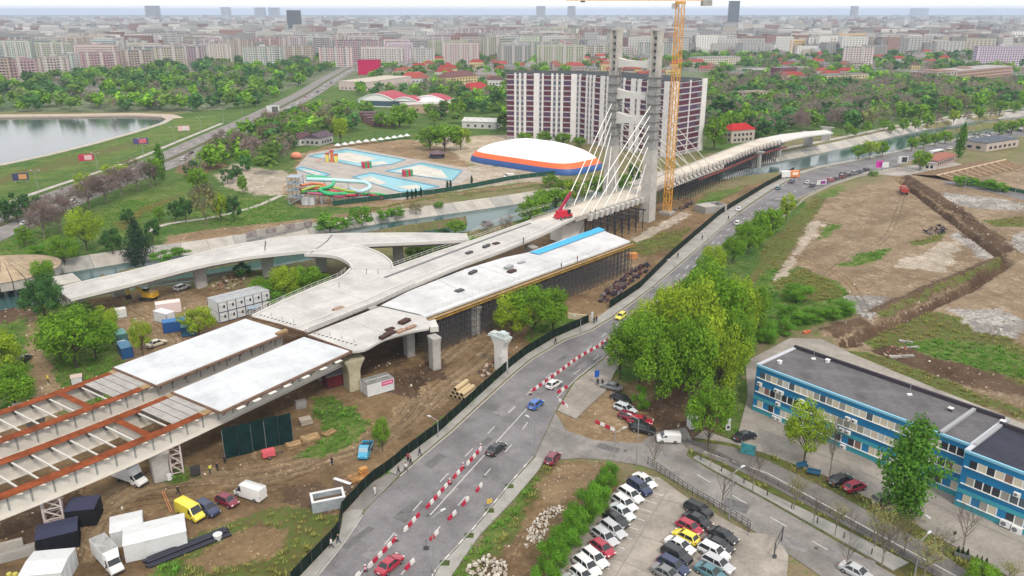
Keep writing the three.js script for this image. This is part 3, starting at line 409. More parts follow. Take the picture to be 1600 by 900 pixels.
// ---------------------------------------------------------------- the overpass under construction
const rustMat = mat([0.3, 0.075, 0.022], 0.8, { g: 'rust', gm: 7 }), steelWhite = mat([0.66, 0.63, 0.58], 0.6, { g: 'plain', gm: 5 }), membrane = mat([0.64, 0.675, 0.71], 0.5, { g: 'concrete', gm: 19 }), formBrown = mat([0.2, 0.12, 0.085], 0.9, { g: 'rust', gm: 3 }), deckMat = mat([0.58, 0.57, 0.55], 0.85, { g: 'concrete', gm: 26 }), pierMat = mat([0.46, 0.45, 0.43], 0.9, { g: 'concrete', gm: 6 }), pierYellow = mat([0.5, 0.47, 0.34], 0.9, { g: 'concrete', gm: 5 }), darkSteel = mat([0.06, 0.06, 0.065], 0.7), greySteel = mat([0.32, 0.33, 0.34], 0.5, { metal: 0.4 }), timberYellow = mat([0.5, 0.3, 0.06], 0.8, { g: 'rust', gm: 4 }), timber = mat([0.45, 0.31, 0.17], 0.85, { g: 'rust', gm: 3 }), boardGrey = mat([0.42, 0.4, 0.385], 0.9, { g: 'concrete', gm: 4 }), railMat = mat([0.5, 0.49, 0.46], 0.6);
const UO = [-50.38,-123.8], UX = [0.55788, -0.82992], VX = [-0.82992, -0.55788];
const bend = (u) => (u < 0 ? 0.0021 * u * u : 0);
const bp = (u, v, y) => { const w = v + bend(u); return [UX[0] * u + VX[0] * w, y, UX[1] * u + VX[1] * w]; };
const us = (a, b, n = 5) => Array.from({ length: n + 1 }, (_, i) => lerp(a, b, i / n));
function strip(u0, u1, v0, v1, y0, y1, n = 8) { const b = mb(), s = us(u0, u1, n); for (let i = 0; i < n; i++) b.hexa([bp(s[i], v0, y0), bp(s[i + 1], v0, y0), bp(s[i + 1], v1, y0), bp(s[i], v1, y0), bp(s[i], v0, y1), bp(s[i + 1], v0, y1), bp(s[i + 1], v1, y1), bp(s[i], v1, y1)]); return b.geo(); }
{
const t = thing('steel_viaduct', 'unfinished viaduct of rust-topped white steel box girders with white slabs', 'viaduct', null, UO[0], 0, UO[1]);
const U0 = -62, U1 = 31, HT = 9.15, WB = 5.9;
const boxes = [[2.6, 13.0], [20.4, 31.0]];
for (const [va, vb] of boxes) {
for (const v of [va, vb]) {
part(t, 'web', strip(U0, U1, v - 0.05, v + 0.05, WB, HT, 16), steelWhite);
part(t, 'top_flange', strip(U0, U1, v - 1.0, v + 1.0, HT, HT + 0.07, 16), rustMat, 'rust-red top flange of the girder');
part(t, 'bottom_flange', strip(U0, U1, v - 0.6, v + 0.6, WB - 0.08, WB, 16), steelWhite);
}
for (const u of [-38, -11.5]) { part(t, 'diaphragm', strip(u - 0.05, u + 0.05, va, vb, WB, HT, 1), steelWhite); part(t, 'diaphragm_flange', strip(u - 0.6, u + 0.6, va + 0.86, vb - 0.86, HT + 0.005, HT + 0.06, 1), rustMat); }
for (let u = U0 + 2; u < 0; u += 2.9) { if (Math.abs(u + 11.5) < 2 || Math.abs(u + 38) < 1.2) continue; const a = bp(u, va + 0.9, HT - 0.25), b = bp(u, vb - 0.9, HT - 0.25); part(t, 'cross_strut', mb().bar(a, b, 0.24, 0.24).geo(), mat([0.5, 0.48, 0.45], 0.7)); part(t, 'strut_plate', mb().bar(bp(u, vb - 0.4, HT - 0.3), bp(u, vb - 1.3, HT - 0.55), 0.5, 0.5).geo(), darkSteel); }
// precast planks already laid next to the slab
for (let k = 0; k < 4; k++) part(t, 'deck_plank', strip(-7.1 + k * 1.75, -5.5 + k * 1.75, va + 0.7, vb - 0.7, HT + 0.08, HT + 0.16, 1), boardGrey);
part(t, 'edge_board', strip(-1.6, -0.1, vb - 1.2, vb + 0.9, HT + 0.075, HT + 0.14, 1), timber);
part(t, 'edge_board', strip(-2.2, -0.1, va - 0.9, va + 0.9, HT + 0.075, HT + 0.14, 1), timber);
}
for (const [v, s] of [[2.6, -1], [13.0, 1], [20.4, -1], [31.0, 1]]) for (let u = U0 + 1; u < 30; u += 3.1) {
part(t, 'stiffener', mb().bar(bp(u, v + s * 0.12, WB + 0.7), bp(u, v + s * 0.12, HT - 0.02), 0.09, 0.26).geo(), greySteel);
if (u < 0) { const g = mb(), k = u + 0.7, tip = s * 1.5; g.tri(bp(k, v + s * 0.85, HT - 0.05), bp(k + 0.9, v + tip * 1.05, HT - 0.05), bp(k + 0.9, v + s * 0.85, HT - 0.05)).tri(bp(k, v + s * 0.85, HT - 0.05), bp(k + 0.9, v + s * 0.85, HT - 0.05), bp(k + 0.5, v + s * 0.4, HT - 1.0)).tri(bp(k + 0.9, v + tip * 1.05, HT - 0.05), bp(k + 0.5, v + s * 0.4, HT - 1.0), bp(k + 0.9, v + s * 0.85, HT - 0.05)).tri(bp(k, v + s * 0.85, HT - 0.05), bp(k + 0.5, v + s * 0.4, HT - 1.0), bp(k + 0.9, v + tip * 1.05, HT - 0.05)); part(t, 'bracket', g.geo(), steelWhite); }
}
for (const [u0, v0, v1] of [[0, 0, 13.9], [0, 18.6, 33]]) {
part(t, 'concrete_slab', strip(u0, U1 + 0.3, v0 + 0.25, v1 - 0.25, HT + 0.08, 9.48, 6), concreteNew);
for (let k = 1; k < 7; k++) part(t, 'membrane_lap', strip(u0 + 0.1, U1 + 0.15, v0 + k * 2 + 0.3, v0 + k * 2 + 0.42, 9.5, 9.506, 6), mat([0.48, 0.52, 0.55], 0.6));
part(t, 'waterproofing', strip(u0 + 0.05, U1 + 0.2, v0 + 0.35, v1 - 0.35, 9.481, 9.5, 6), membrane, 'smooth bluish white membrane on the slab');
for (const v of [v0, v1]) { part(t, 'edge_formwork', strip(u0 - 0.2, U1 + 0.2, v - 0.55, v + 0.24, HT + 0.02, HT + 0.2, 6), formBrown); for (let u = 1; u < U1; u += 2.6) part(t, 'formwork_prop', mb().bar(bp(u, v, HT), bp(u, v + (v === v0 ? 0.9 : -0.9), HT - 1.2), 0.12).geo(), formBrown); }
part(t, 'edge_formwork', strip(u0 - 0.5, u0 - 0.02, v0 + 0.2, v1 - 0.2, HT + 0.1, HT + 0.3, 1), formBrown);
}
for (const u of [2.5, 6, 9.5, 13, 17.5, 22, 26]) part(t, 'walkway_plate', strip(u, u + 1.6, -1.5, -0.75, HT - 0.02, HT + 0.06, 1), steelWhite);
}
function loftPier(w0, d0, w1, d1, h, flare) { // rectangular shaft whose top spreads in x
const b = mb(), st = []; const n = 8; st.push([0, w0, d0], [h - flare, w0, d0]); for (let i = 1; i <= n; i++) { const k = i / n, e = 1 - Math.cos((k * Math.PI) / 2); st.push([h - flare + flare * k * 0.86, lerp(w0, w1, e), lerp(d0, d1, e)]); } st.push([h, w1, d1]);
const ring = ([y, w, d]) => { const X = w / 2, Z = d / 2, c = 0.18; return [[-X + c, y, Z], [X - c, y, Z], [X, y, Z - c], [X, y, -Z + c], [X - c, y, -Z], [-X + c, y, -Z], [-X, y, -Z + c], [-X, y, Z - c]]; };
for (let i = 0; i + 1 < st.length; i++) { const a = ring(st[i]), c = ring(st[i + 1]); for (let k = 0; k < 8; k++) b.quad(a[k], a[(k + 1) % 8], c[(k + 1) % 8], c[k]); }
const top = ring(st[st.length - 1]); for (let k = 1; k < 7; k++) b.tri(top[0], top[k], top[k + 1]); return b.geo();
}
function pier(parent, [x, z], ry, w0, d0, w1, d1, h, flare, m = pierMat) { const o = parent.position; return part(parent, 'pier', loftPier(w0, d0, w1, d1, h, flare), m, 0, x - o.x, 0, z - o.z, ry); }
const slabOn = (t, name, poly, y0, y1, m) => { const o = t.position; return part(t, name, mb().prism(poly.map((p) => [p[0] - o.x, p[1] - o.z]), y0, y1, true).geo(), m); };
const lineOn = (t, name, line, w, y0, y1, m) => { const o = t.position, l = line.map((p) => [p[0] - o.x, p[1] - o.z, p[2] ?? 0]); return part(t, name, mb().ribbon(offset(l, w / 2), offset(l, -w / 2), y0, y1).geo(), m); };
function railing(t, line, step, y, h, m = railMat, rails = 2) { // posts and rails standing on height y (plus each point's own height)
const o = t.position; for (const [x, z, , e] of along(line, step)) part(t, 'rail_post', boxGeo(0.08, h, 0.08), m, 0, x - o.x, y + (e ?? 0) + h / 2, z - o.z);
for (let k = 1; k <= rails; k++) for (let i = 0; i + 1 < line.length; i++) { const a = line[i], b = line[i + 1], yy = y + (h * k) / rails - 0.04; part(t, 'rail', mb().bar([a[0] - o.x, yy + (a[2] ?? 0), a[1] - o.z], [b[0] - o.x, yy + (b[2] ?? 0), b[1] - o.z], 0.07).geo(), m); }
}
{
const O = [-38.42,-189.1], t = thing('concrete_overpass', 'pale concrete overpass deck split into two carriageways beside the white slabs', 'overpass', null, O[0], 0, O[1]);
const leftEdge = smooth([[-58.88,-169.2],[-54.17,-179.7],[-48.36,-190.6],[-44.32,-197.7],[-43.24,-204.3]], 4), main = [[-32.17,-204.9],[-21.95,-219.3],[-12.48,-231.3],[-3.62,-243.1],[6.34,-256.9]], rightEdge = [[-44.41,-160.3],[-38.99,-168.4],[-32.16,-178],[-25.61,-189.1],[-12.57,-208.3],[-2.22,-221.8],[9.08,-238.6],[14.31,-247.8],[21.18,-260.3]];
slabOn(t, 'deck_slab', [...leftEdge, ...main, ...[...rightEdge].reverse()], 9.05, 9.5, deckMat);
slabOn(t, 'box_girder', [[-55.14,-171.7],[-45.17,-190.5],[-40.59,-200.9],[-28.01,-208.7],[-11.42,-228.9],[4.12,-249.7],[10.3,-249.7],[-7.49,-224.9],[-19.26,-208.7],[-31.82,-187.6],[-44.46,-166.9]], 7.3, 9.05, concreteMid);
slabOn(t, 'deck_slab', [...[[-43.7,-158.5],[-31.06,-175.8],[-21.16,-170.4],[-19.58,-169.2],[-18.21,-164.1],[-18.17,-162.2]], ...smooth([[-18.17,-162.2],[-22.14,-160.3],[-27.02,-156.1],[-30.14,-150.7],[-32.44,-149.7]], 4)], 9.04, 9.49, deckMat);
slabOn(t, 'box_girder', [[-41.41,-159.7],[-31.14,-173.3],[-21.69,-168.4],[-21.05,-165.3],[-27.66,-160.1],[-32.18,-154.5]], 7.3, 9.04, concreteMid);
slabOn(t, 'deck_slab', [[-30.89,-176.7],[-25.38,-187.1],[-12.38,-204.9],[-2.16,-215.5],[4.78,-220.5],[15.53,-234.2],[27.52,-247],[35.62,-232],[17.73,-211.8],[-3.19,-188.1],[-14.91,-174.5],[-19.72,-169.2],[-21.06,-170.8]], 9.03, 9.48, mat([0.66, 0.67, 0.69], 0.8, { g: 'concrete', gm: 30 }));
slabOn(t, 'box_girder', [[-24.24,-177.6],[0,-206.4],[18.93,-227.5],[27.55,-237.4],[30.96,-233.1],[10.61,-211.1],[-15.35,-180.2]], 7.4, 9.03, concreteMid);
lineOn(t, 'parapet', leftEdge, 0.4, 9.5, 9.95, concreteNew); lineOn(t, 'parapet', offset(rightEdge, 0.3), 0.45, 9.5, 10.05, concreteNew); lineOn(t, 'parapet', offset(rightEdge, 3.4), 0.35, 9.5, 9.85, concreteNew);
lineOn(t, 'drain_slot', [[-33.08,-197.2],[-21.49,-214.3],[-7.77,-234.2],[6.05,-253.5]], 0.9, 9.5, 9.62, mat([0.16, 0.165, 0.17], 0.9)); lineOn(t, 'parapet', [[-32.17,-204.9],[-21.95,-219.3],[-12.48,-231.3],[-3.62,-243.1],[6.34,-256.9]], 0.35, 9.5, 9.9, concreteNew);
lineOn(t, 'expansion_joint', [[-31.13,-176.2],[-28.98,-174.9],[-24.78,-172.4],[-21.16,-170.4]], 0.4, 9.5, 9.53, darkSteel); lineOn(t, 'expansion_joint', [[-44.37,-159.6],[-50.82,-164.1],[-58.75,-168.8]], 0.5, 9.3, 9.53, formBrown); lineOn(t, 'expansion_joint', [[-43.48,-158.2],[-38.07,-154],[-32.57,-149.7]], 0.5, 9.3, 9.53, formBrown);
lineOn(t, 'expansion_joint', [[-42.55,-204.3],[-37.79,-204.6],[-32.17,-204.9]], 0.25, 9.5, 9.52, greySteel);
for (const l of [offset(leftEdge, 0.7).filter((_, i) => i % 3 === 0), [[-32.41,-206.6],[-22.12,-221.2],[-12.59,-233.5],[-3.65,-245.4]]]) railing(t, l, 2.4, 9.5, 1.15);
railing(t, [[-43.81,-160.7],[-38.83,-167.6],[-32.02,-177.1],[-24.24,-191.1]], 2.2, 9.9, 1.0); railing(t, [[-19.39,-171.6],[-6.33,-186.7],[10.35,-205.4],[26.09,-223.8]], 2.5, 9.5, 1.05);
// pour joints across the decks
for (const [a, b] of [[[-54.05,-179.3], [-38.99,-168.4]], [[-48.25,-190.1], [-32.16,-178]], [[-40.88,-202.6], [-25.61,-189.1]], [[-28.15,-210.1], [-16.99,-202.1]], [[-18.58,-223.2], [-6.32,-216.1]], [[-5.94,-239.3], [5.83,-234.2]], [[-19.95,-197.2], [-9.26,-181.5]], [[-9.58,-207.7], [2.47,-195.1]], [[4.78,-220.5], [15.83,-210.1]], [[-37.31,-167.2], [-25.98,-158.2]]]) part(t, 'pour_joint', mb().bar([a[0] - O[0], 9.503, a[1] - O[1]], [b[0] - O[0], 9.503, b[1] - O[1]], 0.1, 0.02).geo(), greySteel);
// starter bars and anchor pockets along the joint
for (const [a, b, n] of [[[-58.2,-170.8], [-46.03,-162.9], 12], [[-42.36,-159.3], [-31.48,-152.3], 11]]) for (let i = 0; i < n; i++) { const k = i / n, x = lerp(a[0], b[0], k) - O[0], z = lerp(a[1], b[1], k) - O[1]; part(t, 'anchor_pocket', boxGeo(0.5, 0.08, 0.35), darkSteel, 0, x, 9.53, z, 0.5); if (i % 3 === 0) part(t, 'starter_bar', boxGeo(0.07, 0.8, 0.07), darkSteel, 0, x + 0.5, 9.9, z - 0.7); }
for (const p of [[-38.29,-200.4], [-35.25,-200.4], [-43.32,-189.6]]) part(t, 'starter_bar', boxGeo(0.12, 1.5, 0.12), darkSteel, 0, p[0] - O[0], 10.2, p[1] - O[1]);
const pr = -0.98;
pier(t, [-33.55,-152.3], pr + Math.PI / 2, 2.6, 3.6, 4.4, 4.6, 7.3, 3.4, pierYellow); pier(t, [-17.07,-162.2], pr, 2.3, 2.0, 2.9, 2.2, 7.6, 2.2); pier(t, [-23.61,-169.2], pr, 2.3, 2.0, 3.2, 2.2, 7.3, 2.2); pier(t, [-40.86,-157.3], pr, 3.2, 2.6, 4.4, 2.6, 7.3, 2.4); pier(t, [-9.47,-182.8], pr, 3, 2.6, 4.2, 2.6, 7.3, 2.4); pier(t, [-37.87,-182.8], pr, 3, 2.6, 4.2, 2.6, 7.3, 2.4); pier(t, [-18.12,-213.7], pr, 3, 2.6, 4.2, 2.6, 7.3, 2.4); pier(t, [5.91,-234.6], pr, 3, 2.6, 4.2, 2.6, 7.3, 2.4);
// cap block on the pier at the free end of the widened deck
const cap = [-17.78,-166.7]; part(t, 'bearing_block', mb().box(0, 0, 0, 1.9, 1.2, 4.6, 0.25).geo(), concreteNew, 0, cap[0] - O[0], 8.3, cap[1] - O[1]);
// yellow formwork beams and walkway under the free edge
const e0 = [-19.72,-169.2], e1 = [35.62,-232], n = 104, h = head(e0, e1), nx = Math.sin(h), nz = Math.cos(h);
for (let i = 0; i < n; i++) { const k = (i + 0.5) / n, x = lerp(e0[0], e1[0], k) - O[0], z = lerp(e0[1], e1[1], k) - O[1]; part(t, 'formwork_beam', mb().bar([x - nx * 0.8, 8.86, z - nz * 0.8], [x + nx * 1.7, 8.86, z + nz * 1.7], 0.14, 0.26).geo(), timberYellow); if (i % 2) part(t, 'formwork_strut', mb().bar([x + nx * 1.5, 8.74, z + nz * 1.5], [x - nx * 0.4, 7.3, z - nz * 0.4], 0.12).geo(), timberYellow); }
lineOn(t, 'walkway_board', [[e0[0] + nx * 1.1, e0[1] + nz * 1.1], [e1[0] + nx * 1.1, e1[1] + nz * 1.1]], 0.9, 9.0, 9.06, timber);
lineOn(t, 'waling_beam', [[e0[0] + nx * 1.75, e0[1] + nz * 1.75], [e1[0] + nx * 1.75, e1[1] + nz * 1.75]], 0.14, 8.5, 8.74, timberYellow);
}
{ // scaffold towers under the free edge
const proto = thing('scaffold_tower', 'grey steel scaffold tower carrying the yellow formwork of the overpass', 'scaffold', 'scaffold towers under the overpass edge');
const sm = mat([0.13, 0.135, 0.15], 0.6, { metal: 0.5 });
for (const [x, z] of [[-0.7, -0.7], [0.7, -0.7], [0.7, 0.7], [-0.7, 0.7]]) part(proto, 'post', boxGeo(0.11, 8.6, 0.11), sm, 0, x, 4.25, z);
for (let y = 1; y < 8.6; y += 1.5) { part(proto, 'ledger', mb().bar([-0.7, y, 0.7], [0.7, y, 0.7], 0.08).bar([-0.7, y, -0.7], [0.7, y, -0.7], 0.08).bar([-0.7, y, -0.7], [-0.7, y, 0.7], 0.08).bar([0.7, y, -0.7], [0.7, y, 0.7], 0.08).geo(), sm); if (y < 7) part(proto, 'brace', mb().bar([-0.7, y, 0.7], [0.7, y + 1.5, 0.7], 0.06).geo(), sm); }
const e0 = [-19.72,-169.2], e1 = [35.62,-232], h = head(e0, e1), nx = Math.sin(h), nz = Math.cos(h); let first = true;
for (const [off, step] of [[0.2, 1.95], [-3.4, 3.9]]) for (const [x, z] of along([e0, e1], step, 0.9)) { const px = x + nx * off, pz = z + nz * off; if (first) { proto.position.set(px, 0, pz); proto.rotation.y = h; first = false; } else copyOf(proto, 'scaffold_tower', null, px, 0, pz, h); }
}
// ---- loop ramp over the canal bank
{
const O = [-73.93,-231.4], t = thing('loop_ramp', 'pale curving ramp bridge on piers sweeping over the canal into the overpass', 'ramp', null, O[0], 0, O[1]);
const up = smooth([[-118.73,-196.8,6.3],[-115.45,-200.9,6.5],[-105.57,-209.2,7],[-94.24,-221.1,7.6],[-81.35,-233.1,8.2],[-67.19,-238.5,8.9],[-56.13,-239.7,9.4],[-43.7,-240.1,9.5],[-29.84,-240.4,9.5],[-13.86,-239.3,9.5]], 3), lo = smooth([[-111.23,-189.5,6.3],[-108.09,-192.3,6.5],[-100.65,-198.4,7],[-87.12,-211.9,7.8],[-76.49,-217.9,8.4],[-66.27,-220.6,8.9],[-57.39,-222.2,9.4],[-45.33,-227.2,9.5],[-28.64,-229.9,9.5],[-12.94,-232.7,9.5]], 3);
const rel = (l) => l.map((p) => [p[0] - O[0], p[1] - O[1], p[2]]);
part(t, 'deck_slab', mb().ribbon(rel(up), rel(lo), -0.45, 0).geo(), deckMat);
const mix = (a, b, k) => a.map((p, i) => [lerp(p[0], b[i][0], k), lerp(p[1], b[i][1], k), p[2]]);
part(t, 'box_girder', mb().ribbon(rel(mix(up, lo, 0.25)), rel(mix(up, lo, 0.75)), -1.9, -0.45).geo(), concreteMid);
for (const l of [up, lo]) part(t, 'parapet', mb().ribbon(offset(rel(l), 0.2), offset(rel(l), -0.2), -0.5, 0.42).geo(), concreteNew);
// the branch that swings round to the carriageway
const inner = smooth([[-59.13,-218.7,9.3],[-53.53,-217.4,9.5],[-49.33,-215.5,9.5],[-46.09,-211.8,9.5],[-43.89,-207.7,9.5],[-42.72,-204.3,9.5]], 3), outer = smooth([[-57.91,-229.2,9.3],[-52.11,-228.9,9.5],[-45.21,-226.5,9.5],[-38.51,-219.9,9.5],[-33.6,-211.2,9.5],[-31.99,-204.9,9.5]], 3);
part(t, 'deck_slab', mb().ribbon(rel(outer), rel(inner), -0.46, 0.012).geo(), deckMat);
part(t, 'box_girder', mb().ribbon(rel(mix(outer, inner, 0.25)), rel(mix(outer, inner, 0.75)), -1.9, -0.46).geo(), concreteMid);
part(t, 'parapet', mb().ribbon(offset(rel(inner), 0.2), offset(rel(inner), -0.2), -0.5, 0.42).geo(), concreteNew); part(t, 'parapet', mb().ribbon(offset(rel(outer).slice(4), 0.2), offset(rel(outer).slice(4), -0.2), -0.5, 0.42).geo(), concreteNew);
lineOn(t, 'expansion_joint', [[-75.47,-236.3,8.5],[-73.36,-228.4,8.55],[-70.64,-219.7,8.6]], 0.35, 0.01, 0.05, darkSteel); lineOn(t, 'expansion_joint', [[-55.74,-239.7,9.4],[-55.75,-231.6,9.42],[-57.99,-219.2,9.32]], 0.35, 0.015, 0.06, darkSteel);
for (const [p, r, h] of [[[-89.11,-217.1], 0.75, 5.9], [[-72.68,-227], 0.5, 6.7], [[-57.92,-232], 0.2, 7.5], [[-35.39,-238.5], 0.1, 7.6], [[-109.69,-210], 0.8, 5], [[-44.54,-235.9], -0.3, 7.5]]) pier(t, p, r, 3.2, 1.7, 4.6, 1.9, h, 2.2);
const ab = [-120.55,-205.8]; part(t, 'abutment', mb().box(0, 0, 0, 5.5, 6, 9, 0.72).geo(), concretePale, 0, ab[0] - O[0] - 1, 3, ab[1] - O[1] - 1);
railing(t, [[-12.91,-240.1],[-11.12,-244.7],[-2.13,-258.6],[6.64,-270.3],[14.09,-278]], 2.5, 9.5, 1.1);
}
// ---- cable-stayed bridge
const LEG = [[51, -294], [38, -304]], BR = head([28, -278], [62, -322]);
{
const O = [44.5, -299], t = thing('cable_stayed_bridge', 'cable-stayed bridge with twin concrete pylon legs joined by curved crossbeams', 'bridge', null, O[0], 0, O[1]);
const L = [[6.34,-256.9],[17.83,-272.2],[27.77,-286.1],[41.79,-302.5],[51.73,-314.4],[61.56,-331.4],[77.02,-354.7],[95.27,-381.3],[113.25,-407.8],[135.9,-438.1]], R = [[21.18,-260.3],[33.87,-276],[48.28,-293.5],[52.42,-301.3],[58.19,-312],[76.11,-336.9],[93.97,-361],[121.95,-401.8],[132,-414],[142,-424.6]];
slabOn(t, 'deck_slab', [...L, ...[...R].reverse()], 9.06, 9.51, mat([0.68, 0.62, 0.54], 0.85, { g: 'concrete', gm: 30 }));
const mid = (k) => L.map((p, i) => [lerp(p[0], R[i][0], k), lerp(p[1], R[i][1], k)]);
slabOn(t, 'box_girder', [...mid(0.14), ...mid(0.86).reverse()], 7.2, 9.06, concretePale);
lineOn(t, 'edge_beam', R, 0.5, 8.3, 9.9, concretePale); lineOn(t, 'edge_beam', L, 0.5, 8.3, 9.9, concretePale);
railing(t, L.slice(0, 6), 5, 9.9, 0.9); railing(t, R.slice(0, 3), 4, 9.9, 0.9); railing(t, R.slice(4), 6, 9.9, 0.9, darkSteel);
const far = [[[135.9,-438.1],[150.8,-452.4],[167.2,-462.5],[182.6,-470.3]], [[142,-424.6],[152.5,-435.8],[163.8,-446.4],[182.7,-458.7]]];
slabOn(t, 'deck_slab', [...far[0], ...[...far[1]].reverse()], 8.9, 9.56, concreteNew);
for (const p of [[143.4,-434.5], [173.8,-471.6], [123.11,-402.6], [191.6,-491.3]]) pier(t, p, BR + Math.PI / 2, 5, 2, 8, 2.2, 8.4, 2);
// side panels and black outriggers still hanging from the edge
along(R.slice(4), 4.2, 6).forEach(([x, z, h], i) => { const nx = Math.sin(h), nz = Math.cos(h); part(t, 'outrigger', mb().bar([x - O[0] - nx * 0.5, 9.7, z - O[1] - nz * 0.5], [x - O[0] + nx * 1.9, 7.9, z - O[1] + nz * 1.9], 0.3, 0.35).bar([x - O[0] + nx * 0.2, 10.6, z - O[1] + nz * 0.2], [x - O[0] + nx * 0.2, 7.4, z - O[1] + nz * 0.2], 0.22).geo(), darkSteel); if (i < 14) part(t, 'side_panel', mb().box(0, 0, 0, 3.6, 1.6, 0.12, h).geo(), steelWhite, 0, x - O[0] + Math.cos(h) * 2.1 + nx * 0.7, 7.9, z - O[1] - Math.sin(h) * 2.1 + nz * 0.7); if (i > 6) part(t, 'red_girder', mb().box(0, 0, 0, 4.3, 0.9, 0.5, h).geo(), mat([0.16, 0.035, 0.03], 0.7), 0, x - O[0] + Math.cos(h) * 2.1 + nx * 1.6, 6.6, z - O[1] - Math.sin(h) * 2.1 + nz * 1.6); });
along(R.slice(0, 3), 3.4, 8).forEach(([x, z, h]) => { const nx = Math.sin(h), nz = Math.cos(h); part(t, 'cable_anchor', mb().hexa([[-0.5, -1.7, 0.4], [0.5, -1.7, 0.4], [0.9, -1.7, -0.8], [-0.9, -1.7, -0.8], [-1, 0.5, 0.7], [1, 0.5, 0.7], [1, 0.5, -0.8], [-1, 0.5, -0.8]]).geo(), concreteNew, 0, x - O[0] + nx * 0.8, 8.9, z - O[1] + nz * 0.8, h); });
// pylon legs
const grey = mat([0.36, 0.36, 0.355], 0.9, { g: 'concrete', gm: 5 }), light = mat([0.52, 0.5, 0.47], 0.9, { g: 'concrete', gm: 7 });
for (const [k, leg] of LEG.entries()) {
const x = leg[0] - O[0], z = leg[1] - O[1], sect = (y0, y1, a, b, c, d) => mb().hexa([[-a, y0, b], [a, y0, b], [a, y0, -b], [-a, y0, -b], [-c, y1, d], [c, y1, d], [c, y1, -d], [-c, y1, -d]]).geo();
part(t, 'pylon_leg_foot', sect(0, 27, 2.5, 2.1, 2.05, 1.8), light, 'smooth pale lower pylon leg', x, 0, z, BR);
part(t, 'pylon_leg_middle', sect(27, 53, 2.04, 1.79, 1.85, 1.6), grey, 'stained grey middle pylon leg', x, 0, z, BR);
// upper leg: a channel, open towards the near abutment
part(t, 'pylon_leg_head', mb().box(0.35, 60.7, 0, 2.6, 15.4, 3.1).box(-1.35, 60.7, 1.2, 0.9, 15.4, 0.7).box(-1.35, 60.7, -1.2, 0.9, 15.4, 0.7).box(0, 68.6, 0, 3.7, 0.5, 3.2).geo(), light, 'pale pylon head with open anchor slot', x, 0, z, BR);
for (let i = 0; i < 6; i++) part(t, 'anchor_recess', boxGeo(0.3, 0.9, 0.8), darkSteel, 0, x - Math.cos(BR) * 1.05, 55 + i * 2.2, z + Math.sin(BR) * 1.05, BR);
for (let i = 0; i < 8; i++) { const y = 31 + i * 3.1, w = 2.35; part(t, 'climbing_platform', mb().box(0, y, 0, w * 2 + 0.4, 0.08, w * 1.75 + 0.4).box(0, y + 1, w * 0.87, w * 2, 0.06, 0.06).box(0, y + 1, -w * 0.87, w * 2, 0.06, 0.06).box(-w, y + 1, 0, 0.06, 0.06, w * 1.75).box(w, y + 1, 0, 0.06, 0.06, w * 1.75).geo(), mat([0.24, 0.24, 0.24], 0.8), 0, x, 0, z, BR); for (const [a, b] of [[1, 1], [-1, 1], [1, -1], [-1, -1]]) part(t, 'platform_post', boxGeo(0.09, 2.9, 0.09), darkSteel, 0, x + (Math.cos(BR) * a * 2.4 + Math.sin(BR) * b * 2.1), y + 1.2, z + (-Math.sin(BR) * a * 2.4 + Math.cos(BR) * b * 2.1)); }
}
{ const l = LEG[0], nx = Math.sin(BR), nz = Math.cos(BR), x = l[0] - O[0] + Math.cos(BR) * 2.9, z = l[1] - O[1] - Math.sin(BR) * 2.9; part(t, 'hoist_mast', mb().bar([x, 0, z], [x, 34, z], 0.55).geo(), greySteel); for (let y = 1; y < 33; y += 2.6) part(t, 'mast_tie', mb().bar([x, y, z], [x - Math.cos(BR) * 1.2 + nx * 0.6, y, z + Math.sin(BR) * 1.2 + nz * 0.6], 0.22).geo(), darkSteel); }
const A = LEG[0], B = LEG[1], dx = B[0] - A[0], dz = B[1] - A[1], cross = (y, dep, rise) => { const b = mb(), n = 10, hw = 1.2, px = Math.cos(BR) * hw, pz = -Math.sin(BR) * hw; for (let i = 0; i < n; i++) { const f = (k) => { const e = (2 * k - 1) ** 2, x = A[0] - O[0] + dx * lerp(0.1, 0.9, k), z = A[1] - O[1] + dz * lerp(0.1, 0.9, k), top = y + rise * e, bot = y - dep - rise * 0.7 * e; return [[x - px, bot, z - pz], [x + px, bot, z + pz], [x - px, top, z - pz], [x + px, top, z + pz]]; }; const p = f(i / n), q = f((i + 1) / n); b.hexa([p[0], q[0], q[1], p[1], p[2], q[2], q[3], p[3]]); } return b.geo(); };
for (const [y, d, r] of [[58, 2.0, 0.9], [47, 2.2, 1.0], [38.5, 2.6, 1.1]]) part(t, 'crossbeam', cross(y, d, r), concreteNew);
// stays
const stay = mat([0.78, 0.77, 0.74], 0.5), near = along([...L.slice(0, 4)].reverse(), 7.2, 3), nearR = along([...R.slice(0, 3)].reverse(), 7.2, 4), farL = along(L.slice(4), 8.5, 9), farR = along(R.slice(4), 8.5, 9);
for (const [leg, set, ys] of [[LEG[1], near, 46], [LEG[0], nearR, 46], [LEG[1], farL, 46], [LEG[0], farR, 46]]) set.slice(0, 6).forEach(([x, z], i) => part(t, 'stay_cable', mb().tube([leg[0] - O[0], lerp(26, ys, (i + 0.5) / 6), leg[1] - O[1]], [x - O[0], 9.6, z - O[1]], 0.17, 0.17, 6, false).geo(), stay));
}
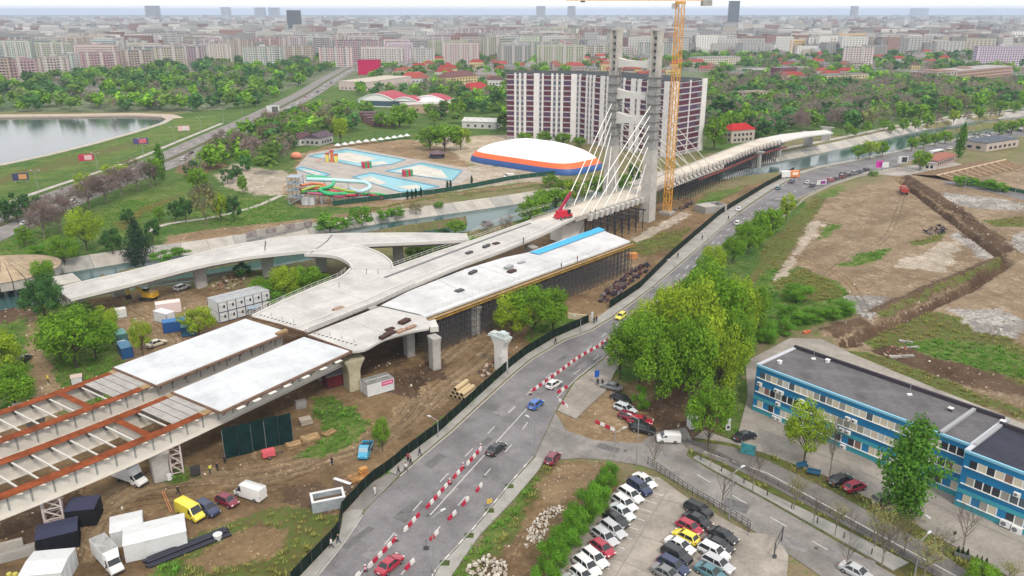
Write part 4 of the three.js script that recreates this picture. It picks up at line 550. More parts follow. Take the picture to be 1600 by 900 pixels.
// falsework frames under the far spans
{
const fm = mat([0.05, 0.05, 0.06], 0.8), proto = thing('falsework_frame', 'dark steel falsework frame standing under the far bridge span', 'falsework', 'falsework frames under the far bridge spans');
for (const z of [-6, -3, 0, 3, 6]) part(proto, 'post', boxGeo(0.28, 7, 0.28), fm, 0, 0, 3.5, z);
part(proto, 'cap_beam', boxGeo(0.4, 0.45, 14), fm, 0, 0, 7, 0); for (const [a, b] of [[-6, -3], [3, 0], [3, 6]]) part(proto, 'brace', mb().bar([0, 0.6, a], [0, 6.4, b], 0.14).geo(), fm);
const c = [[66.65,-330],[88.33,-364.2],[110.28,-394.1],[136.6,-429]]; let first = true;
for (const [x, z, h] of along(c, 3.1, 1)) { if (first) { proto.position.set(x, 0, z); proto.rotation.y = h; first = false; } else copyOf(proto, 'falsework_frame', null, x, 0, z, h); }
const c2 = [[27.25,-265.7],[36.36,-278],[44.8,-289.2]]; for (const [x, z, h] of along(c2, 5, 1)) copyOf(proto, 'falsework_frame', 'dark steel falsework frame standing under the deck before the pylon', x, 0, z, h, 'falsework frames before the pylon');
}
// lone pier beside the road, with a horned cap
{
const p = [-2.41,-161.5], t = thing('lone_pier', 'free-standing pale concrete pier with flared horned cap beside the road', 'pier', null, p[0], 0, p[1], -0.75);
part(t, 'shaft', loftPier(2.6, 1.9, 4.4, 2.1, 7.6, 2.6), concreteNew);
part(t, 'pier_cap', mb().box(-0.3, 7.85, 0, 5.2, 0.5, 2.3).box(0.7, 8.5, 0, 2.2, 0.9, 1.6).box(-1.9, 8.25, 0, 1.5, 0.4, 1.5).geo(), mat([0.5, 0.55, 0.55], 0.8, { g: 'plain', gm: 4 }));
part(t, 'bearing', mb().tube([0.7, 8.94, 0], [0.7, 9.2, 0], 0.6, 0.6, 14).geo(), mat([0.45, 0.55, 0.58], 0.6));
}
// ---------------------------------------------------------------- trees
const leafMat = new THREE.MeshPhysicalMaterial({ vertexColors: true, roughness: 1, transmission: 0.3, thickness: 0, specularIntensity: 0.15, side: THREE.DoubleSide }), barkMat = mat([0.13, 0.1, 0.08], 0.95, { g: 'rust', gm: 2 }), barkPale = mat([0.3, 0.26, 0.22], 0.95, { g: 'rust', gm: 2 });
// per kind: crown shape (start, width, clumps, lean towards the top), colours, leaf size
const KINDS = {
green: { c: [[0.115, 0.245, 0.017], [0.175, 0.325, 0.027]], base: 0.16, clumps: 24, fill: 0.85 },
lime: { c: [[0.21, 0.315, 0.02], [0.29, 0.4, 0.03]], base: 0.18, clumps: 22, fill: 0.75 },
olive: { c: [[0.085, 0.165, 0.028], [0.135, 0.225, 0.04]], base: 0.18, clumps: 20, fill: 0.9 },
dark: { c: [[0.042, 0.115, 0.032], [0.07, 0.17, 0.042]], base: 0.12, clumps: 14, fill: 1 },
pine: { c: [[0.018, 0.05, 0.028], [0.035, 0.075, 0.035]], base: 0.08, clumps: 16, fill: 1, cone: 1 },
poplar: { c: [[0.06, 0.17, 0.018], [0.1, 0.235, 0.028]], base: 0.08, clumps: 26, fill: 0.9, col: 1 },
budding: { c: [[0.19, 0.2, 0.075], [0.27, 0.26, 0.1]], base: 0.2, clumps: 16, fill: 0.3, twigs: 0.45 },
bare: { c: [[0.15, 0.115, 0.105], [0.21, 0.16, 0.145]], base: 0.2, clumps: 13, fill: 0.04, twigs: 0.9 },
bush: { c: [[0.085, 0.235, 0.018], [0.14, 0.3, 0.028]], base: -0.12, clumps: 9, fill: 1, low: 1 },
};
function crownGeo(kind, seed, leaves) { // unit tree: 10 m tall, crown about 10 m wide
const K = KINDS[kind], r = rng(seed), H = 10, p = [], c = [], n = [], cl = [], mids = [];
const y0 = H * K.base, hh = (H - y0) / 2;
for (let i = 0; i < K.clumps; i++) {
const k = (i + 0.5) / K.clumps, a = i * 2.4 + r() * 0.9; let y, rad, s;
if (K.cone) { y = y0 + (H - y0) * k * 0.94; rad = 2.9 * (1 - k) * (0.5 + 0.5 * r()); s = 0.75 + 1.7 * (1 - k); }
else if (K.col) { y = y0 + (H - y0) * k * 0.93; rad = 2.6 * Math.pow(Math.sin(Math.PI * clamp(k * 0.8 + 0.1)), 1.5) * (0.3 + 0.7 * r()); s = 0.8 + 1.1 * Math.sin(Math.PI * clamp(k * 0.8 + 0.14)) * (0.5 + 0.6 * r()); }
else { const lat = Math.asin(lerp(-0.75, 0.92, k)); y = y0 + hh + Math.sin(lat) * hh * 0.72; rad = Math.cos(lat) * 3.4 * (0.5 + 0.62 * Math.sqrt(r())); y += (r() - 0.5) * 1.3; s = (K.low ? 1.25 : 0.75) + (K.low ? 1.0 : 1.15) * r() * r() + 0.15; if (K.low) y = Math.max(y, 1.2); }
cl.push([Math.cos(a) * rad, y, Math.sin(a) * rad, s, 0.82 + 0.36 * r(), r()]); mids.push([Math.cos(a) * rad * 0.8, y - s * 0.3, Math.sin(a) * rad * 0.8]);
}
const vol = cl.reduce((t, q) => t + q[3] * q[3], 0), put = (a, b, d, e, col) => { const ux = b[0] - a[0], uy = b[1] - a[1], uz = b[2] - a[2], vx = d[0] - a[0], vy = d[1] - a[1], vz = d[2] - a[2]; let x = uy * vz - uz * vy, y = uz * vx - ux * vz, z = ux * vy - uy * vx; const l = Math.hypot(x, y, z) || 1; x /= l; y /= l; z /= l; for (const q of e ? [a, b, d, a, d, e] : [a, b, d]) { p.push(...q); n.push(x, y, z); c.push(...col); } };
for (const q of cl) {
const N = Math.round((leaves * K.fill * q[3] * q[3]) / vol), ls = 0.27 * Math.sqrt(2200 / leaves);
const tint = (v) => { const m = clamp(q[5] * 0.6 + r() * 0.5), f = q[4] * (0.8 + 0.4 * r()) * v; return [0, 1, 2].map((i) => lerp(K.c[0][i], K.c[1][i], m) * f); };
for (let i = 0; i < N; i++) {
const u = r() * 2 - 1, a = r() * 6.283, s = Math.sqrt(1 - u * u), d = [Math.cos(a) * s, u, Math.sin(a) * s], R = q[3] * (0.45 + 0.65 * Math.sqrt(r()) + (r() < 0.16 ? 0.4 * r() : 0)), bump = 1 + 0.22 * Math.sin(d[0] * 5 + q[5] * 9) * Math.cos(d[2] * 6 + d[1] * 4);
const P = [q[0] + d[0] * R * bump, q[1] + d[1] * R * 0.86 * bump, q[2] + d[2] * R * bump]; if (K.low && P[1] < 0.05) P[1] = 0.05 + r() * 0.3;
const o = [d[0] + (r() - 0.5) * 1.5, d[1] + (r() - 0.2) * 1.3, d[2] + (r() - 0.5) * 1.5], ol = Math.hypot(...o), nn = o.map((v) => v / ol), t = Math.abs(nn[1]) > 0.9 ? [1, 0, 0] : [0, 1, 0], e1 = [nn[1] * t[2] - nn[2] * t[1], nn[2] * t[0] - nn[0] * t[2], nn[0] * t[1] - nn[1] * t[0]], l1 = Math.hypot(...e1), e2 = [0, 1, 2].map((i) => (nn[(i + 1) % 3] * e1[(i + 2) % 3] - nn[(i + 2) % 3] * e1[(i + 1) % 3]) / l1), w = ls * (0.6 + 0.8 * r()), hgt2 = w * (0.6 + 0.5 * r()), A = (i, j) => P.map((v, k) => v + (e1[k] / l1) * w * i + e2[k] * hgt2 * j);
put(A(-1, -0.3), A(0.1, -0.9), A(1, 0.2), A(-0.2, 0.95), tint(1));
}
if (K.twigs) { const M = Math.round((leaves * K.twigs * (leaves < 2000 ? 1.9 : 1) * q[3] * q[3]) / vol); for (let i = 0; i < M; i++) { const u = r() * 2 - 1, a = r() * 6.283, s = Math.sqrt(1 - u * u), d = [Math.cos(a) * s, u * 0.8 + 0.35, Math.sin(a) * s], R = q[3] * (0.2 + 0.95 * Math.sqrt(r())), P = [q[0] + d[0] * R, q[1] + d[1] * R * 0.9, q[2] + d[2] * R], L = 0.5 + 0.7 * r(), w = 0.035 * Math.sqrt(2200 / leaves), E = [P[0] + (d[0] + (r() - 0.5)) * L, P[1] + (d[1] + r() * 0.6) * L, P[2] + (d[2] + (r() - 0.5)) * L]; const f = 0.75 + 0.5 * r(); put([P[0] - w, P[1], P[2] + w], [P[0] + w, P[1], P[2] - w], E, null, kind === 'budding' ? [0.14 * f, 0.115 * f, 0.085 * f] : [0, 1, 2].map((i) => KINDS.bare.c[1][i] * f)); } }
}
const g = new THREE.BufferGeometry(); g.setAttribute('position', new THREE.Float32BufferAttribute(p, 3)); g.setAttribute('normal', new THREE.Float32BufferAttribute(n, 3)); g.setAttribute('color', new THREE.Float32BufferAttribute(c, 3));
const t = mb(), tops = K.col || K.cone ? H * 0.9 : H * 0.55; t.tube([0, -0.2, 0], [0, tops * 0.5, 0.05], 0.2, 0.15, 7, false).tube([0, tops * 0.5, 0.05], [0.1, tops, 0], 0.15, 0.05, 6, false);
if (!K.cone) mids.forEach((m, i) => { if (i % (K.low ? 3 : 1) === 0) t.tube([0, Math.min(tops * 0.85, Math.max(0.3, m[1] * (K.low ? 0.2 : 0.45))), 0], m, 0.08, 0.025, 5, false); });
return [g, t.geo()];
}
function skeletonGeo(kind, seed, dense) { // real branching: trunk, limbs, branches, twigs; budding kinds carry leaf flecks at the tips
const r = rng(seed), t = mb(), f = mb(), K = KINDS[kind];
const grow = (a, d, len, rad, lvl) => { const b = [a[0] + d[0] * len, a[1] + d[1] * len, a[2] + d[2] * len]; if (lvl < 2) t.tube(a, b, rad, rad * 0.6, lvl ? 4 : 6, false); else { const w = rad; f.col = kind === 'bare' ? [0.1 + 0.05 * r(), 0.075 + 0.03 * r(), 0.06 + 0.03 * r()] : [0.13, 0.1, 0.07]; f.tri([a[0] - w, a[1], a[2] + w], [a[0] + w, a[1], a[2] - w], b); f.tri([a[0], a[1] - w, a[2]], [a[0], a[1] + w, a[2]], b); }
if (lvl === 3) { if (kind === 'budding') for (let i = 0; i < 3; i++) { const p = b.map((v) => v + (r() - 0.5) * 0.7), s = 0.09 + 0.1 * r(), m = r(); f.col = K.c[0].map((v, q) => lerp(v, K.c[1][q], m) * (0.8 + 0.5 * r())); f.tri([p[0] - s, p[1], p[2]], [p[0] + s * r(), p[1] + s, p[2] - s], [p[0] + s, p[1] - s * r(), p[2] + s]); } return; }
const n = [7, 5, dense, 0][lvl]; for (let i = 0; i < n; i++) { const k = lvl ? 0.35 + 0.65 * (i + r()) / n : 0.45 + 0.55 * (i + 0.5) / n, q = [0, 1, 2].map((v) => lerp(a[v], b[v], k)), az = i * 2.4 + r() * 1.2, out = lvl ? 0.75 : 0.62, e = [d[0] * 0.6 + Math.cos(az) * out, d[1] * 0.6 + 0.32 + r() * 0.25, d[2] * 0.6 + Math.sin(az) * out], l = Math.hypot(...e); grow(q, e.map((v) => v / l), len * [0.95, 0.62, 0.55][lvl] * (0.7 + 0.5 * r()), rad * 0.45, lvl + 1); } };
grow([0, -0.2, 0], [0.04, 1, 0.02], 5.2, 0.2, 0); return [f.geo(), t.geo()];
}
const protos = {}; let treeSeed = 500;
function treeProto(kind, lod, v) { return (protos[kind + lod + v] ??= lod === 0 && (kind === 'bare' || kind === 'budding') ? skeletonGeo(kind, (treeSeed += 17), 6) : crownGeo(kind, (treeSeed += 17), [6500, 1500, 320][lod])); }
const LONG = { green: 'leafy green', lime: 'yellow-green', olive: 'olive green', dark: 'dark green', pine: 'dark conifer', poplar: 'tall narrow green', budding: 'pale budding', bare: 'bare purple-brown', bush: 'low bright green' };
let treeCount = 0;
function plant(kind, x, z, h, w, where, group) {
const lod = z > -255 ? 0 : z > -520 ? 1 : 2, v = treeCount++ % 3, [crown, trunk] = treeProto(kind, lod, v), bush = kind === 'bush';
const t = thing(bush ? 'bush' : kind === 'pine' ? 'conifer' : 'tree', `${LONG[kind]} ${bush ? 'bush' : kind === 'pine' ? '' : 'tree '}${where}`.replace(/ +/g, ' ').replace('conifer ', 'conifer tree '), bush ? 'bush' : 'tree', `${LONG[kind]} ${bush ? 'bushes' : 'trees'} ${group}`, x, Math.max(-1.5, hgt(x, z)), z, treeCount * 2.399);
const s = h / 10, f = (w / 10) * { poplar: 1.35, pine: 1.35 , bush: 1.12 }[kind] || (w / 10) * 1.0; t.scale.set(f, s, f);
part(t, 'crown', crown, leafMat); part(t, 'trunk', trunk, kind === 'bare' || kind === 'budding' ? barkPale : barkMat); return t;
}
const K1 = { g: 'green', y: 'lime', d: 'dark', c: 'pine', p: 'poplar', h: 'budding', b: 'bare', u: 'bush' };
const NTH = ['leftmost', 'second-from-left', 'third-from-left', 'fourth-from-left', 'fifth-from-left', 'sixth-from-left', 'seventh-from-left', 'eighth-from-left', 'ninth-from-left', 'tenth-from-left', 'eleventh-from-left', 'twelfth-from-left', 'thirteenth-from-left', 'fourteenth-from-left', 'fifteenth-from-left', 'sixteenth-from-left'];
const grove = (list, where, group) => { for (const k of Object.keys(K1)) { const l = list.filter((q) => (q[4] ?? 'g') === k).sort((a, b) => a[0] / -a[1] - b[0] / -b[1]); l.forEach(([x, z, h, w], i) => { const t = plant(K1[k], x, z, h, w, where, group); if (l.length > 1) t.userData.label = `${l.length === 2 && i ? 'rightmost' : NTH[i]} ${t.userData.label}`; }); } };
grove([[23.19,-156.6,12.47,9.55,'g'],[27.32,-154.7,17.2,12.09,'g'],[34.14,-162.2,19.98,13.96,'y'],[37.57,-154.7,24.43,14.68,'y'],[45.19,-165.6,23.21,15.6,'g'],[51.25,-168.8,20.27,11.57,'y'],[57.35,-176.3,15.49,9.05,'g'],[29.3,-142.6,18.88,11.87,'g'],[34.59,-140.4,21.78,12.29,'g'],[40.77,-142.6,20.45,10.6,'y'],[46.56,-154.1,17.43,9.37,'g'],[35.46,-127.3,14.04,9.69,'g'],[31.87,-172.9,12,12.64,'y'],[45.76,-182.8,17.37,14,'g'],[53.34,-182.8,14.95,11.69,'g']], 'in the dense clump between main road and blue building', 'in the clump beside the main road');
grove([[70.75,-189.2,5.2,8.1,'u'],[76.41,-191.4,3.86,7.54,'u'],[82.68,-192.8,3.35,6.6,'u'],[60.53,-176.7,4.94,7.02,'u'],[66.28,-182.8,4.23,7.23,'u'],[87.26,-196,3.93,6.69,'u'],[77.97,-205.8,5.55,8.72,'u'],[25.48,-142.6,5.63,3.8,'u']], 'in the overgrown strip beside the cleared lot', 'beside the cleared lot');
grove([[60.25,-227,10.32,9.88,'y'],[69.33,-239.8,9.15,9.19,'g'],[76.66,-249.6,11.35,9.51,'g'],[83.25,-259.3,11.06,9,'g'],[92.34,-274.9,10.23,8.59,'g'],[103.26,-293.2,11.28,7.19,'y'],[79.15,-264.9,6.79,7.88,'g'],[90.25,-280.1,8.28,7.83,'g'],[54.99,-216.5,9.94,9.1,'g']], 'along the lot fence on the main road', 'along the lot fence');
grove([[0,-177.9,12.1,9.46,'y'],[4.97,-179.5,13.95,13.05,'g'],[10.1,-182.8,12.02,11.25,'g']], 'in the trio behind the lone pier', 'behind the lone pier');
grove([[-23.27,-126.41,7.23,3.88,'g']], 'standing alone beside the blue pickup', 'beside the pickup');
grove([[-96.73,-162.2,14.72,15.43,'g'],[-118.41,-189.2,13.84,11.26,'d'],[-95.01,-167.4,11.26,11.58,'g'],[-108.21,-155.7,11.84,9.5,'y'],[-98.74,-142.6,10.04,11.35,'g'],[-103.05,-167.4,9.41,10.15,'g'],[-116.94,-167.4,7.87,7.26,'y'],[-98.25,-178.7,8.26,9.22,'y'],[-129.66,-205.8,7.01,6.97,'d']], 'in the green patch above the steel viaduct', 'above the steel viaduct');
grove([[-84.82,-168.8,9.16,6.13,'y'],[-75.8,-179.5,8.61,8.94,'y'],[-103.72,-200.8,1.82,5.14,'h']], 'between the site containers', 'between the site containers');
grove([[-67.68,-204.8,7.35,8.67,'g'],[-61.33,-205.8,10.46,10.78,'y'],[-56.72,-210,9.34,10.63,'g'],[-63.7,-201.8,6,8.57,'u'],[-54.99,-216.5,4.82,7.31,'g'],[-58.29,-200.8,5.44,6.83,'u'],[-78.81,-222.2,5.5,5.61,'d']], 'under the loop of the curving ramp', 'under the loop ramp');
grove([[-29.43,-242.6,6.32,10.51,'g'],[-20.72,-248.2,6.44,10.73,'g'],[-13.91,-257,4.43,8.53,'g'],[-20.13,-276.6,4.7,9.58,'g'],[-25.31,-278.4,2.84,5.51,'d'],[-2.3,-278.4,5.67,6.88,'b'],[-9.2,-278.4,4.02,5.05,'b']], 'between the ramp and the overpass', 'between ramp and overpass');
grove([[-66.73,-283.8,7.66,11.19,'u'],[-56.69,-293.2,8.12,9.13,'u'],[-49.61,-302.1,4.31,5.94,'u'],[-45.36,-307.4,4.11,7.04,'u'],[-38.28,-311.6,4.16,6.62,'h'],[-30.03,-319.4,2.93,4.17,'u'],[-61.97,-289.3,4.4,5.71,'u']], 'on the canal bank below the water park', 'on the canal bank below the water park');
grove([[9.83,-299.1,9.99,12.71,'g'],[17.47,-313.8,10.66,14.05,'g'],[6.67,-289.3,9.23,11.38,'g'],[26.91,-329.9,10.05,12.85,'y'],[36.46,-345,9.04,12.29,'g'],[13.54,-332.4,5.49,10.81,'g'],[23.84,-345,7.92,11.18,'g'],[27.83,-294.1,6.18,7.24,'d'],[49.08,-345,10.72,8.37,'g'],[56.27,-365.8,10.39,7.66,'d'],[17.32,-355.8,5.82,9.79,'g']], 'on the canal bank beside the pylon', 'beside the pylon');
grove([[5.38,-92.66,6.81,4.26,'u'],[7.24,-96.83,6.23,4.6,'u'],[9.67,-101.91,6.31,5.37,'u'],[11.98,-106.09,6.58,5.54,'u'],[15.35,-113.09,5.66,3.76,'u'],[16.72,-117.66,3.48,3.03,'u'],[8.52,-99.32,5.56,4.14,'u'],[13.76,-109.85,5.68,4.28,'u'],[4.55,-89.66,5.76,4.33,'u']], 'in the hedge row along the car park', 'in the car park hedge');
grove([[24.61,-120.67,6.15,4.62,'b'],[33.05,-108.12,8.37,6.22,'b'],[39.74,-113.83,6.28,4.82,'b'],[41.69,-117.66,5.93,3.88,'b'],[34.51,-121.28,5.05,3.76,'h']], 'on the verge of the side street', 'on the side street verge');
grove([[51.34,-122.96,12.02,8.66,'y']], 'before the far half of the blue building', 'before the blue building'); grove([[53.86,-117.66,12.16,5.78,'h']], 'beside the blue benches', 'beside the benches'); grove([[61.41,-106.76,18.19,10.58,'p']], 'before the middle of the blue building', 'before the middle of the blue building');
grove([[44.77,-108.63,6.1,4.64,'h'],[48.73,-101.91,5.64,4.22,'h'],[47.35,-94.02,6.13,5.03,'b'],[53.61,-99.32,6.65,5.82,'h'],[52.85,-94.99,7.85,5.97,'h'],[57.08,-97.4,6.57,5.54,'h'],[57.38,-92.26,5.85,6.38,'h'],[66.54,-98.87,7.28,5.79,'b'],[61.62,-95.69,5.44,4.56,'h'],[51.74,-103.17,4,3.88,'h'],[64.52,-90.95,3.72,5.27,'g'],[69.27,-92.26,2.68,3.92,'h'],[46.46,-104.78,5.17,3.34,'b'],[57.52,-100.83,5.06,3.81,'b']], 'in the verge between the side street and the yard', 'in the street verge');
grove([[-185.7,-292.2,11.49,12.43,'d'],[-185,-301.1,8.55,10.34,'d'],[-189.9,-291.2,6.86,7.64,'d'],[-162.3,-268.1,12.71,13.68,'b'],[-162.2,-278.4,13.11,11.87,'b'],[-172.3,-305.2,11.67,12.94,'b'],[-169.5,-313.8,11.94,13.28,'b'],[-167.2,-322.9,11.71,13.63,'b'],[-167.5,-337.3,12.16,14.2,'b'],[-165.2,-347.7,11.63,12.92,'b'],[-162.8,-355.8,11.01,12.06,'b'],[-181.1,-334.8,10.99,9.77,'y'],[-179.7,-358.6,10.51,12.73,'y'],[-165.1,-373.3,17.42,5.99,'p'],[-161.9,-358.6,14.54,9.82,'g'],[-135,-339.9,12.78,10.45,'g'],[-113.25,-287.5,16.3,11.27,'h'],[-109.2,-292.2,11.97,7.65,'y'],[-104.15,-292.2,10.52,6.46,'d'],[-126.27,-292.2,8.58,6.46,'d'],[-122.43,-292.2,10.04,6.46,'d'],[-132.3,-292.2,6.15,4.79,'g'],[-140.5,-254,14.72,12.16,'y'],[-142.1,-242.6,10.06,10.89,'g'],[-131.4,-252.5,9.54,7.74,'d'],[-121.98,-250.3,14.33,9.11,'c'],[-121.11,-260.1,9.77,6.45,'d'],[-116.15,-339.9,8.93,5.51,'g'],[-130.5,-362.9,7.39,7.91,'d'],[-128.19,-370.2,7.82,7.16,'d'],[-143,-289.3,6.1,5.7,'d'],[-153.4,-248.2,4.3,6.2,'u'],[-113.98,-248.2,3.23,8.27,'u'],[-110.06,-254,3.07,7.61,'u'],[-137,-222.2,8.8,8.39,'g'],[-153.8,-381,7.71,9.2,'d'],[-152.3,-402.6,7.77,10.98,'d'],[-155,-424.7,8.15,11.55,'b'],[-163.9,-259.3,7.33,6.44,'g'],[-186.7,-389,7.85,9.38,'h']], 'in the lakeside park between boulevard and canal', 'in the lakeside park');
grove([[211.8,-509.7,9.19,6.46,'g'],[215.2,-507,6.38,5.23,'g'],[229,-520.9,8.57,6.6,'g'],[246.2,-535.5,7.53,7.2,'g'],[250.4,-532.5,6.25,5.9,'g'],[259.3,-535.5,10.03,7.19,'g'],[271.8,-544.7,8.5,7.31,'g'],[284.2,-554.1,12.49,9.61,'g'],[294.4,-560.6,10.46,7.07,'b'],[316.6,-581,10.36,9.15,'y'],[330,-588.1,8.21,6.95,'b'],[344.9,-599,10.65,10.36,'g'],[359.8,-610.4,10.37,9.59,'h'],[375.7,-626.2,12.53,11.79,'g'],[394.3,-638.6,9.83,10.02,'g'],[409.7,-651.4,11.01,11.23,'g']], 'in the row on the far canal quay', 'on the far canal quay');
grove([[185.1,-426.6,8.52,9.55,'g'],[190.9,-426.6,10.88,10.22,'y'],[201.2,-434.5,9,8.67,'g'],[225.1,-451.3,8.95,7.91,'g'],[237.4,-462.4,9.51,8.09,'g'],[247.1,-469.3,8.9,8.21,'g'],[258,-478.8,8.69,9.51,'g'],[203.1,-395.7,10.82,10.79,'g'],[306.2,-507,10.34,9.64,'g'],[320.8,-518.1,9.73,9.84,'g'],[336,-529.6,9.93,10.05,'g']], 'by the canal railing along the far road', 'by the canal railing'); grove([[241.9,-432.5,19.16,6.88,'p']], 'beside the red-roofed kiosk', 'beside the kiosk');
grove([[203.5,-358.6,5.28,7.54,'u'],[208.6,-357.2,4.39,6.94,'u'],[211.9,-350.4,5.17,8.51,'u'],[214.6,-345,4.54,6.72,'u'],[173.8,-381,2.79,4.3,'u']], 'in the strip beside the excavation fence', 'beside the excavation fence');
// scattered park and town trees: singled-out individuals, largest first
function scatter(poly, n, seed, kinds, h0, h1, fn) { const r = rng(seed); let xs = poly.map((p) => p[0]), zs = poly.map((p) => p[1]), x0 = Math.min(...xs), x1 = Math.max(...xs), z0 = Math.min(...zs), z1 = Math.max(...zs), made = 0; for (let i = 0; i < n * 40 && made < n; i++) { const x = lerp(x0, x1, r()), z = lerp(z0, z1, r()); if (!inside(poly, x, z)) continue; const k = kinds[Math.floor(r() * kinds.length)], h = lerp(h0, h1, r()); if (fn(k, x, z, h, h * (0.75 + 0.4 * r())) !== false) made++; } }
const keepOff = []; // footprints that trees stay clear of: [x, z, radius]
const clear = (x, z, m = 0) => !keepOff.some((k) => Math.hypot(x - k[0], z - k[1]) < k[2] + m) && lineDist(blvd, x, z) > 15;
// ---------------------------------------------------------------- buildings
const glassDark = mat([0.03, 0.035, 0.045], 0.12), glassBlue = mat([0.06, 0.1, 0.13], 0.1), frameWhite = mat([0.72, 0.73, 0.74], 0.6), creamBlind = mat([0.55, 0.5, 0.4], 0.8), plaster = (c) => mat(c, 0.9, { g: 'plain', gm: 12 }), roofDark = mat([0.17, 0.165, 0.175], 0.95, { g: 'roof', gm: 11 });
const C = { cream: [0.46, 0.42, 0.37], pink: [0.41, 0.32, 0.315], white: [0.58, 0.57, 0.555], grey: [0.36, 0.36, 0.36], yellow: [0.62, 0.5, 0.27], brick: [0.36, 0.2, 0.15], redRoof: [0.36, 0.06, 0.05], brownRoof: [0.14, 0.085, 0.08], greyRoof: [0.22, 0.22, 0.23], tile: [0.34, 0.11, 0.08] };
// a block whose front runs from A to B (seen from the camera's side), depth going away
function block(name, label, cat, group, A, B, depth, h, o = {}) {
const L = dist(A, B), ry = head(A, B), t = thing(name, label, cat, group, A[0], 0, A[1], ry), fl = o.floor ?? 3, b = mb();
keepOff.push([A[0] + Math.cos(ry) * L / 2 - Math.sin(ry) * depth / 2, A[1] - Math.sin(ry) * L / 2 - Math.cos(ry) * depth / 2, Math.max(L, depth) * 0.55]);
part(t, 'wall', mb().box(L / 2, h / 2 - 0.1, -depth / 2, L, h + 0.2, depth).geo(), plaster(o.wall ?? C.cream));
if (o.roof === 'hip' || o.roof === 'gable') { const e = 0.5, r = o.rise ?? depth * 0.32, x0 = -e, x1 = L + e, z0 = e, z1 = -depth - e, k = o.roof === 'hip' ? Math.min(L, depth) * 0.42 : 0, zm = -depth / 2, g = mb(), y = h + 0.02; const p = [[x0, y, z0], [x1, y, z0], [x1, y, z1], [x0, y, z1]], q = [[x0 + k, y + r, zm], [x1 - k, y + r, zm]]; g.quad(p[0], p[1], q[1], q[0]).quad(p[2], p[3], q[0], q[1]).tri(p[1], p[2], q[1]).tri(p[3], p[0], q[0]).quad(p[3], p[2], p[1], p[0]); part(t, 'roof', g.geo(), mat(o.roofC ?? C.redRoof, 0.9, { g: 'roof', gm: 5 })); }
else { part(t, 'roof', mb().box(L / 2, h + 0.18, -depth / 2, L + 0.5, 0.3, depth + 0.5).geo(), mat(o.roofC ?? C.greyRoof, 0.95, { g: 'roof', gm: 9 })); if (o.top) part(t, 'roof_house', mb().box(L * 0.5, h + 1.3, -depth / 2, Math.min(6, L * 0.3), 2.4, depth * 0.5).geo(), plaster(o.wall ?? C.cream)); }
const win = mb(), bal = mb(), sp = o.pitch ?? 3.2, ww = o.ww ?? 1.5, wh = o.wh ?? 1.5; let n = 0; const single = [];
for (let y = (o.y0 ?? 1); y + wh < h - 0.3; y += fl) for (const [len, f] of [[L, (s) => [s, 0.05, 1, 0]], [depth, (s) => [L + 0.05, -s, 0, 1]], [depth, (s) => [-0.05, -s, 0, 1]]]) { const m = Math.floor((len - 1) / sp); for (let i = 0; i < m; i++) { const s = (len - m * sp) / 2 + (i + 0.5) * sp, [x, z, a, c] = f(s); const isB = o.balc && (i % 4 === 1 || i % 4 === 2); if (o.single && n < 280 && a) single.push([x, y + wh / 2, z]); else win.box(x, y + wh / 2, z, a ? ww * (isB ? 1.6 : 1) : 0.1, wh, a ? 0.1 : ww); n++; if (isB) bal.box(x, y - 0.35, z + a * 0.4 + 0, a ? sp : 0.8, 1.0, a ? 0.9 : sp); } }
if (o.bays) { const bg = mb(); for (let x = 8; x < L - 4; x += 15.5) bg.box(x, h / 2 + 0.4, 0.35, 3.2, h + 0.8, 0.9); stuffPart(t, 'stair_bays', bg.geo(), plaster(o.bays)); }
if (single.length) for (const [x, y, z] of single) part(t, 'window', boxGeo(ww, wh, 0.1), o.glass ?? glassDark, 0, x, y, z);
if (win.p.length) stuffPart(t, 'windows', win.geo(), o.glass ?? glassDark); if (bal.p.length) stuffPart(t, 'balconies', bal.geo(), plaster(o.balcC ?? C.white));
return t;
}
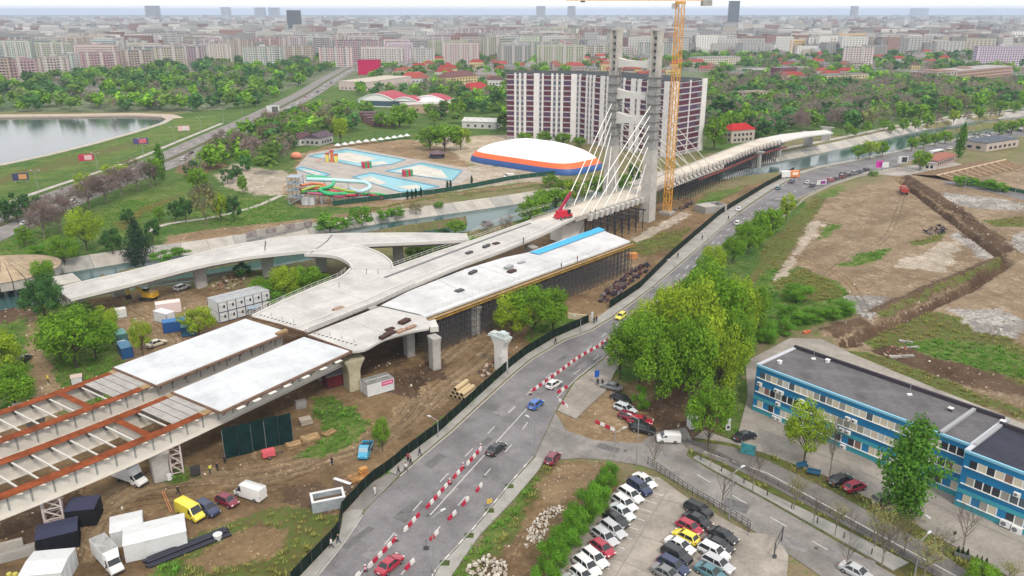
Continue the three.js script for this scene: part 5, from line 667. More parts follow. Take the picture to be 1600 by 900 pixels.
// ---- blue office block
{
const blue = mat([0.006, 0.205, 0.45], 0.55, { g: 'plain', gm: 8 }), teal = mat([0.05, 0.36, 0.45], 0.6, { g: 'plain', gm: 8 });
const A = [47.79,-142.5], B = [66.97,-119.15], ry = head(A, B), L1 = 35.2, D = 13.2, t = thing('office_building', 'long blue three-storey office building with white window bands and dark flat roof', 'office building', null, A[0], 0, A[1], ry);
keepOff.push([[76.44,-142.6][0], [76.44,-142.6][1], 30]);
const panes = [glassDark, glassDark, mat([0.3, 0.29, 0.26], 0.3), creamBlind, creamBlind, mat([0.5, 0.5, 0.48], 0.5), mat([0.08, 0.1, 0.12], 0.15), mat([0.2, 0.12, 0.1], 0.4)], pr = rng(77);
const wing = (x0, x1, z0, h, tw) => {
const l = x1 - x0, xm = (x0 + x1) / 2;
part(t, 'wall', mb().box(xm, h / 2 - 0.2, z0 - D / 2, l, h, D).geo(), blue); part(t, 'base_wall', mb().box(xm, 0.55, z0 + 0.03, l + 0.06, 1.1, 0.1).geo(), teal); part(t, 'base_wall', mb().box(xm, 2.95, z0 + 0.03, l + 0.06, 0.7, 0.1).geo(), teal);
part(t, 'roof', mb().box(xm, h - 0.12, z0 - D / 2, l - 0.5, 0.16, D - 0.5).geo(), x0 > 30 ? mat([0.055, 0.06, 0.085], 0.9, { g: 'roof', gm: 13 }) : roofDark);
for (const [bx, bz, sx, sz] of [[xm, z0 + 0.02, l + 0.1, 0.36], [x0 + 0.18, z0 - D / 2, 0.7, D], [x1 - 0.1, z0 - D / 2, 0.36, D]]) part(t, 'parapet', mb().box(bx, h - 0.04, bz, sx, 0.42, sz).geo(), bz > z0 - 1 ? mat([0.2, 0.45, 0.6], 0.5) : mat([0.45, 0.47, 0.52], 0.7));
part(t, 'back_parapet', mb().box(xm, h + 0.15, z0 - D + 0.2, l, 1.0, 0.5).geo(), mat([0.05, 0.045, 0.055], 0.9));
for (let f = 0; f < 3; f++) { const y = [1.15, 4.35, 7.35][f], wh = [1.4, 1.35, 1.3][f], step = 1.27, n = Math.floor((l - 1.2) / step); part(t, 'window_sill', mb().box(xm, y - 0.06, z0 + 0.1, l - 0.6, 0.12, 0.26).geo(), frameWhite); for (let i = 0; i < n; i++) { if (f === 0 && (i * 7 + (x0 > 30 ? 3 : 0)) % 11 > 6) continue; const x = x0 + 0.9 + (i + 0.5) * step, w = part(t, 'window', boxGeo(1.1, wh, 0.06), panes[Math.floor(pr() * panes.length)], 0, x, y + wh / 2, z0 + 0.02); part(w, 'mullion', boxGeo(0.16, wh, 0.1), frameWhite, 0, 0.63, 0, 0.03); } }
};
wing(0, L1 + 4.4, 0, 9.8); wing(L1 + 4.6, L1 + 60, 2.6, 9.9);
for (const x of [L1 - 0.3, L1 + 4.9]) part(t, 'firewall', mb().box(x, 9.95, -D / 2, 0.6, 0.6, D).geo(), mat([0.3, 0.31, 0.33], 0.9));
const ac = thing('air_conditioner', '', 'air conditioner', 'air conditioners on the blue building'); part(ac, 'casing', boxGeo(0.95, 0.7, 0.36), frameWhite, 0, 0, 0, 0); part(ac, 'fan_grille', mb().tube([-0.15, 0, 0.18], [-0.15, 0, 0.2], 0.26, 0.26, 14).geo(), mat([0.16, 0.17, 0.18], 0.7));
const spots = [[5, 6.2, 0], [6, 6.15, 0], [1.2, 6.2, 0], [5.6, 3.6, 0], [10.4, 6.1, 0], [19.5, 6.2, 0], [20.7, 6.2, 0], [17.4, 3.7, 0], [18.7, 3.6, 0], [19.9, 3.6, 0], [14, 3.6, 0], [19.4, 0.5, 0], [5.2, 0.5, 0], [6.2, 0.5, 0], [48, 6.2, 2.6], [56.8, 6.2, 2.6], [58, 6.2, 2.6], [47.4, 0.75, 2.6], [49, 0.55, 2.6], [54.5, 0.8, 2.6]];
const words = ['under the top windows', 'under the middle windows', 'at the foot of the wall'];
spots.forEach(([x, y, z], i) => { const c = Math.cos(ry), s = Math.sin(ry), lx = x, lz = z + 0.33, wx = A[0] + lx * c + lz * s, wz = A[1] - lx * s + lz * c, lab = `white air conditioner ${words[y > 5 ? 0 : y > 2 ? 1 : 2]} of the blue building's ${z ? 'near' : 'far'} wing`; if (!i) { ac.position.set(wx, y, wz); ac.rotation.y = ry; ac.userData.label = lab; } else copyOf(ac, 'air_conditioner', lab, wx, y, wz, ry).scale.setScalar(y < 1 && z ? 1.5 : 1); });
for (const [px, k] of [[[59.74,-145.2], 0], [[71.42,-129.55], 1]]) { const v = thing('roof_mast', ['thin roof mast with white base at the far end of blue building', 'thin roof mast with white base on the middle of blue roof'][k], 'mast', null, px[0], 9.76, px[1]); part(v, 'pole', boxGeo(0.07, 2.4, 0.07), greySteel, 0, 0, 1.2, 0); part(v, 'base_plate', boxGeo(0.8, 0.25, 0.5), frameWhite, 0, 0, 0.13, 0); }
for (const p of [[52.35,-143.1], [61.96,-143.7], [75.63,-123.46], [81.95,-118.93]]) { const v = thing('roof_vent', ['small white roof vent near the far roof corner', 'small white roof vent by the back parapet', 'dark roof hatch on the link roof', 'white box unit standing on the dark near roof'][taken.roof_vent === undefined ? 0 : taken.roof_vent + 1], 'roof vent', null, p[0], 9.76, p[1], ry); part(v, 'shaft', boxGeo(0.6, 0.55, 0.6), taken.roof_vent === 2 ? darkSteel : frameWhite, 0, 0, 0.27, 0); part(v, 'cowl', boxGeo(0.8, 0.1, 0.8), frameWhite, 0, 0, 0.6, 0); }
}
// ---- red and white apartment block
{
const foot = [[-3, -497], [40, -487], [84, -431], [108, -457], [66, -512], [0, -524]], O = foot[2], t = thing('apartment_block', 'tall white apartment block with maroon balcony columns behind the pylon', 'apartment block', null, O[0], 0, O[1]);
const rel = foot.map((p) => [p[0] - O[0], p[1] - O[1]]), H = 39, N = 12, FH = H / (N + 0.6); keepOff.push([55, -480, 45], [15, -505, 28]);
const white = plaster([0.72, 0.7, 0.7]), maroon = mat([0.085, 0.014, 0.034], 0.6), plum = mat([0.07, 0.03, 0.08], 0.5), slate = mat([0.1, 0.1, 0.13], 0.3);
part(t, 'core', mb().prism(rel, 0, H).geo(), plaster([0.5, 0.48, 0.5])); part(t, 'roof', mb().prism(rel.map((p) => [p[0] * 1.004, p[1] * 1.004]), H, H + 0.5).geo(), mat([0.06, 0.065, 0.075], 0.9, { g: 'roof', gm: 8 }));
const facade = (a, b, pat) => { const L = dist(a, b), h = head(a, b), dx = Math.cos(h), dz = -Math.sin(h), nx = Math.sin(h), nz = Math.cos(h); const at = (s, d) => [a[0] + dx * s + nx * d, a[1] + dz * s + nz * d]; let s = 0, i = 0; while (s < L - 0.5) { const [w, kind] = pat[i++ % pat.length], c = at(s + w / 2, 0), ww = Math.min(w, L - s); if (kind === 'w') part(t, 'pier', mb().box(...[at(s + ww / 2, 0.2)].flatMap(([x, z]) => [x, H / 2 + 0.4, z]), ww, H + 0.8, 0.9, h).geo(), white); else for (let f = 0; f < N; f++) { const y = 2 + f * FH; if (kind === 'b' || kind === 'c') { const q = at(s + ww / 2, 0.12), q2 = at(s + ww / 2, 0.35); part(t, 'balcony', boxGeo(+(ww * 0.98).toFixed(2), 2.2, 0.2), kind === 'b' ? (f % 3 === 1 ? plum : maroon) : f % 2 ? slate : maroon, 0, q[0], y + 1.45, q[1], h); part(t, 'floor_edge', boxGeo(+ww.toFixed(2), 0.24, 0.9), white, 0, q2[0], y + 0.12, q2[1], h); } else { const q = at(s + ww / 2, 0.1); part(t, 'window', boxGeo(+(ww * 0.75).toFixed(2), 1.9, 0.2), f % 4 === 2 ? glassBlue : slate, 0, q[0], y + 1.5, q[1], h); } } s += w; } };
const P = [[4.6, 'b'], [1.2, 'w'], [1.7, 'n'], [1.2, 'w'], [1.7, 'n'], [1.6, 'w'], [4.6, 'b'], [3.4, 'w'], [1.5, 'n'], [1.1, 'w']];
facade(rel[0], rel[1], P); facade(rel[1], rel[2], [[1.5, 'w'], ...P]); facade(rel[2], rel[3], [[5.5, 'w'], [4, 'c'], [8, 'b'], [0.8, 'w'], [8, 'b'], [4, 'c'], [20, 'w']]);
}
// ---- air dome
{
const c = [[-26.46,-422.7],[25.95,-377.9],[50.22,-402.6],[0,-486.2]], O = [(c[0][0] + c[2][0]) / 2, (c[0][1] + c[2][1]) / 2], t = thing('air_dome', 'white inflated sports dome with orange and blue bands round its base', 'dome', null, O[0], 0, O[1]); keepOff.push([O[0], O[1], 36]);
const bandY = (y0, y1, m, name) => { const b = mb(), n = 72, H = 12.6, ring = (y) => { const k = y / H, e = Math.pow(clamp(1 - Math.pow(k, 1.9)), 0.5); return Array.from({ length: n }, (_, i) => { const a = (i / n) * Math.PI * 2, ca = Math.cos(a), sa = Math.sin(a), p = 2 / 5, u = Math.sign(ca) * Math.abs(ca) ** p * e, v = Math.sign(sa) * Math.abs(sa) ** p * e; const U = [(c[1][0] - c[0][0]) / 2, (c[1][1] - c[0][1]) / 2], V = [(c[2][0] - c[1][0]) / 2, (c[2][1] - c[1][1]) / 2]; return [U[0] * u + V[0] * v, y, U[1] * u + V[1] * v]; }); }; const st = 10; for (let j = 0; j < st; j++) { const a = ring(lerp(y0, y1, j / st)), d = ring(lerp(y0, y1, (j + 1) / st)); for (let i = 0; i < n; i++) b.quad(a[i], a[(i + 1) % n], d[(i + 1) % n], d[i]); } part(t, name, b.geo(), m); };
bandY(0, 2.9, mat([0.02, 0.08, 0.27], 0.5), 'blue_band'); bandY(2.9, 5.3, mat([0.75, 0.13, 0.03], 0.5), 'orange_band'); bandY(5.3, 12.599, mat([0.8, 0.8, 0.8], 0.5), 'white_roof');
}
// ---- neighbours of the dome and the pools
block('brick_hall', 'low tan brick hall with white roof boxes beside the red-roofed sports hall', 'hall', null, [-82.82,-626.2], [-46.22,-638.6], 18, 6.5, { wall: [0.45, 0.34, 0.26], roofC: [0.62, 0.58, 0.55], single: 1, pitch: 6, floor: 9, y0: 2 });
{ const a = [-127.85,-678.7], b = [-57.07,-660.3], t = thing('sports_hall', 'sports hall with red barrel roofs and white arched gable glazing', 'sports hall', null, a[0], 0, a[1], head(a, b)), L = dist(a, b); keepOff.push([a[0] + L / 2, a[1] - 22, L * 0.5]);
part(t, 'wall', mb().box(L / 2, 2.6, -16, L, 5.6, 32).geo(), frameWhite); part(t, 'glazing', mb().box(L * 0.3, 2.8, 0.1, L * 0.5, 4, 0.2).geo(), glassBlue);
for (const [x0, x1, z0, z1, r] of [[0, L * 0.45, 1, -34, 5], [L * 0.42, L * 0.72, 2, -16, 3.2], [L * 0.6, L, -8, -30, 4]]) { const g = mb(), w = mb(), n = 10; for (let i = 0; i < n; i++) { const f = (k) => [lerp(x0, x1, k), 5.4 + r * Math.sin(Math.PI * k), 0]; const p = f(i / n), q = f((i + 1) / n); g.quad([p[0], p[1], z0 - 1], [q[0], q[1], z0 - 1], [q[0], q[1], z1], [p[0], p[1], z1]); w.quad([p[0], 5.3, z0 - 0.9], [q[0], 5.3, z0 - 0.9], [q[0], q[1] - 0.1, z0 - 0.9], [p[0], p[1] - 0.1, z0 - 0.9]); w.bar([p[0], p[1], z0 - 0.6], [q[0], q[1], z0 - 0.6], 0.8, 0.5); } part(t, 'roof', g.geo(), mat([0.33, 0.035, 0.06], 0.7)); part(t, 'gable_arch', w.geo(), frameWhite); } }
block('white_shed', 'white low shed with pale pitched roof behind the pools', 'shed', null, [-33.83,-547.8], [-10.73,-541.6], 14, 4.5, { wall: C.white, roof: 'gable', roofC: [0.66, 0.66, 0.64], rise: 2, single: 1, pitch: 5, floor: 9 });
for (let k = 0; k < 4; k++) { const a = [-109.19,-581], b = [-97.27,-581], x = k * 4.2; block('pavilion', ['farthest', 'second farthest', 'second nearest', 'nearest'][k] + ' brown stepped-roof pavilion in the staggered row behind the pools', 'pavilion', 'stepped pavilions', [a[0] + x, a[1] + k * 9], [b[0] + x * 1.3, b[1] + k * 9], 9, 6 - k * 0.8, { wall: C.brownRoof, roofC: [0.17, 0.11, 0.12], single: 1, pitch: 3.5, floor: 8 }); }
block('pavilion', 'brown-roofed timber pavilion with white posts beside the far pool', 'pavilion', null, [-124.89,-471.6], [-118.87,-481.3], 11, 4, { wall: C.white, roof: 'gable', roofC: [0.13, 0.07, 0.085], rise: 2.6, single: 1, pitch: 3, floor: 8 });
block('pavilion', 'purple-roofed timber pavilion beside the white sunshades', 'pavilion', null, [-112.85,-471.6], [-108.02,-486.2], 10, 4.5, { wall: [0.45, 0.44, 0.45], roof: 'gable', roofC: [0.14, 0.1, 0.13], rise: 2.4, single: 1, pitch: 3, floor: 8 });
block('superstore', 'long store with bright red fascia and pale roof by the boulevard', 'store', null, [-174.2,-827.7], [-144.8,-814], 85, 8, { wall: [0.6, 0.5, 0.48], roofC: [0.62, 0.56, 0.48], single: 1, pitch: 5, floor: 9 });
block('store_tower', 'crimson sign block rising at the back of the store', 'store', null, [-190.5,-1024], [-165.1,-1024], 20, 17, { wall: [0.5, 0.01, 0.09], roofC: [0.4, 0.02, 0.08], single: 1, pitch: 40 });
block('glass_office', 'teal glass office block with white floor bands before the apartment rows', 'office', null, [-184.1,-1495.7], [-138,-1495.7], 30, 20, { wall: [0.12, 0.3, 0.34], glass: mat([0.5, 0.6, 0.62], 0.4), ww: 7, wh: 0.9, pitch: 7, floor: 3.4, roofC: C.grey });
block('glass_office', 'low green-blue glass showroom below the office block', 'office', null, [-204.1,-1337.6], [-150.7,-1303.1], 40, 14, { wall: [0.03, 0.2, 0.24], glass: glassBlue, roofC: [0.3, 0.42, 0.45] });
block('villa', 'cream three-storey guesthouse with long brown roof', 'house', null, [-67.47,-849], [-36.95,-879.2], 16, 10, { wall: C.yellow, roof: 'hip', roofC: [0.2, 0.1, 0.1], single: 1, pitch: 4 });
block('villa', 'long low house with twin red roofs beside the guesthouse', 'house', null, [-122.92,-903.2], [-92.72,-903.2], 18, 5.5, { wall: C.white, roof: 'hip', roofC: [0.42, 0.09, 0.07], single: 1, pitch: 4 });
block('villa', 'house with crimson hipped roof in front of guesthouse', 'house', null, [-38.79,-763.5], [-19.54,-781.7], 16, 6, { wall: C.pink, roof: 'hip', roofC: [0.45, 0.05, 0.06], single: 1, pitch: 4 });
block('villa', 'small red-roofed house with cream walls beside the far bridge span', 'house', null, [131.1,-481.3], [147.1,-488.7], 10, 7.5, { wall: C.cream, roof: 'hip', roofC: [0.5, 0.03, 0.03], rise: 3.4, single: 1, pitch: 3 });
block('factory', 'long pink brick factory with dark rooflights beyond the riverside wood', 'factory', null, [460.9,-895.1], [613,-1013.6], 30, 11, { wall: [0.45, 0.3, 0.25], roofC: [0.46, 0.42, 0.42], pitch: 3.2, floor: 3.6, top: 1 });
block('factory', 'cream end pavilion of the long factory', 'factory', null, [450.5,-920], [460.9,-895.1], 30, 13, { wall: C.cream, roofC: C.brick, single: 1, pitch: 4 });
block('school', 'pale yellow two-storey school behind the riverside wood', 'school', null, [335.3,-879.2], [390.5,-903.2], 16, 10, { wall: [0.6, 0.53, 0.36], single: 1, pitch: 4, roofC: C.greyRoof });
block('school', 'long cream school building beyond the apartment roof', 'school', null, [264.6,-1180.9], [332.4,-1209.3], 22, 12, { wall: [0.6, 0.56, 0.48], single: 1, pitch: 4, roofC: C.grey });
block('town_hall', 'low white building with ribbon windows beside the school', 'building', null, [277.8,-1024], [317.5,-1034.6], 15, 8, { wall: C.white, single: 1, pitch: 5, ww: 3.5 });
block('ruin', 'roofless cream building with dark window holes by the bridge head', 'building', null, [195.7,-693.2], [224.8,-708.3], 18, 9, { wall: [0.55, 0.5, 0.42], single: 1, pitch: 4, ww: 2, roofC: [0.3, 0.26, 0.2] });
block('hall', 'dark red brick house with white loggias among the trees', 'house', null, [301.6,-928.6], [326.3,-946.2], 14, 14, { wall: [0.2, 0.08, 0.1], single: 1, pitch: 4 });
for (const [a, b, s, h, k] of [[[500.4,-1495.7], [591,-1589.4], 18, 26, 0], [[573.4,-1541.2], [715.7,-1695.3], 20, 32, 1]]) block('apartment_house', ['warm yellow stepped apartment block on the left of its pair', 'taller warm yellow stepped apartment block on the right of its pair'][k], 'apartment block', 'yellow apartment pair', a, b, s, h, { wall: [0.68, 0.5, 0.25], balc: 1, balcC: [0.7, 0.58, 0.38], top: 1, roofC: C.cream });
block('roof_kiosk', 'terracotta-roofed kiosk row beside the far road', 'kiosk', null, [214.5,-402.6], [233.7,-420.8], 9, 3.4, { wall: [0.4, 0.3, 0.28], roof: 'hip', roofC: [0.38, 0.16, 0.12], rise: 1.6, single: 1, pitch: 2.6, ww: 1.2, floor: 9 });
block('guard_hut', 'white guard hut with tall windows at the lot entrance', 'hut', null, [205.2,-397.4], [211,-395.7], 4, 3, { wall: C.white, roofC: [0.4, 0.36, 0.36], single: 1, pitch: 2, ww: 1.3, floor: 9, y0: 0.8 });
block('depot', 'flat-roofed brick depot with dark roof panel by the far road', 'depot', null, [267,-451.3], [295.8,-469.3], 14, 4.5, { wall: [0.5, 0.42, 0.38], roofC: [0.13, 0.15, 0.18], single: 1, pitch: 5, ww: 2.5, floor: 9 });
// ---- apartment rows beyond the park: front row one by one, then rows behind
{
const row = [[-70, 20, 134, 90, 'pink'], [22, 62, 132, 92, 'pink'], [64, 112, 126, 89, 'cream'], [114, 128, 116, 84, 'white'], [130, 190, 117, 82, 'pink'], [192, 242, 114, 79, 'pink'], [245, 290, 107, 74, 'cream'], [292, 318, 103, 72, 'cream'], [322, 352, 98, 66, 'white'], [356, 398, 96, 64, 'cream'], [402, 436, 92, 60, 'pink'], [438, 474, 91, 58, 'cream'], [476, 520, 88, 56, 'white'], [522, 556, 86, 54, 'cream'], [558, 602, 84, 52, 'cream'], [680, 712, 78, 46, 'white'], [716, 748, 74, 44, 'cream'], [752, 800, 72, 45, 'pink'], [805, 850, 72, 44, 'cream'], [852, 900, 72, 44, 'cream'], [905, 940, 68, 42, 'pink']];
const r = rng(5), px = (x, y) => { const f = 1250, th = 0.33347, a = (x - 800) / f, b = -(y - 450) / f, dy = b * Math.cos(th) - Math.sin(th), k = 75 / -dy; return [a * k, -(Math.cos(th) + b * Math.sin(th)) * k]; };
const words = { pink: 'dusty pink', cream: 'cream', white: 'pale grey-white' };
row.forEach(([x0, x1, base, top, c], i) => { const A = px(x0, base), B = px(x1, base - (i < 15 ? 1.2 : 0)), h = Math.round((base - top) / (base - 17) * 75); block('apartment_slab', `${NTH[row.slice(0, i).filter((q) => q[4] === c).length]} ${words[c]} apartment slab in the front row behind the park trees`, 'apartment block', `${c} front-row apartment slabs`, A, B, 12, h, { wall: C[c].map((v) => v * (0.9 + 0.2 * r())), balc: 1, balcC: c === 'pink' ? [0.55, 0.45, 0.45] : C.white, pitch: 3.4, top: 1, bays: [0.52, 0.48, 0.45] }); });
const pal = ['cream', 'white', 'white', 'cream', 'grey'];
for (let z = -1180, n = 0; z > -1900 && n < 105; z -= 62 + r() * 30) { const half = -z * 0.66; for (let x = -half; x < half && n < 105;) { const L = 26 + r() * 44, gap = 10 + r() * 26, left = x < 60 - (z + 1180) * 0.2; if (left ? r() < 0.8 : r() < 0.16) { const c = pal[Math.floor(r() * 5)], h = left ? 24 + r() * 10 : 14 + r() * 16; block('apartment_slab', `${words[c] ?? 'grey'} apartment slab among the rows in the hazy ${left ? 'housing estate beyond the park' : 'town centre'}`, 'apartment block', `${c} slabs in the far ${left ? 'estate' : 'centre'}`, [x, z + (r() - 0.5) * 20], [x + L, z + (r() - 0.5) * 24], 12, h, { wall: C[c].map((v) => v * (0.85 + 0.3 * r())), pitch: 3.6, ww: 1.8, top: r() < 0.4, bays: r() < 0.6 ? [0.5, 0.47, 0.46] : 0, balc: r() < 0.5, roofC: [0.3, 0.29, 0.3] }); n++; } x += L + gap; } }
// towers on the skyline
for (const [x, base, top, w, c, label] of [[237, 31, 2, 17, [0.24, 0.24, 0.24], 'slim hazy grey tower alone on the far skyline'], [405, 26, 9, 14, [0.22, 0.22, 0.22], 'shorter of two hazy towers side by side on the skyline'], [427, 26, 8, 14, [0.2, 0.2, 0.2], 'right of two hazy towers side by side on the skyline'], [459, 50, 16, 18, [0.1, 0.1, 0.1], 'dark striped tower behind the far apartment rows'], [1146, 44, -6, 14, [0.09, 0.1, 0.11], 'tall dark glass tower right of the crane'], [1335, 30, -4, 9, [0.35, 0.35, 0.35], 'thin pale tower in the haze beyond the yellow blocks'], [1440, 24, -2, 20, [0.3, 0.3, 0.3], 'broad hazy tower beyond the right wood'], [1533, 20, 0, 14, [0.3, 0.3, 0.3], 'hazy tower nearest the right edge of the skyline'], [845, 30, 2, 14, [0.34, 0.33, 0.32], 'pale tower left of the pylons on the skyline'], [893, 30, 4, 12, [0.34, 0.33, 0.32], 'pale tower beside the left pylon head'], [352, 27, 10, 12, [0.3, 0.3, 0.3], 'stepped spired tower on the left skyline'], [438, 54, 36, 14, [0.5, 0.48, 0.42], 'small cream tower beside the dark striped tower']]) { const A = px(x - w / 2, base), B = px(x + w / 2, base), h = ((base - top) / (base - 17)) * 75 ; block('tower', label, 'tower', null, A, B, dist(A, B), Math.min(h, 118), { wall: c, ww: 9, wh: 1.2, pitch: 9.5, floor: 7, roofC: C.grey }); }
// houses in the low-rise quarters
const roofs = [C.redRoof, C.brownRoof, C.tile, C.greyRoof, [0.4, 0.08, 0.07], [0.3, 0.27, 0.26]], rn = ['crimson', 'brown', 'terracotta', 'grey', 'red', 'pale grey'], wn = [C.cream, C.white, C.yellow, C.pink];
const houses = (poly, n, seed, where, grp) => scatterH(poly, n, seed, (x, z, rr) => { if (!clear(x, z, 9)) return false; const k = Math.floor(rr() * 6), L = 10 + rr() * 12, a = (rr() - 0.5) * 0.9, h = 4 + rr() * 5; block('house', `${rn[k]}-roofed house ${where}`, 'house', `${rn[k]}-roofed houses ${grp}`, [x, z], [x + L * Math.cos(a), z - L * Math.sin(a)], 8 + rr() * 5, h, { wall: wn[Math.floor(rr() * 4)], roof: rr() < 0.8 ? 'hip' : 'gable', roofC: roofs[k], pitch: 3.2, floor: 3 }); return true; });
function scatterH(poly, n, seed, fn) { const rr = rng(seed), xs = poly.map((p) => p[0]), zs = poly.map((p) => p[1]); let m = 0; for (let i = 0; i < n * 30 && m < n; i++) { const x = lerp(Math.min(...xs), Math.max(...xs), rr()), z = lerp(Math.min(...zs), Math.max(...zs), rr()); if (inside(poly, x, z) && fn(x, z, rr)) m++; } }
houses([[-150.2,-920],[-78.59,-1013.6],[-5.97,-763.5],[25.06,-1079.3],[167.1,-1079.3],[223.6,-1452.9],[-47.39,-1541.2],[-183.2,-1320.2]], 70, 61, 'in the low quarter behind the sports hall', 'behind the sports hall');
houses([[200,-827.7],[289.9,-887.1],[468.7,-974],[713.5,-1153.8],[1007.9,-1640.7],[648.4,-1452.9],[311.5,-1303.1]], 60, 62, 'among the trees right of the crane', 'right of the crane');
houses([[33.42,-1079.3],[151.2,-974],[235.8,-1013.6],[286.9,-1239.1],[97.99,-1270.3]], 26, 63, 'just beyond the apartment block roof', 'beyond the apartment block');
// everything farther off reads as one hazy mass
const unit = mb(); unit.col = [1, 1, 1]; unit.box(0, 0.5, 0, 1, 1, 1); unit.col = [0.3, 0.31, 0.34]; for (let y = 0.1; y < 0.95; y += 0.1) for (let x = -0.42; x < 0.45; x += 0.12) unit.box(x, y, 0.49, 0.06, 0.045, 0.04); unit.col = [0.55, 0.53, 0.52]; unit.box(0, 1, 0, 1.02, 0.02, 1.02);
const im = new THREE.InstancedMesh(unit.geo(), mat([1, 1, 1], 0.9, { vc: 1 }), 8200), m4 = new THREE.Matrix4(), q = new THREE.Quaternion(), col = new THREE.Color(), up = new THREE.Vector3(0, 1, 0);
for (let i = 0; i < 8200; i++) { const z = -1500 - Math.pow(r(), 1.6) * 7800, x = (r() * 2 - 1) * -z * 0.72, slab = r() < 0.45, L = slab ? 18 + r() * 40 : 10 + r() * 16, h = slab ? 14 + r() * 20 : 5 + r() * 8; m4.compose(new THREE.Vector3(x, -0.2, z), q.setFromAxisAngle(up, (r() - 0.5) * 0.8), new THREE.Vector3(L, h, 12 + r() * 10)); im.setMatrixAt(i, m4); const c = [C.cream, C.white, C.grey, C.white, C.grey, C.white, [0.3, 0.2, 0.18]][Math.floor(r() * 7)], v = 0.7 + 0.5 * r(); im.setColorAt(i, col.setRGB(c[0] * v, c[1] * v, c[2] * v)); }
stuff('distant_city', im, 'hazy mass of small distant city buildings under the skyline', 'city');
}
// ---------------------------------------------------------------- vehicles (front towards +x)
const paint_ = (c) => mat(c, 0.35, { coat: 0.7 }), tyreMat = mat([0.02, 0.02, 0.02], 0.9), rimMat = mat([0.35, 0.35, 0.36], 0.35, { metal: 0.7 }), carGlass = mat([0.025, 0.03, 0.035], 0.08), lampWhite = mat([0.75, 0.75, 0.72], 0.2), lampRed = mat([0.35, 0.02, 0.02], 0.3), trimBlack = mat([0.03, 0.03, 0.032], 0.7);
const COL = { white: [0.63, 0.63, 0.63], silver: [0.42, 0.43, 0.45], pale: [0.52, 0.57, 0.6], grey: [0.16, 0.165, 0.17], black: [0.012, 0.013, 0.016], navy: [0.015, 0.025, 0.08], red: [0.33, 0.01, 0.035], maroon: [0.16, 0.008, 0.03], yellow: [0.72, 0.6, 0.04], blue: [0.02, 0.12, 0.42], teal: [0.05, 0.15, 0.18], sky: [0.04, 0.3, 0.5], olive: [0.12, 0.16, 0.07], cream: [0.55, 0.5, 0.4], orange: [0.6, 0.14, 0.03], brown: [0.1, 0.03, 0.02] };
const wheelGeo = mb().tube([0, 0, -0.11], [0, 0, 0.11], 0.32, 0.32, 16).geo(), rimGeo = mb().tube([0, 0, 0.1], [0, 0, 0.125], 0.2, 0.18, 12).geo();
function wheels(t, xs, hw, r = 0.32) { for (const x of xs) for (const s of [-1, 1]) { const w = part(t, 'wheel', wheelGeo, tyreMat, 0, x, r, s * (hw - 0.1)); w.scale.setScalar(r / 0.32); if (s < 0) w.rotation.y = Math.PI; part(w, 'rim', rimGeo, rimMat); } }
function loft(st, ringOf) { const b = mb(); for (let i = 0; i + 1 < st.length; i++) { const a = ringOf(st[i]), c = ringOf(st[i + 1]), n = a.length; for (let k = 0; k < n; k++) b.quad(a[k], a[(k + 1) % n], c[(k + 1) % n], c[k]); } for (const e of [0, st.length - 1]) { const a = ringOf(st[e]); for (let k = 1; k + 1 < a.length; k++) b.tri(a[0], a[k], a[k + 1]); } return toCreasedNormals(b.geo(), 0.75); }
const carShapes = {};
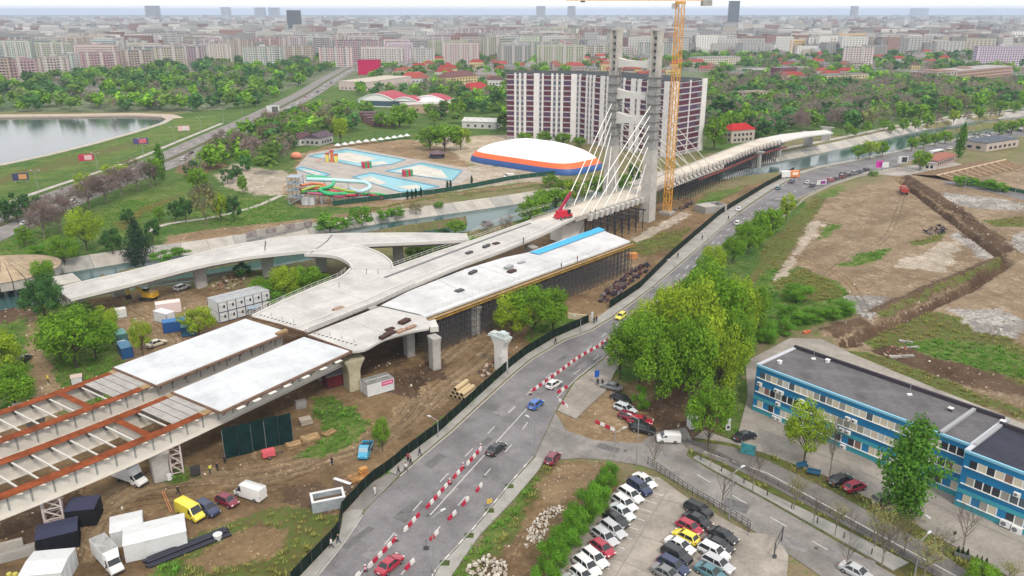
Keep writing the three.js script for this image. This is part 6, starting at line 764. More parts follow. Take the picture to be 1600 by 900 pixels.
function carShape(type) {
if (carShapes[type]) return carShapes[type];
const T = { sedan: { L: 4.55, W: 0.9, H: 1.44, hood: 0.78, belt: 0.92, tail: 0.94, ws: 1.12, rf: 0.4, rr: -0.95, rb: -1.6 }, hatch: { L: 4.0, W: 0.87, H: 1.47, hood: 0.82, belt: 0.93, tail: 0.93, ws: 1.1, rf: 0.4, rr: -1.35, rb: -1.75 }, estate: { L: 4.65, W: 0.9, H: 1.48, hood: 0.8, belt: 0.93, tail: 0.95, ws: 1.15, rf: 0.45, rr: -1.75, rb: -2.15 }, suv: { L: 4.5, W: 0.94, H: 1.7, hood: 0.98, belt: 1.1, tail: 1.1, ws: 1.15, rf: 0.5, rr: -1.75, rb: -2.1 } }[type];
const l = T.L / 2, st = [[-l, 0.42, 0.72, 0.82], [-l + 0.1, 0.3, T.tail - 0.06, 0.92], [-l + 0.45, 0.24, T.tail, 0.98], [-0.6, 0.22, T.belt, 1], [T.ws - 0.1, 0.22, T.belt - 0.01, 1], [T.ws + 0.2, 0.22, (T.belt + T.hood) / 2 + 0.03, 0.99], [l - 0.45, 0.24, T.hood - 0.02, 0.96], [l - 0.12, 0.3, T.hood - 0.14, 0.88], [l, 0.4, 0.6, 0.76]];
const ring = ([x, y0, y1, w]) => { const W = T.W * w, m = (y0 + y1) / 2; return [[x, y0, -W * 0.9], [x, lerp(y0, y1, 0.3), -W], [x, lerp(y0, y1, 0.75), -W * 0.98], [x, y1, -W * 0.84], [x, y1 + 0.03, 0], [x, y1, W * 0.84], [x, lerp(y0, y1, 0.75), W * 0.98], [x, lerp(y0, y1, 0.3), W], [x, y0, W * 0.9]]; };
const body = loft(st, ring), b0 = T.belt - 0.03, W0 = T.W * 0.87, W1 = T.W * 0.68, H = T.H - 0.06;
const q = { a: [T.ws, b0, W0], b: [T.ws, b0, -W0], c: [T.rf, H, -W1], d: [T.rf, H, W1], e: [T.rb, b0, W0], f: [T.rb, b0, -W0], g: [T.rr, H, -W1], h: [T.rr, H, W1] };
const roof = mb().hexa([[T.rr - 0.02, H - 0.01, W1 + 0.02], [T.rf + 0.02, H - 0.01, W1 + 0.02], [T.rf + 0.02, H - 0.01, -W1 - 0.02], [T.rr - 0.02, H - 0.01, -W1 - 0.02], [T.rr + 0.1, H + 0.06, W1 * 0.85], [T.rf - 0.12, H + 0.06, W1 * 0.85], [T.rf - 0.12, H + 0.06, -W1 * 0.85], [T.rr + 0.1, H + 0.06, -W1 * 0.85]]);
for (const s of [1, -1]) { roof.bar([T.ws, b0, W0 * s], [T.rf, H, W1 * s], 0.09).bar([T.rb, b0, W0 * s], [T.rr, H, W1 * s], 0.14, 0.1).bar([-0.2, b0, (W0 + 0.01) * s], [-0.28, H, (W1 + 0.01) * s], 0.09, 0.05); }
const mirror = mb().box(T.ws - 0.12, T.belt + 0.05, T.W + 0.07, 0.16, 0.13, 0.2).box(T.ws - 0.12, T.belt + 0.05, -T.W - 0.07, 0.16, 0.13, 0.2).geo();
return (carShapes[type] = { T, l, body, roof: roof.geo(), mirror, ws: mb().quad(q.b, q.a, q.d, q.c).geo(), rw: mb().quad(q.e, q.f, q.g, q.h).geo(), s1: mb().quad(q.a, q.e, q.h, q.d).geo(), s2: mb().quad(q.f, q.b, q.c, q.g).geo(), lamp: boxGeo(0.1, 0.14, 0.34), grille: boxGeo(0.06, 0.16, 0.7), plate: boxGeo(0.03, 0.12, 0.5) });
}
function car(type, color, R, F, label, group, y = 0.03) {
const S = carShape(type), T = S.T, p = paint_(COL[color]), t = thing(type === 'suv' ? 'suv' : 'car', label, 'car', group, (R[0] + F[0]) / 2, y, (R[1] + F[1]) / 2, head(R, F));
part(t, 'body', S.body, p); part(t, 'roof', S.roof, p); part(t, 'windscreen', S.ws, carGlass); part(t, 'rear_window', S.rw, carGlass); part(t, 'side_window', S.s1, carGlass); part(t, 'side_window', S.s2, carGlass); part(t, 'mirrors', S.mirror, p);
for (const s of [1, -1]) { part(t, 'headlight', S.lamp, lampWhite, 0, S.l - 0.1, 0.64, s * T.W * 0.66); part(t, 'taillight', S.lamp, lampRed, 0, -S.l + 0.06, 0.78, s * T.W * 0.68); }
part(t, 'grille', S.grille, trimBlack, 0, S.l - 0.01, 0.5, 0); part(t, 'number_plate', S.plate, frameWhite, 0, -S.l - 0.005, 0.62, 0);
wheels(t, [S.l - 0.85, -S.l + 0.85], T.W); t.scale.setScalar(1.06); return t;
}
function van(color, R, F, label, L = 5.4, H = 2.25, name = 'van') {
const t = thing(name, label, 'van', null, (R[0] + F[0]) / 2, 0.02, (R[1] + F[1]) / 2, head(R, F)), l = L / 2, p = paint_(COL[color]), W = 0.98;
const st = [[-l, 0.35, H - 0.12, 0.95], [-l + 0.08, 0.3, H, 1], [l - 1.75, 0.3, H, 1], [l - 1.45, 0.3, H - 0.06, 1], [l - 0.75, 0.28, 1.22, 0.99], [l - 0.2, 0.3, 1.02, 0.94], [l, 0.4, 0.8, 0.84]];
part(t, 'body', loft(st, ([x, y0, y1, w]) => { const a = W * w; return [[x, y0, -a], [x, lerp(y0, y1, 0.45), -a], [x, y1 - 0.1, -a * 0.93], [x, y1, -a * 0.8], [x, y1, a * 0.8], [x, y1 - 0.1, a * 0.93], [x, lerp(y0, y1, 0.45), a], [x, y0, a]]; }), p);
const g = (dx) => [[l - 1.42 + dx, H - 0.12], [l - 0.78 + dx, 1.3]], [u, d] = g(0.05); part(t, 'windscreen', mb().quad([d[0], d[1], 0.86], [d[0], d[1], -0.86], [u[0], u[1], -0.76], [u[0], u[1], 0.76]).geo(), carGlass);
for (const s of [1, -1]) { part(t, 'side_window', mb().quad([l - 1.7, H - 0.2, s * 0.985], [l - 1.5, H - 0.22, s * 0.985], [l - 0.98, 1.28, s * 0.995], [l - 1.9, 1.28, s * 0.995]).geo(), carGlass); part(t, 'headlight', boxGeo(0.1, 0.2, 0.28), lampWhite, 0, l - 0.12, 0.82, s * 0.68); part(t, 'taillight', boxGeo(0.06, 0.45, 0.1), lampRed, 0, -l + 0.02, 1.0, s * 0.86); part(t, 'mirror', boxGeo(0.14, 0.26, 0.18), trimBlack, 0, l - 1.0, 1.4, s * 1.1); }
part(t, 'bumper', boxGeo(0.12, 0.24, 1.7), trimBlack, 0, l - 0.02, 0.42, 0); part(t, 'rear_door', boxGeo(0.03, H - 0.7, 1.5), p, 0, -l - 0.012, H / 2 + 0.15, 0); wheels(t, [l - 0.95, -l + 1.05], W, 0.34); return t;
}
function boxTruck(R, F, label, L = 6.6) {
const t = thing('box_truck', label, 'truck', null, (R[0] + F[0]) / 2, 0.02, (R[1] + F[1]) / 2, head(R, F)), l = L / 2, p = paint_(COL.white), W = 1.0;
const st = [[l - 2.1, 0.35, 2.1, 1], [l - 1.6, 0.35, 2.1, 1], [l - 0.85, 0.33, 1.25, 0.99], [l - 0.2, 0.34, 1.05, 0.94], [l, 0.42, 0.82, 0.84]];
part(t, 'cab', loft(st, ([x, y0, y1, w]) => { const a = W * w; return [[x, y0, -a], [x, lerp(y0, y1, 0.5), -a], [x, y1, -a * 0.84], [x, y1, a * 0.84], [x, lerp(y0, y1, 0.5), a], [x, y0, a]]; }), p);
part(t, 'windscreen', mb().quad([l - 0.88, 1.32, 0.84], [l - 0.88, 1.32, -0.84], [l - 1.52, 2.04, -0.76], [l - 1.52, 2.04, 0.76]).geo(), carGlass);
for (const s of [1, -1]) { part(t, 'side_window', mb().quad([l - 1.95, 1.98, s * 0.955], [l - 1.6, 1.98, s * 0.955], [l - 1.08, 1.32, s * 0.99], [l - 1.98, 1.32, s * 0.99]).geo(), carGlass); part(t, 'headlight', boxGeo(0.1, 0.2, 0.28), lampWhite, 0, l - 0.12, 0.84, s * 0.68); part(t, 'mirror', boxGeo(0.14, 0.3, 0.2), trimBlack, 0, l - 1.0, 1.5, s * 1.15); part(t, 'taillight', boxGeo(0.06, 0.2, 0.2), lampRed, 0, -l + 0.02, 0.75, s * 0.85); }
part(t, 'cargo_box', mb().box((-l + l - 2.05) / 2, 1.95, 0, L - 2.05, 2.4, 2.2).hexa([[l - 2.05, 2.1, 1.05], [l - 1.2, 2.12, 0.8], [l - 1.2, 2.12, -0.8], [l - 2.05, 2.1, -1.05], [l - 2.05, 3.12, 1.05], [l - 1.75, 2.7, 0.8], [l - 1.75, 2.7, -0.8], [l - 2.05, 3.12, -1.05]]).geo(), mat([0.68, 0.69, 0.7], 0.5, { g: 'plain', gm: 5 })); part(t, 'box_roof', boxGeo(+(L - 2.1).toFixed(2), 0.04, 2.1), mat([0.42, 0.42, 0.42], 0.8, { g: 'roof', gm: 3 }), 0, -1.03, 3.18, 0); part(t, 'chassis', boxGeo(+(L - 1).toFixed(2), 0.22, 0.9), trimBlack, 0, -0.4, 0.6, 0); part(t, 'bumper', boxGeo(0.12, 0.24, 1.7), trimBlack, 0, l - 0.02, 0.45, 0); wheels(t, [l - 0.95, -l + 1.3], W, 0.36); return t;
}
const at2 = (cx, cz, h, k) => [[cx - Math.cos(h) * k, cz + Math.sin(h) * k], [cx + Math.cos(h) * k, cz - Math.sin(h) * k]];
// car park: the row against the hedge, far end first, then the double row
{
const rowHedge = [[22.23,-116.1],[21.06,-114.02],[19.3,-112],[18.05,-109.68],[17.32,-107.27],[16.07,-105.27],[15.39,-102.85],[13.92,-100.98],[13.24,-98.28],[11.91,-96.11],[10.63,-94.16],[9.75,-92.4],[8.61,-90.3]], hA = head([20.82,-118.25], [23.74,-114.21]);
const L = [['sedan', 'white', 'white sedan at the far corner of car park'], ['suv', 'navy', 'dark navy estate second from far corner beside the hedge'], ['estate', 'white', 'white car with dark roof rails, third from the far corner'], ['estate', 'white', 'white estate fourth along the hedge row'], ['sedan', 'pale', 'pale silver sedan fifth along the hedge row'], ['sedan', 'black', 'black sedan between silver cars in the hedge row'], ['estate', 'silver', 'light silver estate just below the black sedan by hedge'], ['estate', 'silver', 'silver estate next to the red car in the hedge row'], ['hatch', 'red', 'dark red hatchback in the hedge row of car park'], ['estate', 'white', 'white estate just below the red car by the hedge'], ['suv', 'white', 'white off-roader second from bottom of hedge row'], ['hatch', 'white', 'white hatchback cut by the bottom edge beside hedge'], ['sedan', 'silver', 'silver sedan below the frame edge in the hedge row']];
rowHedge.forEach(([x, z], i) => { const [a, b] = at2(x, z, hA + (i % 3 - 1) * 0.02, 2); car(L[i][0], L[i][1], a, b, L[i][2], 'cars parked along the hedge'); });
const rowA = [[29.42,-107.78],[28.74,-105.11],[27.08,-103.33],[26.01,-100.98],[24.73,-98.87],[23.83,-96.68],[22.94,-94.43],[21.7,-92.66]], hB = head([25.86,-105.6], [28.95,-102.54]), LA = [['suv', 'black', 'black estate at the far end of the double row'], ['sedan', 'black', 'black sedan with chrome window line behind the red car'], ['hatch', 'red', 'bright red hatchback in the double row'], ['hatch', 'yellow', 'yellow hatchback parked next to the red hatchback'], ['sedan', 'white', 'white sedan parked below the yellow hatchback'], ['suv', 'black', 'black off-roader parked below the white sedan'], ['estate', 'navy', 'dark blue estate low in the double row'], ['sedan', 'grey', 'dark grey sedan cut by the bottom edge in double row']];
rowA.forEach(([x, z], i) => { const [a, b] = at2(x, z, hB, 2); car(LA[i][0], LA[i][1], ...(LA[i][1] === 'yellow' ? [b, a] : [a, b]), LA[i][2], 'cars parked in the double row'); });
const rowB = [[31.65,-101.29],[30.43,-99.02],[29.35,-97.26],[29.32,-94.85],[27.87,-92.93]], LB = [['sedan', 'black', 'black sedan with chrome trim at the head of right row'], ['sedan', 'black', 'second black sedan in the right row of the car park'], ['suv', 'white', 'white off-roader with dark glass in right row'], ['estate', 'silver', 'silver estate below the white off-roader in right row'], ['sedan', 'teal', 'grey-teal sedan cut by the bottom edge in right row']];
rowB.forEach(([x, z], i) => { const [a, b] = at2(x, z, hB, 2); car(LB[i][0], LB[i][1], a, b, LB[i][2], 'cars parked in the right row'); });
}
// forecourt beside the tree clump
{
const h = head([20.99,-147.6], [24.42,-145.9]), f = [[[20.82,-151.7], 'sedan', 'grey', 'grey sedan nearest the main road on the dirt forecourt', 2.6], [[22.12,-146.2], 'sedan', 'black', 'black sedan heading the row on the dirt forecourt', h - 0.35], [[22.44,-141.8], 'estate', 'pale', 'pale teal-silver estate between black and maroon cars', h - 0.3], [[22.64,-138.6], 'hatch', 'maroon', 'dark maroon hatchback squeezed in the forecourt row', h - 0.1], [[24.61,-136.8], 'estate', 'red', 'bright red estate in the forecourt row', h + 0.15], [[24.73,-133.6], 'suv', 'black', 'black off-roader at the near end of forecourt row', h]];
for (const [c, ty, col, lab, a] of f) { const [R, F] = at2(c[0], c[1], a, 2); car(ty, col, R, F, lab, 'cars on the dirt forecourt'); }
}
van('white', [31.14,-130], [26.46,-130.3], 'small white delivery van turning at the side street mouth', 4.4, 1.85);
car('sedan', 'black', [41.04,-130], [45.12,-131.9], 'black sedan parked at the yard entrance beside the tall tree'); car('sedan', 'black', [52.99,-115.34], [57.36,-117.46], 'black sedan beside the red car before the blue building'); car('hatch', 'red', [54.81,-113.46], [58.75,-115.34], 'bright red hatchback beside the black sedan before the blue building'); car('estate', 'olive', [57.91,-109.85], [62.29,-111.81], 'dusty olive car parked alone near the tall green tree');
car('sedan', 'silver', [47.15,-94.43], [49.6,-91.6], 'silver sedan on the side street at the bottom edge'); car('hatch', 'maroon', [6.36,-121.7], [7.98,-124.88], 'dark red hatchback on the bare corner by the side street');
car('sedan', 'black', [-4.31,-124.23], [-1.4,-128.66], 'black sedan driving up the main road past barriers'); car('sedan', 'red', [-18.65,-92.66], [-16.13,-96.68], 'dark red sedan beside barriers at the bottom edge'); car('hatch', 'blue', [3.42,-141.5], [6.11,-145.9], 'bright blue hatchback on the main road'); car('hatch', 'white', [7.22,-150.8], [10.38,-154.7], 'white hatchback just ahead of the blue one'); car('hatch', 'yellow', [29.97,-195.5], [26.24,-189.6], 'yellow taxi coming down the main road by the site gate'); car('sedan', 'black', [21.34,-171.4], [24.67,-176.7], 'black car half hidden under the roadside trees');
car('sedan', 'white', [87.13,-305.2], [93.33,-316], 'white car stopped beside the site fence'); car('hatch', 'white', [81.01,-283.8], [86.37,-293.2], 'white hatchback partly behind roadside trees'); car('hatch', 'teal', [114.99,-345], [121.51,-355.8], 'teal car on the road near the food trailer'); car('sedan', 'navy', [125.48,-360], [133,-370.2], 'dark blue car just behind the food trailer'); car('sedan', 'silver', [132.6,-358.6], [139.1,-367.3], 'silver car approaching on the far road'); car('hatch', 'black', [132.2,-351.7], [138.6,-360], 'black car beside the lot wall on far road'); car('sedan', 'black', [155.7,-379.4], [163.7,-387.4], 'black car in the middle of the far road'); car('sedan', 'white', [245,-453.5], [257,-464.7], 'white car passing the tall yellow poplar');
{ const line = [[142.9,-362.9],[160,-379.4],[179.9,-397.4]], cl = ['navy', 'red', 'black', 'maroon', 'black', 'grey', 'navy', 'black']; along(line, 6.2, 1).forEach(([x, z, h], i) => { const [R, F] = at2(x, z, h, 2); car(i % 2 ? 'suv' : 'sedan', cl[i % 8], R, F, `${cl[i % 8] === 'red' ? 'red' : cl[i % 8]} car in the kerb row before the lot wall`, 'cars parked before the lot wall'); });
const far = [[281.6,-501.7],[317.5,-526.6],[361.6,-557.3]], c2 = ['white', 'silver', 'black', 'white', 'navy']; along(far, 7, 2).forEach(([x, z, h], i) => { const [R, F] = at2(x, z + (i % 2) * 5, h + 1.0, 2); car('sedan', c2[i % 5], R, F, `${c2[i % 5]} car in the far parking by the brick depot`, 'cars by the depot'); }); }
// boulevard traffic, a few pixels each
{ const r = rng(31), cl = ['white', 'silver', 'white', 'black', 'red', 'white', 'navy']; let n = 0; for (const [d, st] of [[-9, 34], [-5, 61], [6, 47], [10, 29]]) for (const [x, z, h] of along(offset(blvd, d), st, 12 + st * 0.3)) { if (n++ > 44) break; const c = cl[Math.floor(r() * 7)], [R, F] = at2(x + (r() - 0.5) * 8 * Math.cos(h), z, h + (d > 0 ? Math.PI : 0), 2); car(r() < 0.5 ? 'sedan' : 'suv', c, R, F, `${c} car ${d > 0 ? 'on the lake side' : 'on the park side'} of the boulevard`, `cars ${d > 0 ? 'on the lake side' : 'on the park side'} of the boulevard`, 0.06); } }
// site vehicles
boxTruck([-67.16,-118.25], [-61.32,-115.34], 'white box truck parked under the steel viaduct'); boxTruck([-60.11,-97.69], [-55.25,-93.07], 'white box truck nosing down beside the white tents', 6.8);
van('yellow', [-52.81,-108.63], [-48.08,-105.43], 'bright yellow panel van on the building site', 5.4, 2.4); car('suv', 'navy', [-50.02,-109.33], [-46.36,-106.76], 'dark blue car with blue glass beside the yellow van'); car('hatch', 'maroon', [-47.42,-111.27], [-44.19,-109.33], 'dark maroon hatchback between blue car and white van'); van('white', [-40.2,-111.09], [-45.22,-113.46], 'large white panel van right of the maroon hatchback', 5.6, 2.5); car('estate', 'white', [-94.96,-213.7], [-93.15,-217.1], 'white car beside the canal under the curving ramp'); car('sedan', 'cream', [-85.11,-173.6], [-83.34,-175.9], 'cream car by the yellow bush among containers'); car('sedan', 'black', [-110.81,-163.9], [-110.51,-167.4], 'black car under the trees above the steel viaduct'); van('white', [0.92,-377.9], [-4.24,-374.8], 'white van parked before the air dome', 5, 2.1);
van('pale', [-89.31,-170.3], [-93.54,-175.6], 'blue-grey van half under the trees by blue cabins', 4.6, 1.9);
{ // blue pickup
const R = [-26.11,-128.2], F = [-26.34,-122.96], t = thing('pickup_truck', 'bright blue crew-cab pickup truck beside the lone tree', 'truck', null, (R[0] + F[0]) / 2, 0.02, (R[1] + F[1]) / 2, head(R, F)), p = paint_(COL.sky); const st = [[0.1, 0.4, 2.0, 1], [1.2, 0.4, 2.05, 1], [1.75, 0.38, 1.3, 0.98], [2.2, 0.4, 1.1, 0.92], [2.4, 0.45, 0.85, 0.84]];
part(t, 'cab', loft(st, ([x, y0, y1, w]) => { const a = w; return [[x, y0, -a], [x, lerp(y0, y1, 0.5), -a], [x, y1, -a * 0.84], [x, y1, a * 0.84], [x, lerp(y0, y1, 0.5), a], [x, y0, a]]; }), p); part(t, 'windscreen', mb().quad([1.74, 1.38, 0.84], [1.74, 1.38, -0.84], [1.27, 2.0, -0.78], [1.27, 2.0, 0.78]).geo(), mat([0.25, 0.36, 0.42], 0.1)); for (const s of [1, -1]) { part(t, 'side_window', mb().quad([0.2, 1.95, s * 0.9], [1.15, 1.98, s * 0.9], [1.55, 1.35, s * 0.985], [0.2, 1.35, s * 0.985]).geo(), carGlass); part(t, 'headlight', boxGeo(0.1, 0.2, 0.28), lampWhite, 0, 2.3, 0.86, s * 0.66); part(t, 'bed_side', boxGeo(2.6, 0.5, 0.08), p, 0, -1.3, 1.05, s * 0.96); } part(t, 'bed_floor', boxGeo(2.6, 0.12, 1.9), trimBlack, 0, -1.3, 0.78, 0); part(t, 'tailgate', boxGeo(0.08, 0.5, 1.9), p, 0, -2.58, 1.05, 0); part(t, 'rack', mb().bar([0, 2.1, -0.8], [0, 2.1, 0.8], 0.1).bar([0, 0.8, -0.8], [0, 2.1, -0.8], 0.1).bar([0, 0.8, 0.8], [0, 2.1, 0.8], 0.1).geo(), trimBlack); wheels(t, [1.5, -1.5], 0.98, 0.35); }
{ // red dump truck on the lot
const R = [168,-334.8], F = [172.1,-349], t = thing('dump_truck', 'red dump truck standing on the cleared lot', 'truck', null, (R[0] + F[0]) / 2, 0, (R[1] + F[1]) / 2, head(R, F)), p = mat([0.42, 0.05, 0.05], 0.5); part(t, 'cab', mb().box(2.6, 1.9, 0, 1.9, 2.2, 2.3).geo(), p); part(t, 'windscreen', boxGeo(0.05, 0.9, 2.0), carGlass, 0, 3.57, 2.35, 0); part(t, 'tipper_body', mb().hexa([[-3.6, 1.2, 1.2], [1.4, 1.2, 1.2], [1.4, 1.2, -1.2], [-3.6, 1.2, -1.2], [-3.8, 2.7, 1.3], [1.5, 2.9, 1.3], [1.5, 2.9, -1.3], [-3.8, 2.7, -1.3]]).geo(), p); part(t, 'load', mb().box(-1.1, 2.75, 0, 4.6, 0.4, 2.3).geo(), mat([0.2, 0.1, 0.08], 1)); part(t, 'chassis', boxGeo(7, 0.3, 1), trimBlack, 0, 0, 0.9, 0); wheels(t, [2.5, -1.4, -2.7], 1.2, 0.5); }
{ // white bus
const R = [225.3,-432.5], F = [238.8,-442.8], t = thing('bus', 'white city bus on the far road behind the kiosk', 'bus', null, (R[0] + F[0]) / 2, 0.02, (R[1] + F[1]) / 2, head(R, F)); part(t, 'body', mb().box(0, 1.75, 0, 12, 2.8, 2.5).geo(), paint_(COL.white)); for (const s of [1, -1]) for (let i = 0; i < 6; i++) part(t, 'side_window', boxGeo(1.7, 1.05, 0.05), carGlass, 0, -5 + i * 1.95, 2.1, s * 1.26); part(t, 'windscreen', boxGeo(0.06, 1.5, 2.3), carGlass, 0, 6.01, 1.95, 0); wheels(t, [4, -3.6], 1.25, 0.48); }
{ // yellow excavator
const c = [-99.96,-206.8], t = thing('excavator', 'yellow tracked excavator with folded arm beside the canal', 'excavator', null, c[0], 0, c[1], 2.95), y = mat([0.62, 0.38, 0.03], 0.5), d = trimBlack; for (const s of [1, -1]) part(t, 'track', mb().box(0, 0.45, s * 1.1, 3.8, 0.9, 0.6).geo(), d); part(t, 'upper_body', mb().box(-0.7, 1.7, 0, 3.2, 1.3, 2.6).geo(), y); part(t, 'cab', mb().box(0.9, 2.1, 0.75, 1.4, 1.9, 1.1).geo(), carGlass); part(t, 'counterweight', mb().box(-2.3, 1.6, 0, 0.6, 1.2, 2.5).geo(), mat([0.5, 0.3, 0.03], 0.6)); part(t, 'boom', mb().bar([1, 1.9, -0.3], [3.6, 4.2, -0.3], 0.45, 0.6).bar([3.6, 4.2, -0.3], [5.4, 3.6, -0.3], 0.4, 0.5).geo(), y); part(t, 'arm', mb().bar([5.4, 3.7, -0.3], [5.9, 1.0, -0.3], 0.35, 0.45).geo(), y); part(t, 'bucket', mb().hexa([[5.3, 0.1, 0.3], [6.4, 0.1, 0.3], [6.4, 0.1, -0.9], [5.3, 0.1, -0.9], [5.6, 1.1, 0.3], [6.3, 1.1, 0.3], [6.3, 1.1, -0.9], [5.6, 1.1, -0.9]]).geo(), d); }
{ // red crawler crane on the deck
const c = [17.12,-260.3], t = thing('deck_crane', 'small red crane with raised boom on the bridge deck', 'crane', null, c[0], 9.52, c[1], 0.6), p = mat([0.5, 0.015, 0.04], 0.5); part(t, 'chassis', mb().box(0, 0.9, 0, 6, 1.1, 2.5).geo(), p); part(t, 'upper_body', mb().box(-0.8, 2.1, 0, 3.4, 1.4, 2.3).geo(), p); part(t, 'cab', mb().box(1.6, 2.1, 0.7, 1.3, 1.6, 1).geo(), carGlass); part(t, 'boom', mb().bar([-1.5, 2.6, -0.3], [2.6, 7.6, -0.3], 0.7, 0.9).bar([2.2, 7.1, -0.3], [3.4, 8.6, -0.3], 0.45, 0.6).geo(), mat([0.32, 0.01, 0.06], 0.5)); for (const x of [-2.4, 2.4]) for (const s of [1, -1]) part(t, 'outrigger', mb().bar([x, 0.7, s], [x, 0.1, s * 2.4], 0.25).geo(), trimBlack); wheels(t, [-1.8, 0, 1.8], 1.25, 0.5); }
{ // generator trailer
const c = [-43.21,-124.45], t = thing('compressor_trailer', 'pink-red compressor trailer beside the dark green screen', 'trailer', null, c[0], 0, c[1], 0.5), p = mat([0.55, 0.1, 0.12], 0.5); part(t, 'housing', mb().box(0, 1, 0, 2.2, 1.1, 1.3).geo(), p); part(t, 'drawbar', mb().bar([1, 0.5, 0], [2.6, 0.45, 0], 0.14).geo(), trimBlack); wheels(t, [0], 0.75, 0.3); }
{ const c = [131.4,-376.3], t = thing('food_trailer', 'white and orange box trailer at the roadside by the canal', 'trailer', null, c[0], 0, c[1], 0.25); part(t, 'body', mb().box(-2.2, 2, 0, 4.6, 2.8, 2.5).geo(), paint_(COL.white)); part(t, 'orange_box', mb().box(2.6, 1.9, 0, 4.6, 2.9, 2.5).geo(), mat([0.65, 0.2, 0.06], 0.5)); part(t, 'panel', boxGeo(3, 1.2, 0.05), mat([0.7, 0.65, 0.55], 0.6), 0, 2.6, 2.2, 1.28); wheels(t, [-2, 2.5], 1.2, 0.45); }
// ---------------------------------------------------------------- woods: individuals in front, a mass behind
const wood = (poly, n, seed, kinds, h0, h1, where, group) => scatter(poly, n, seed, kinds, h0, h1, (k, x, z, h, w) => clear(x, z, 3) && plant(k, x, z, h, k === 'poplar' ? w * 0.4 : w, where, group) && true);
wood([[-162,-402.6],[-177.4,-478.8],[-169.4,-563.9],[-146.1,-618.2],[-110.11,-581],[-106.85,-478.8],[-125.61,-455.7],[-116.63,-402.6],[-136.1,-402.6]], 34, 71, ['green', 'dark', 'budding', 'green', 'olive', 'bare'], 8, 13, 'between the boulevard and the water park', 'between boulevard and water park');
wood([[-99.73,-523.8],[-65.06,-547.8],[-45.88,-581],[0,-532.5],[40.29,-507],[33.6,-529.6],[0,-581],[-49.3,-626.2],[-91.76,-581]], 16, 72, ['green', 'green', 'olive', 'dark'], 9, 14, 'between the pools and the sports hall', 'behind the pools');
grove([[-38.06,-453.5,16.46,23.78,'g'],[-46.82,-457.9,13.03,16.75,'g'],[-29.26,-457.9,13.74,16.01,'y'],[-100.44,-471.6,18.51,9.72,'y'],[7.6,-476.4,7.9,11.36,'g'],[18.99,-476.4,8.28,11.36,'g'],[30.09,-471.6,8.57,12,'g'],[39.13,-467,6.66,9.67,'g'],[-12.56,-638.6,17.14,17,'d'],[114.69,-455.7,19.72,18.08,'g'],[136.3,-504.3,17.72,19.93,'g'],[149.1,-581,17.93,22.82,'d'],[148.6,-512.5,17.58,16.19,'g']], 'standing beside the apartment block and dome', 'beside the apartment block');
wood([[108.56,-444.9],[158.7,-512.5],[209.5,-507],[298.2,-581],[427,-698.2],[516.2,-827.7],[377.4,-708.3],[284.2,-683.5],[207.5,-660.3],[142.2,-581]], 44, 73, ['bare', 'bare', 'green', 'dark', 'bare', 'budding', 'green'], 10, 15, 'in the riverside wood beyond the canal', 'in the riverside wood');
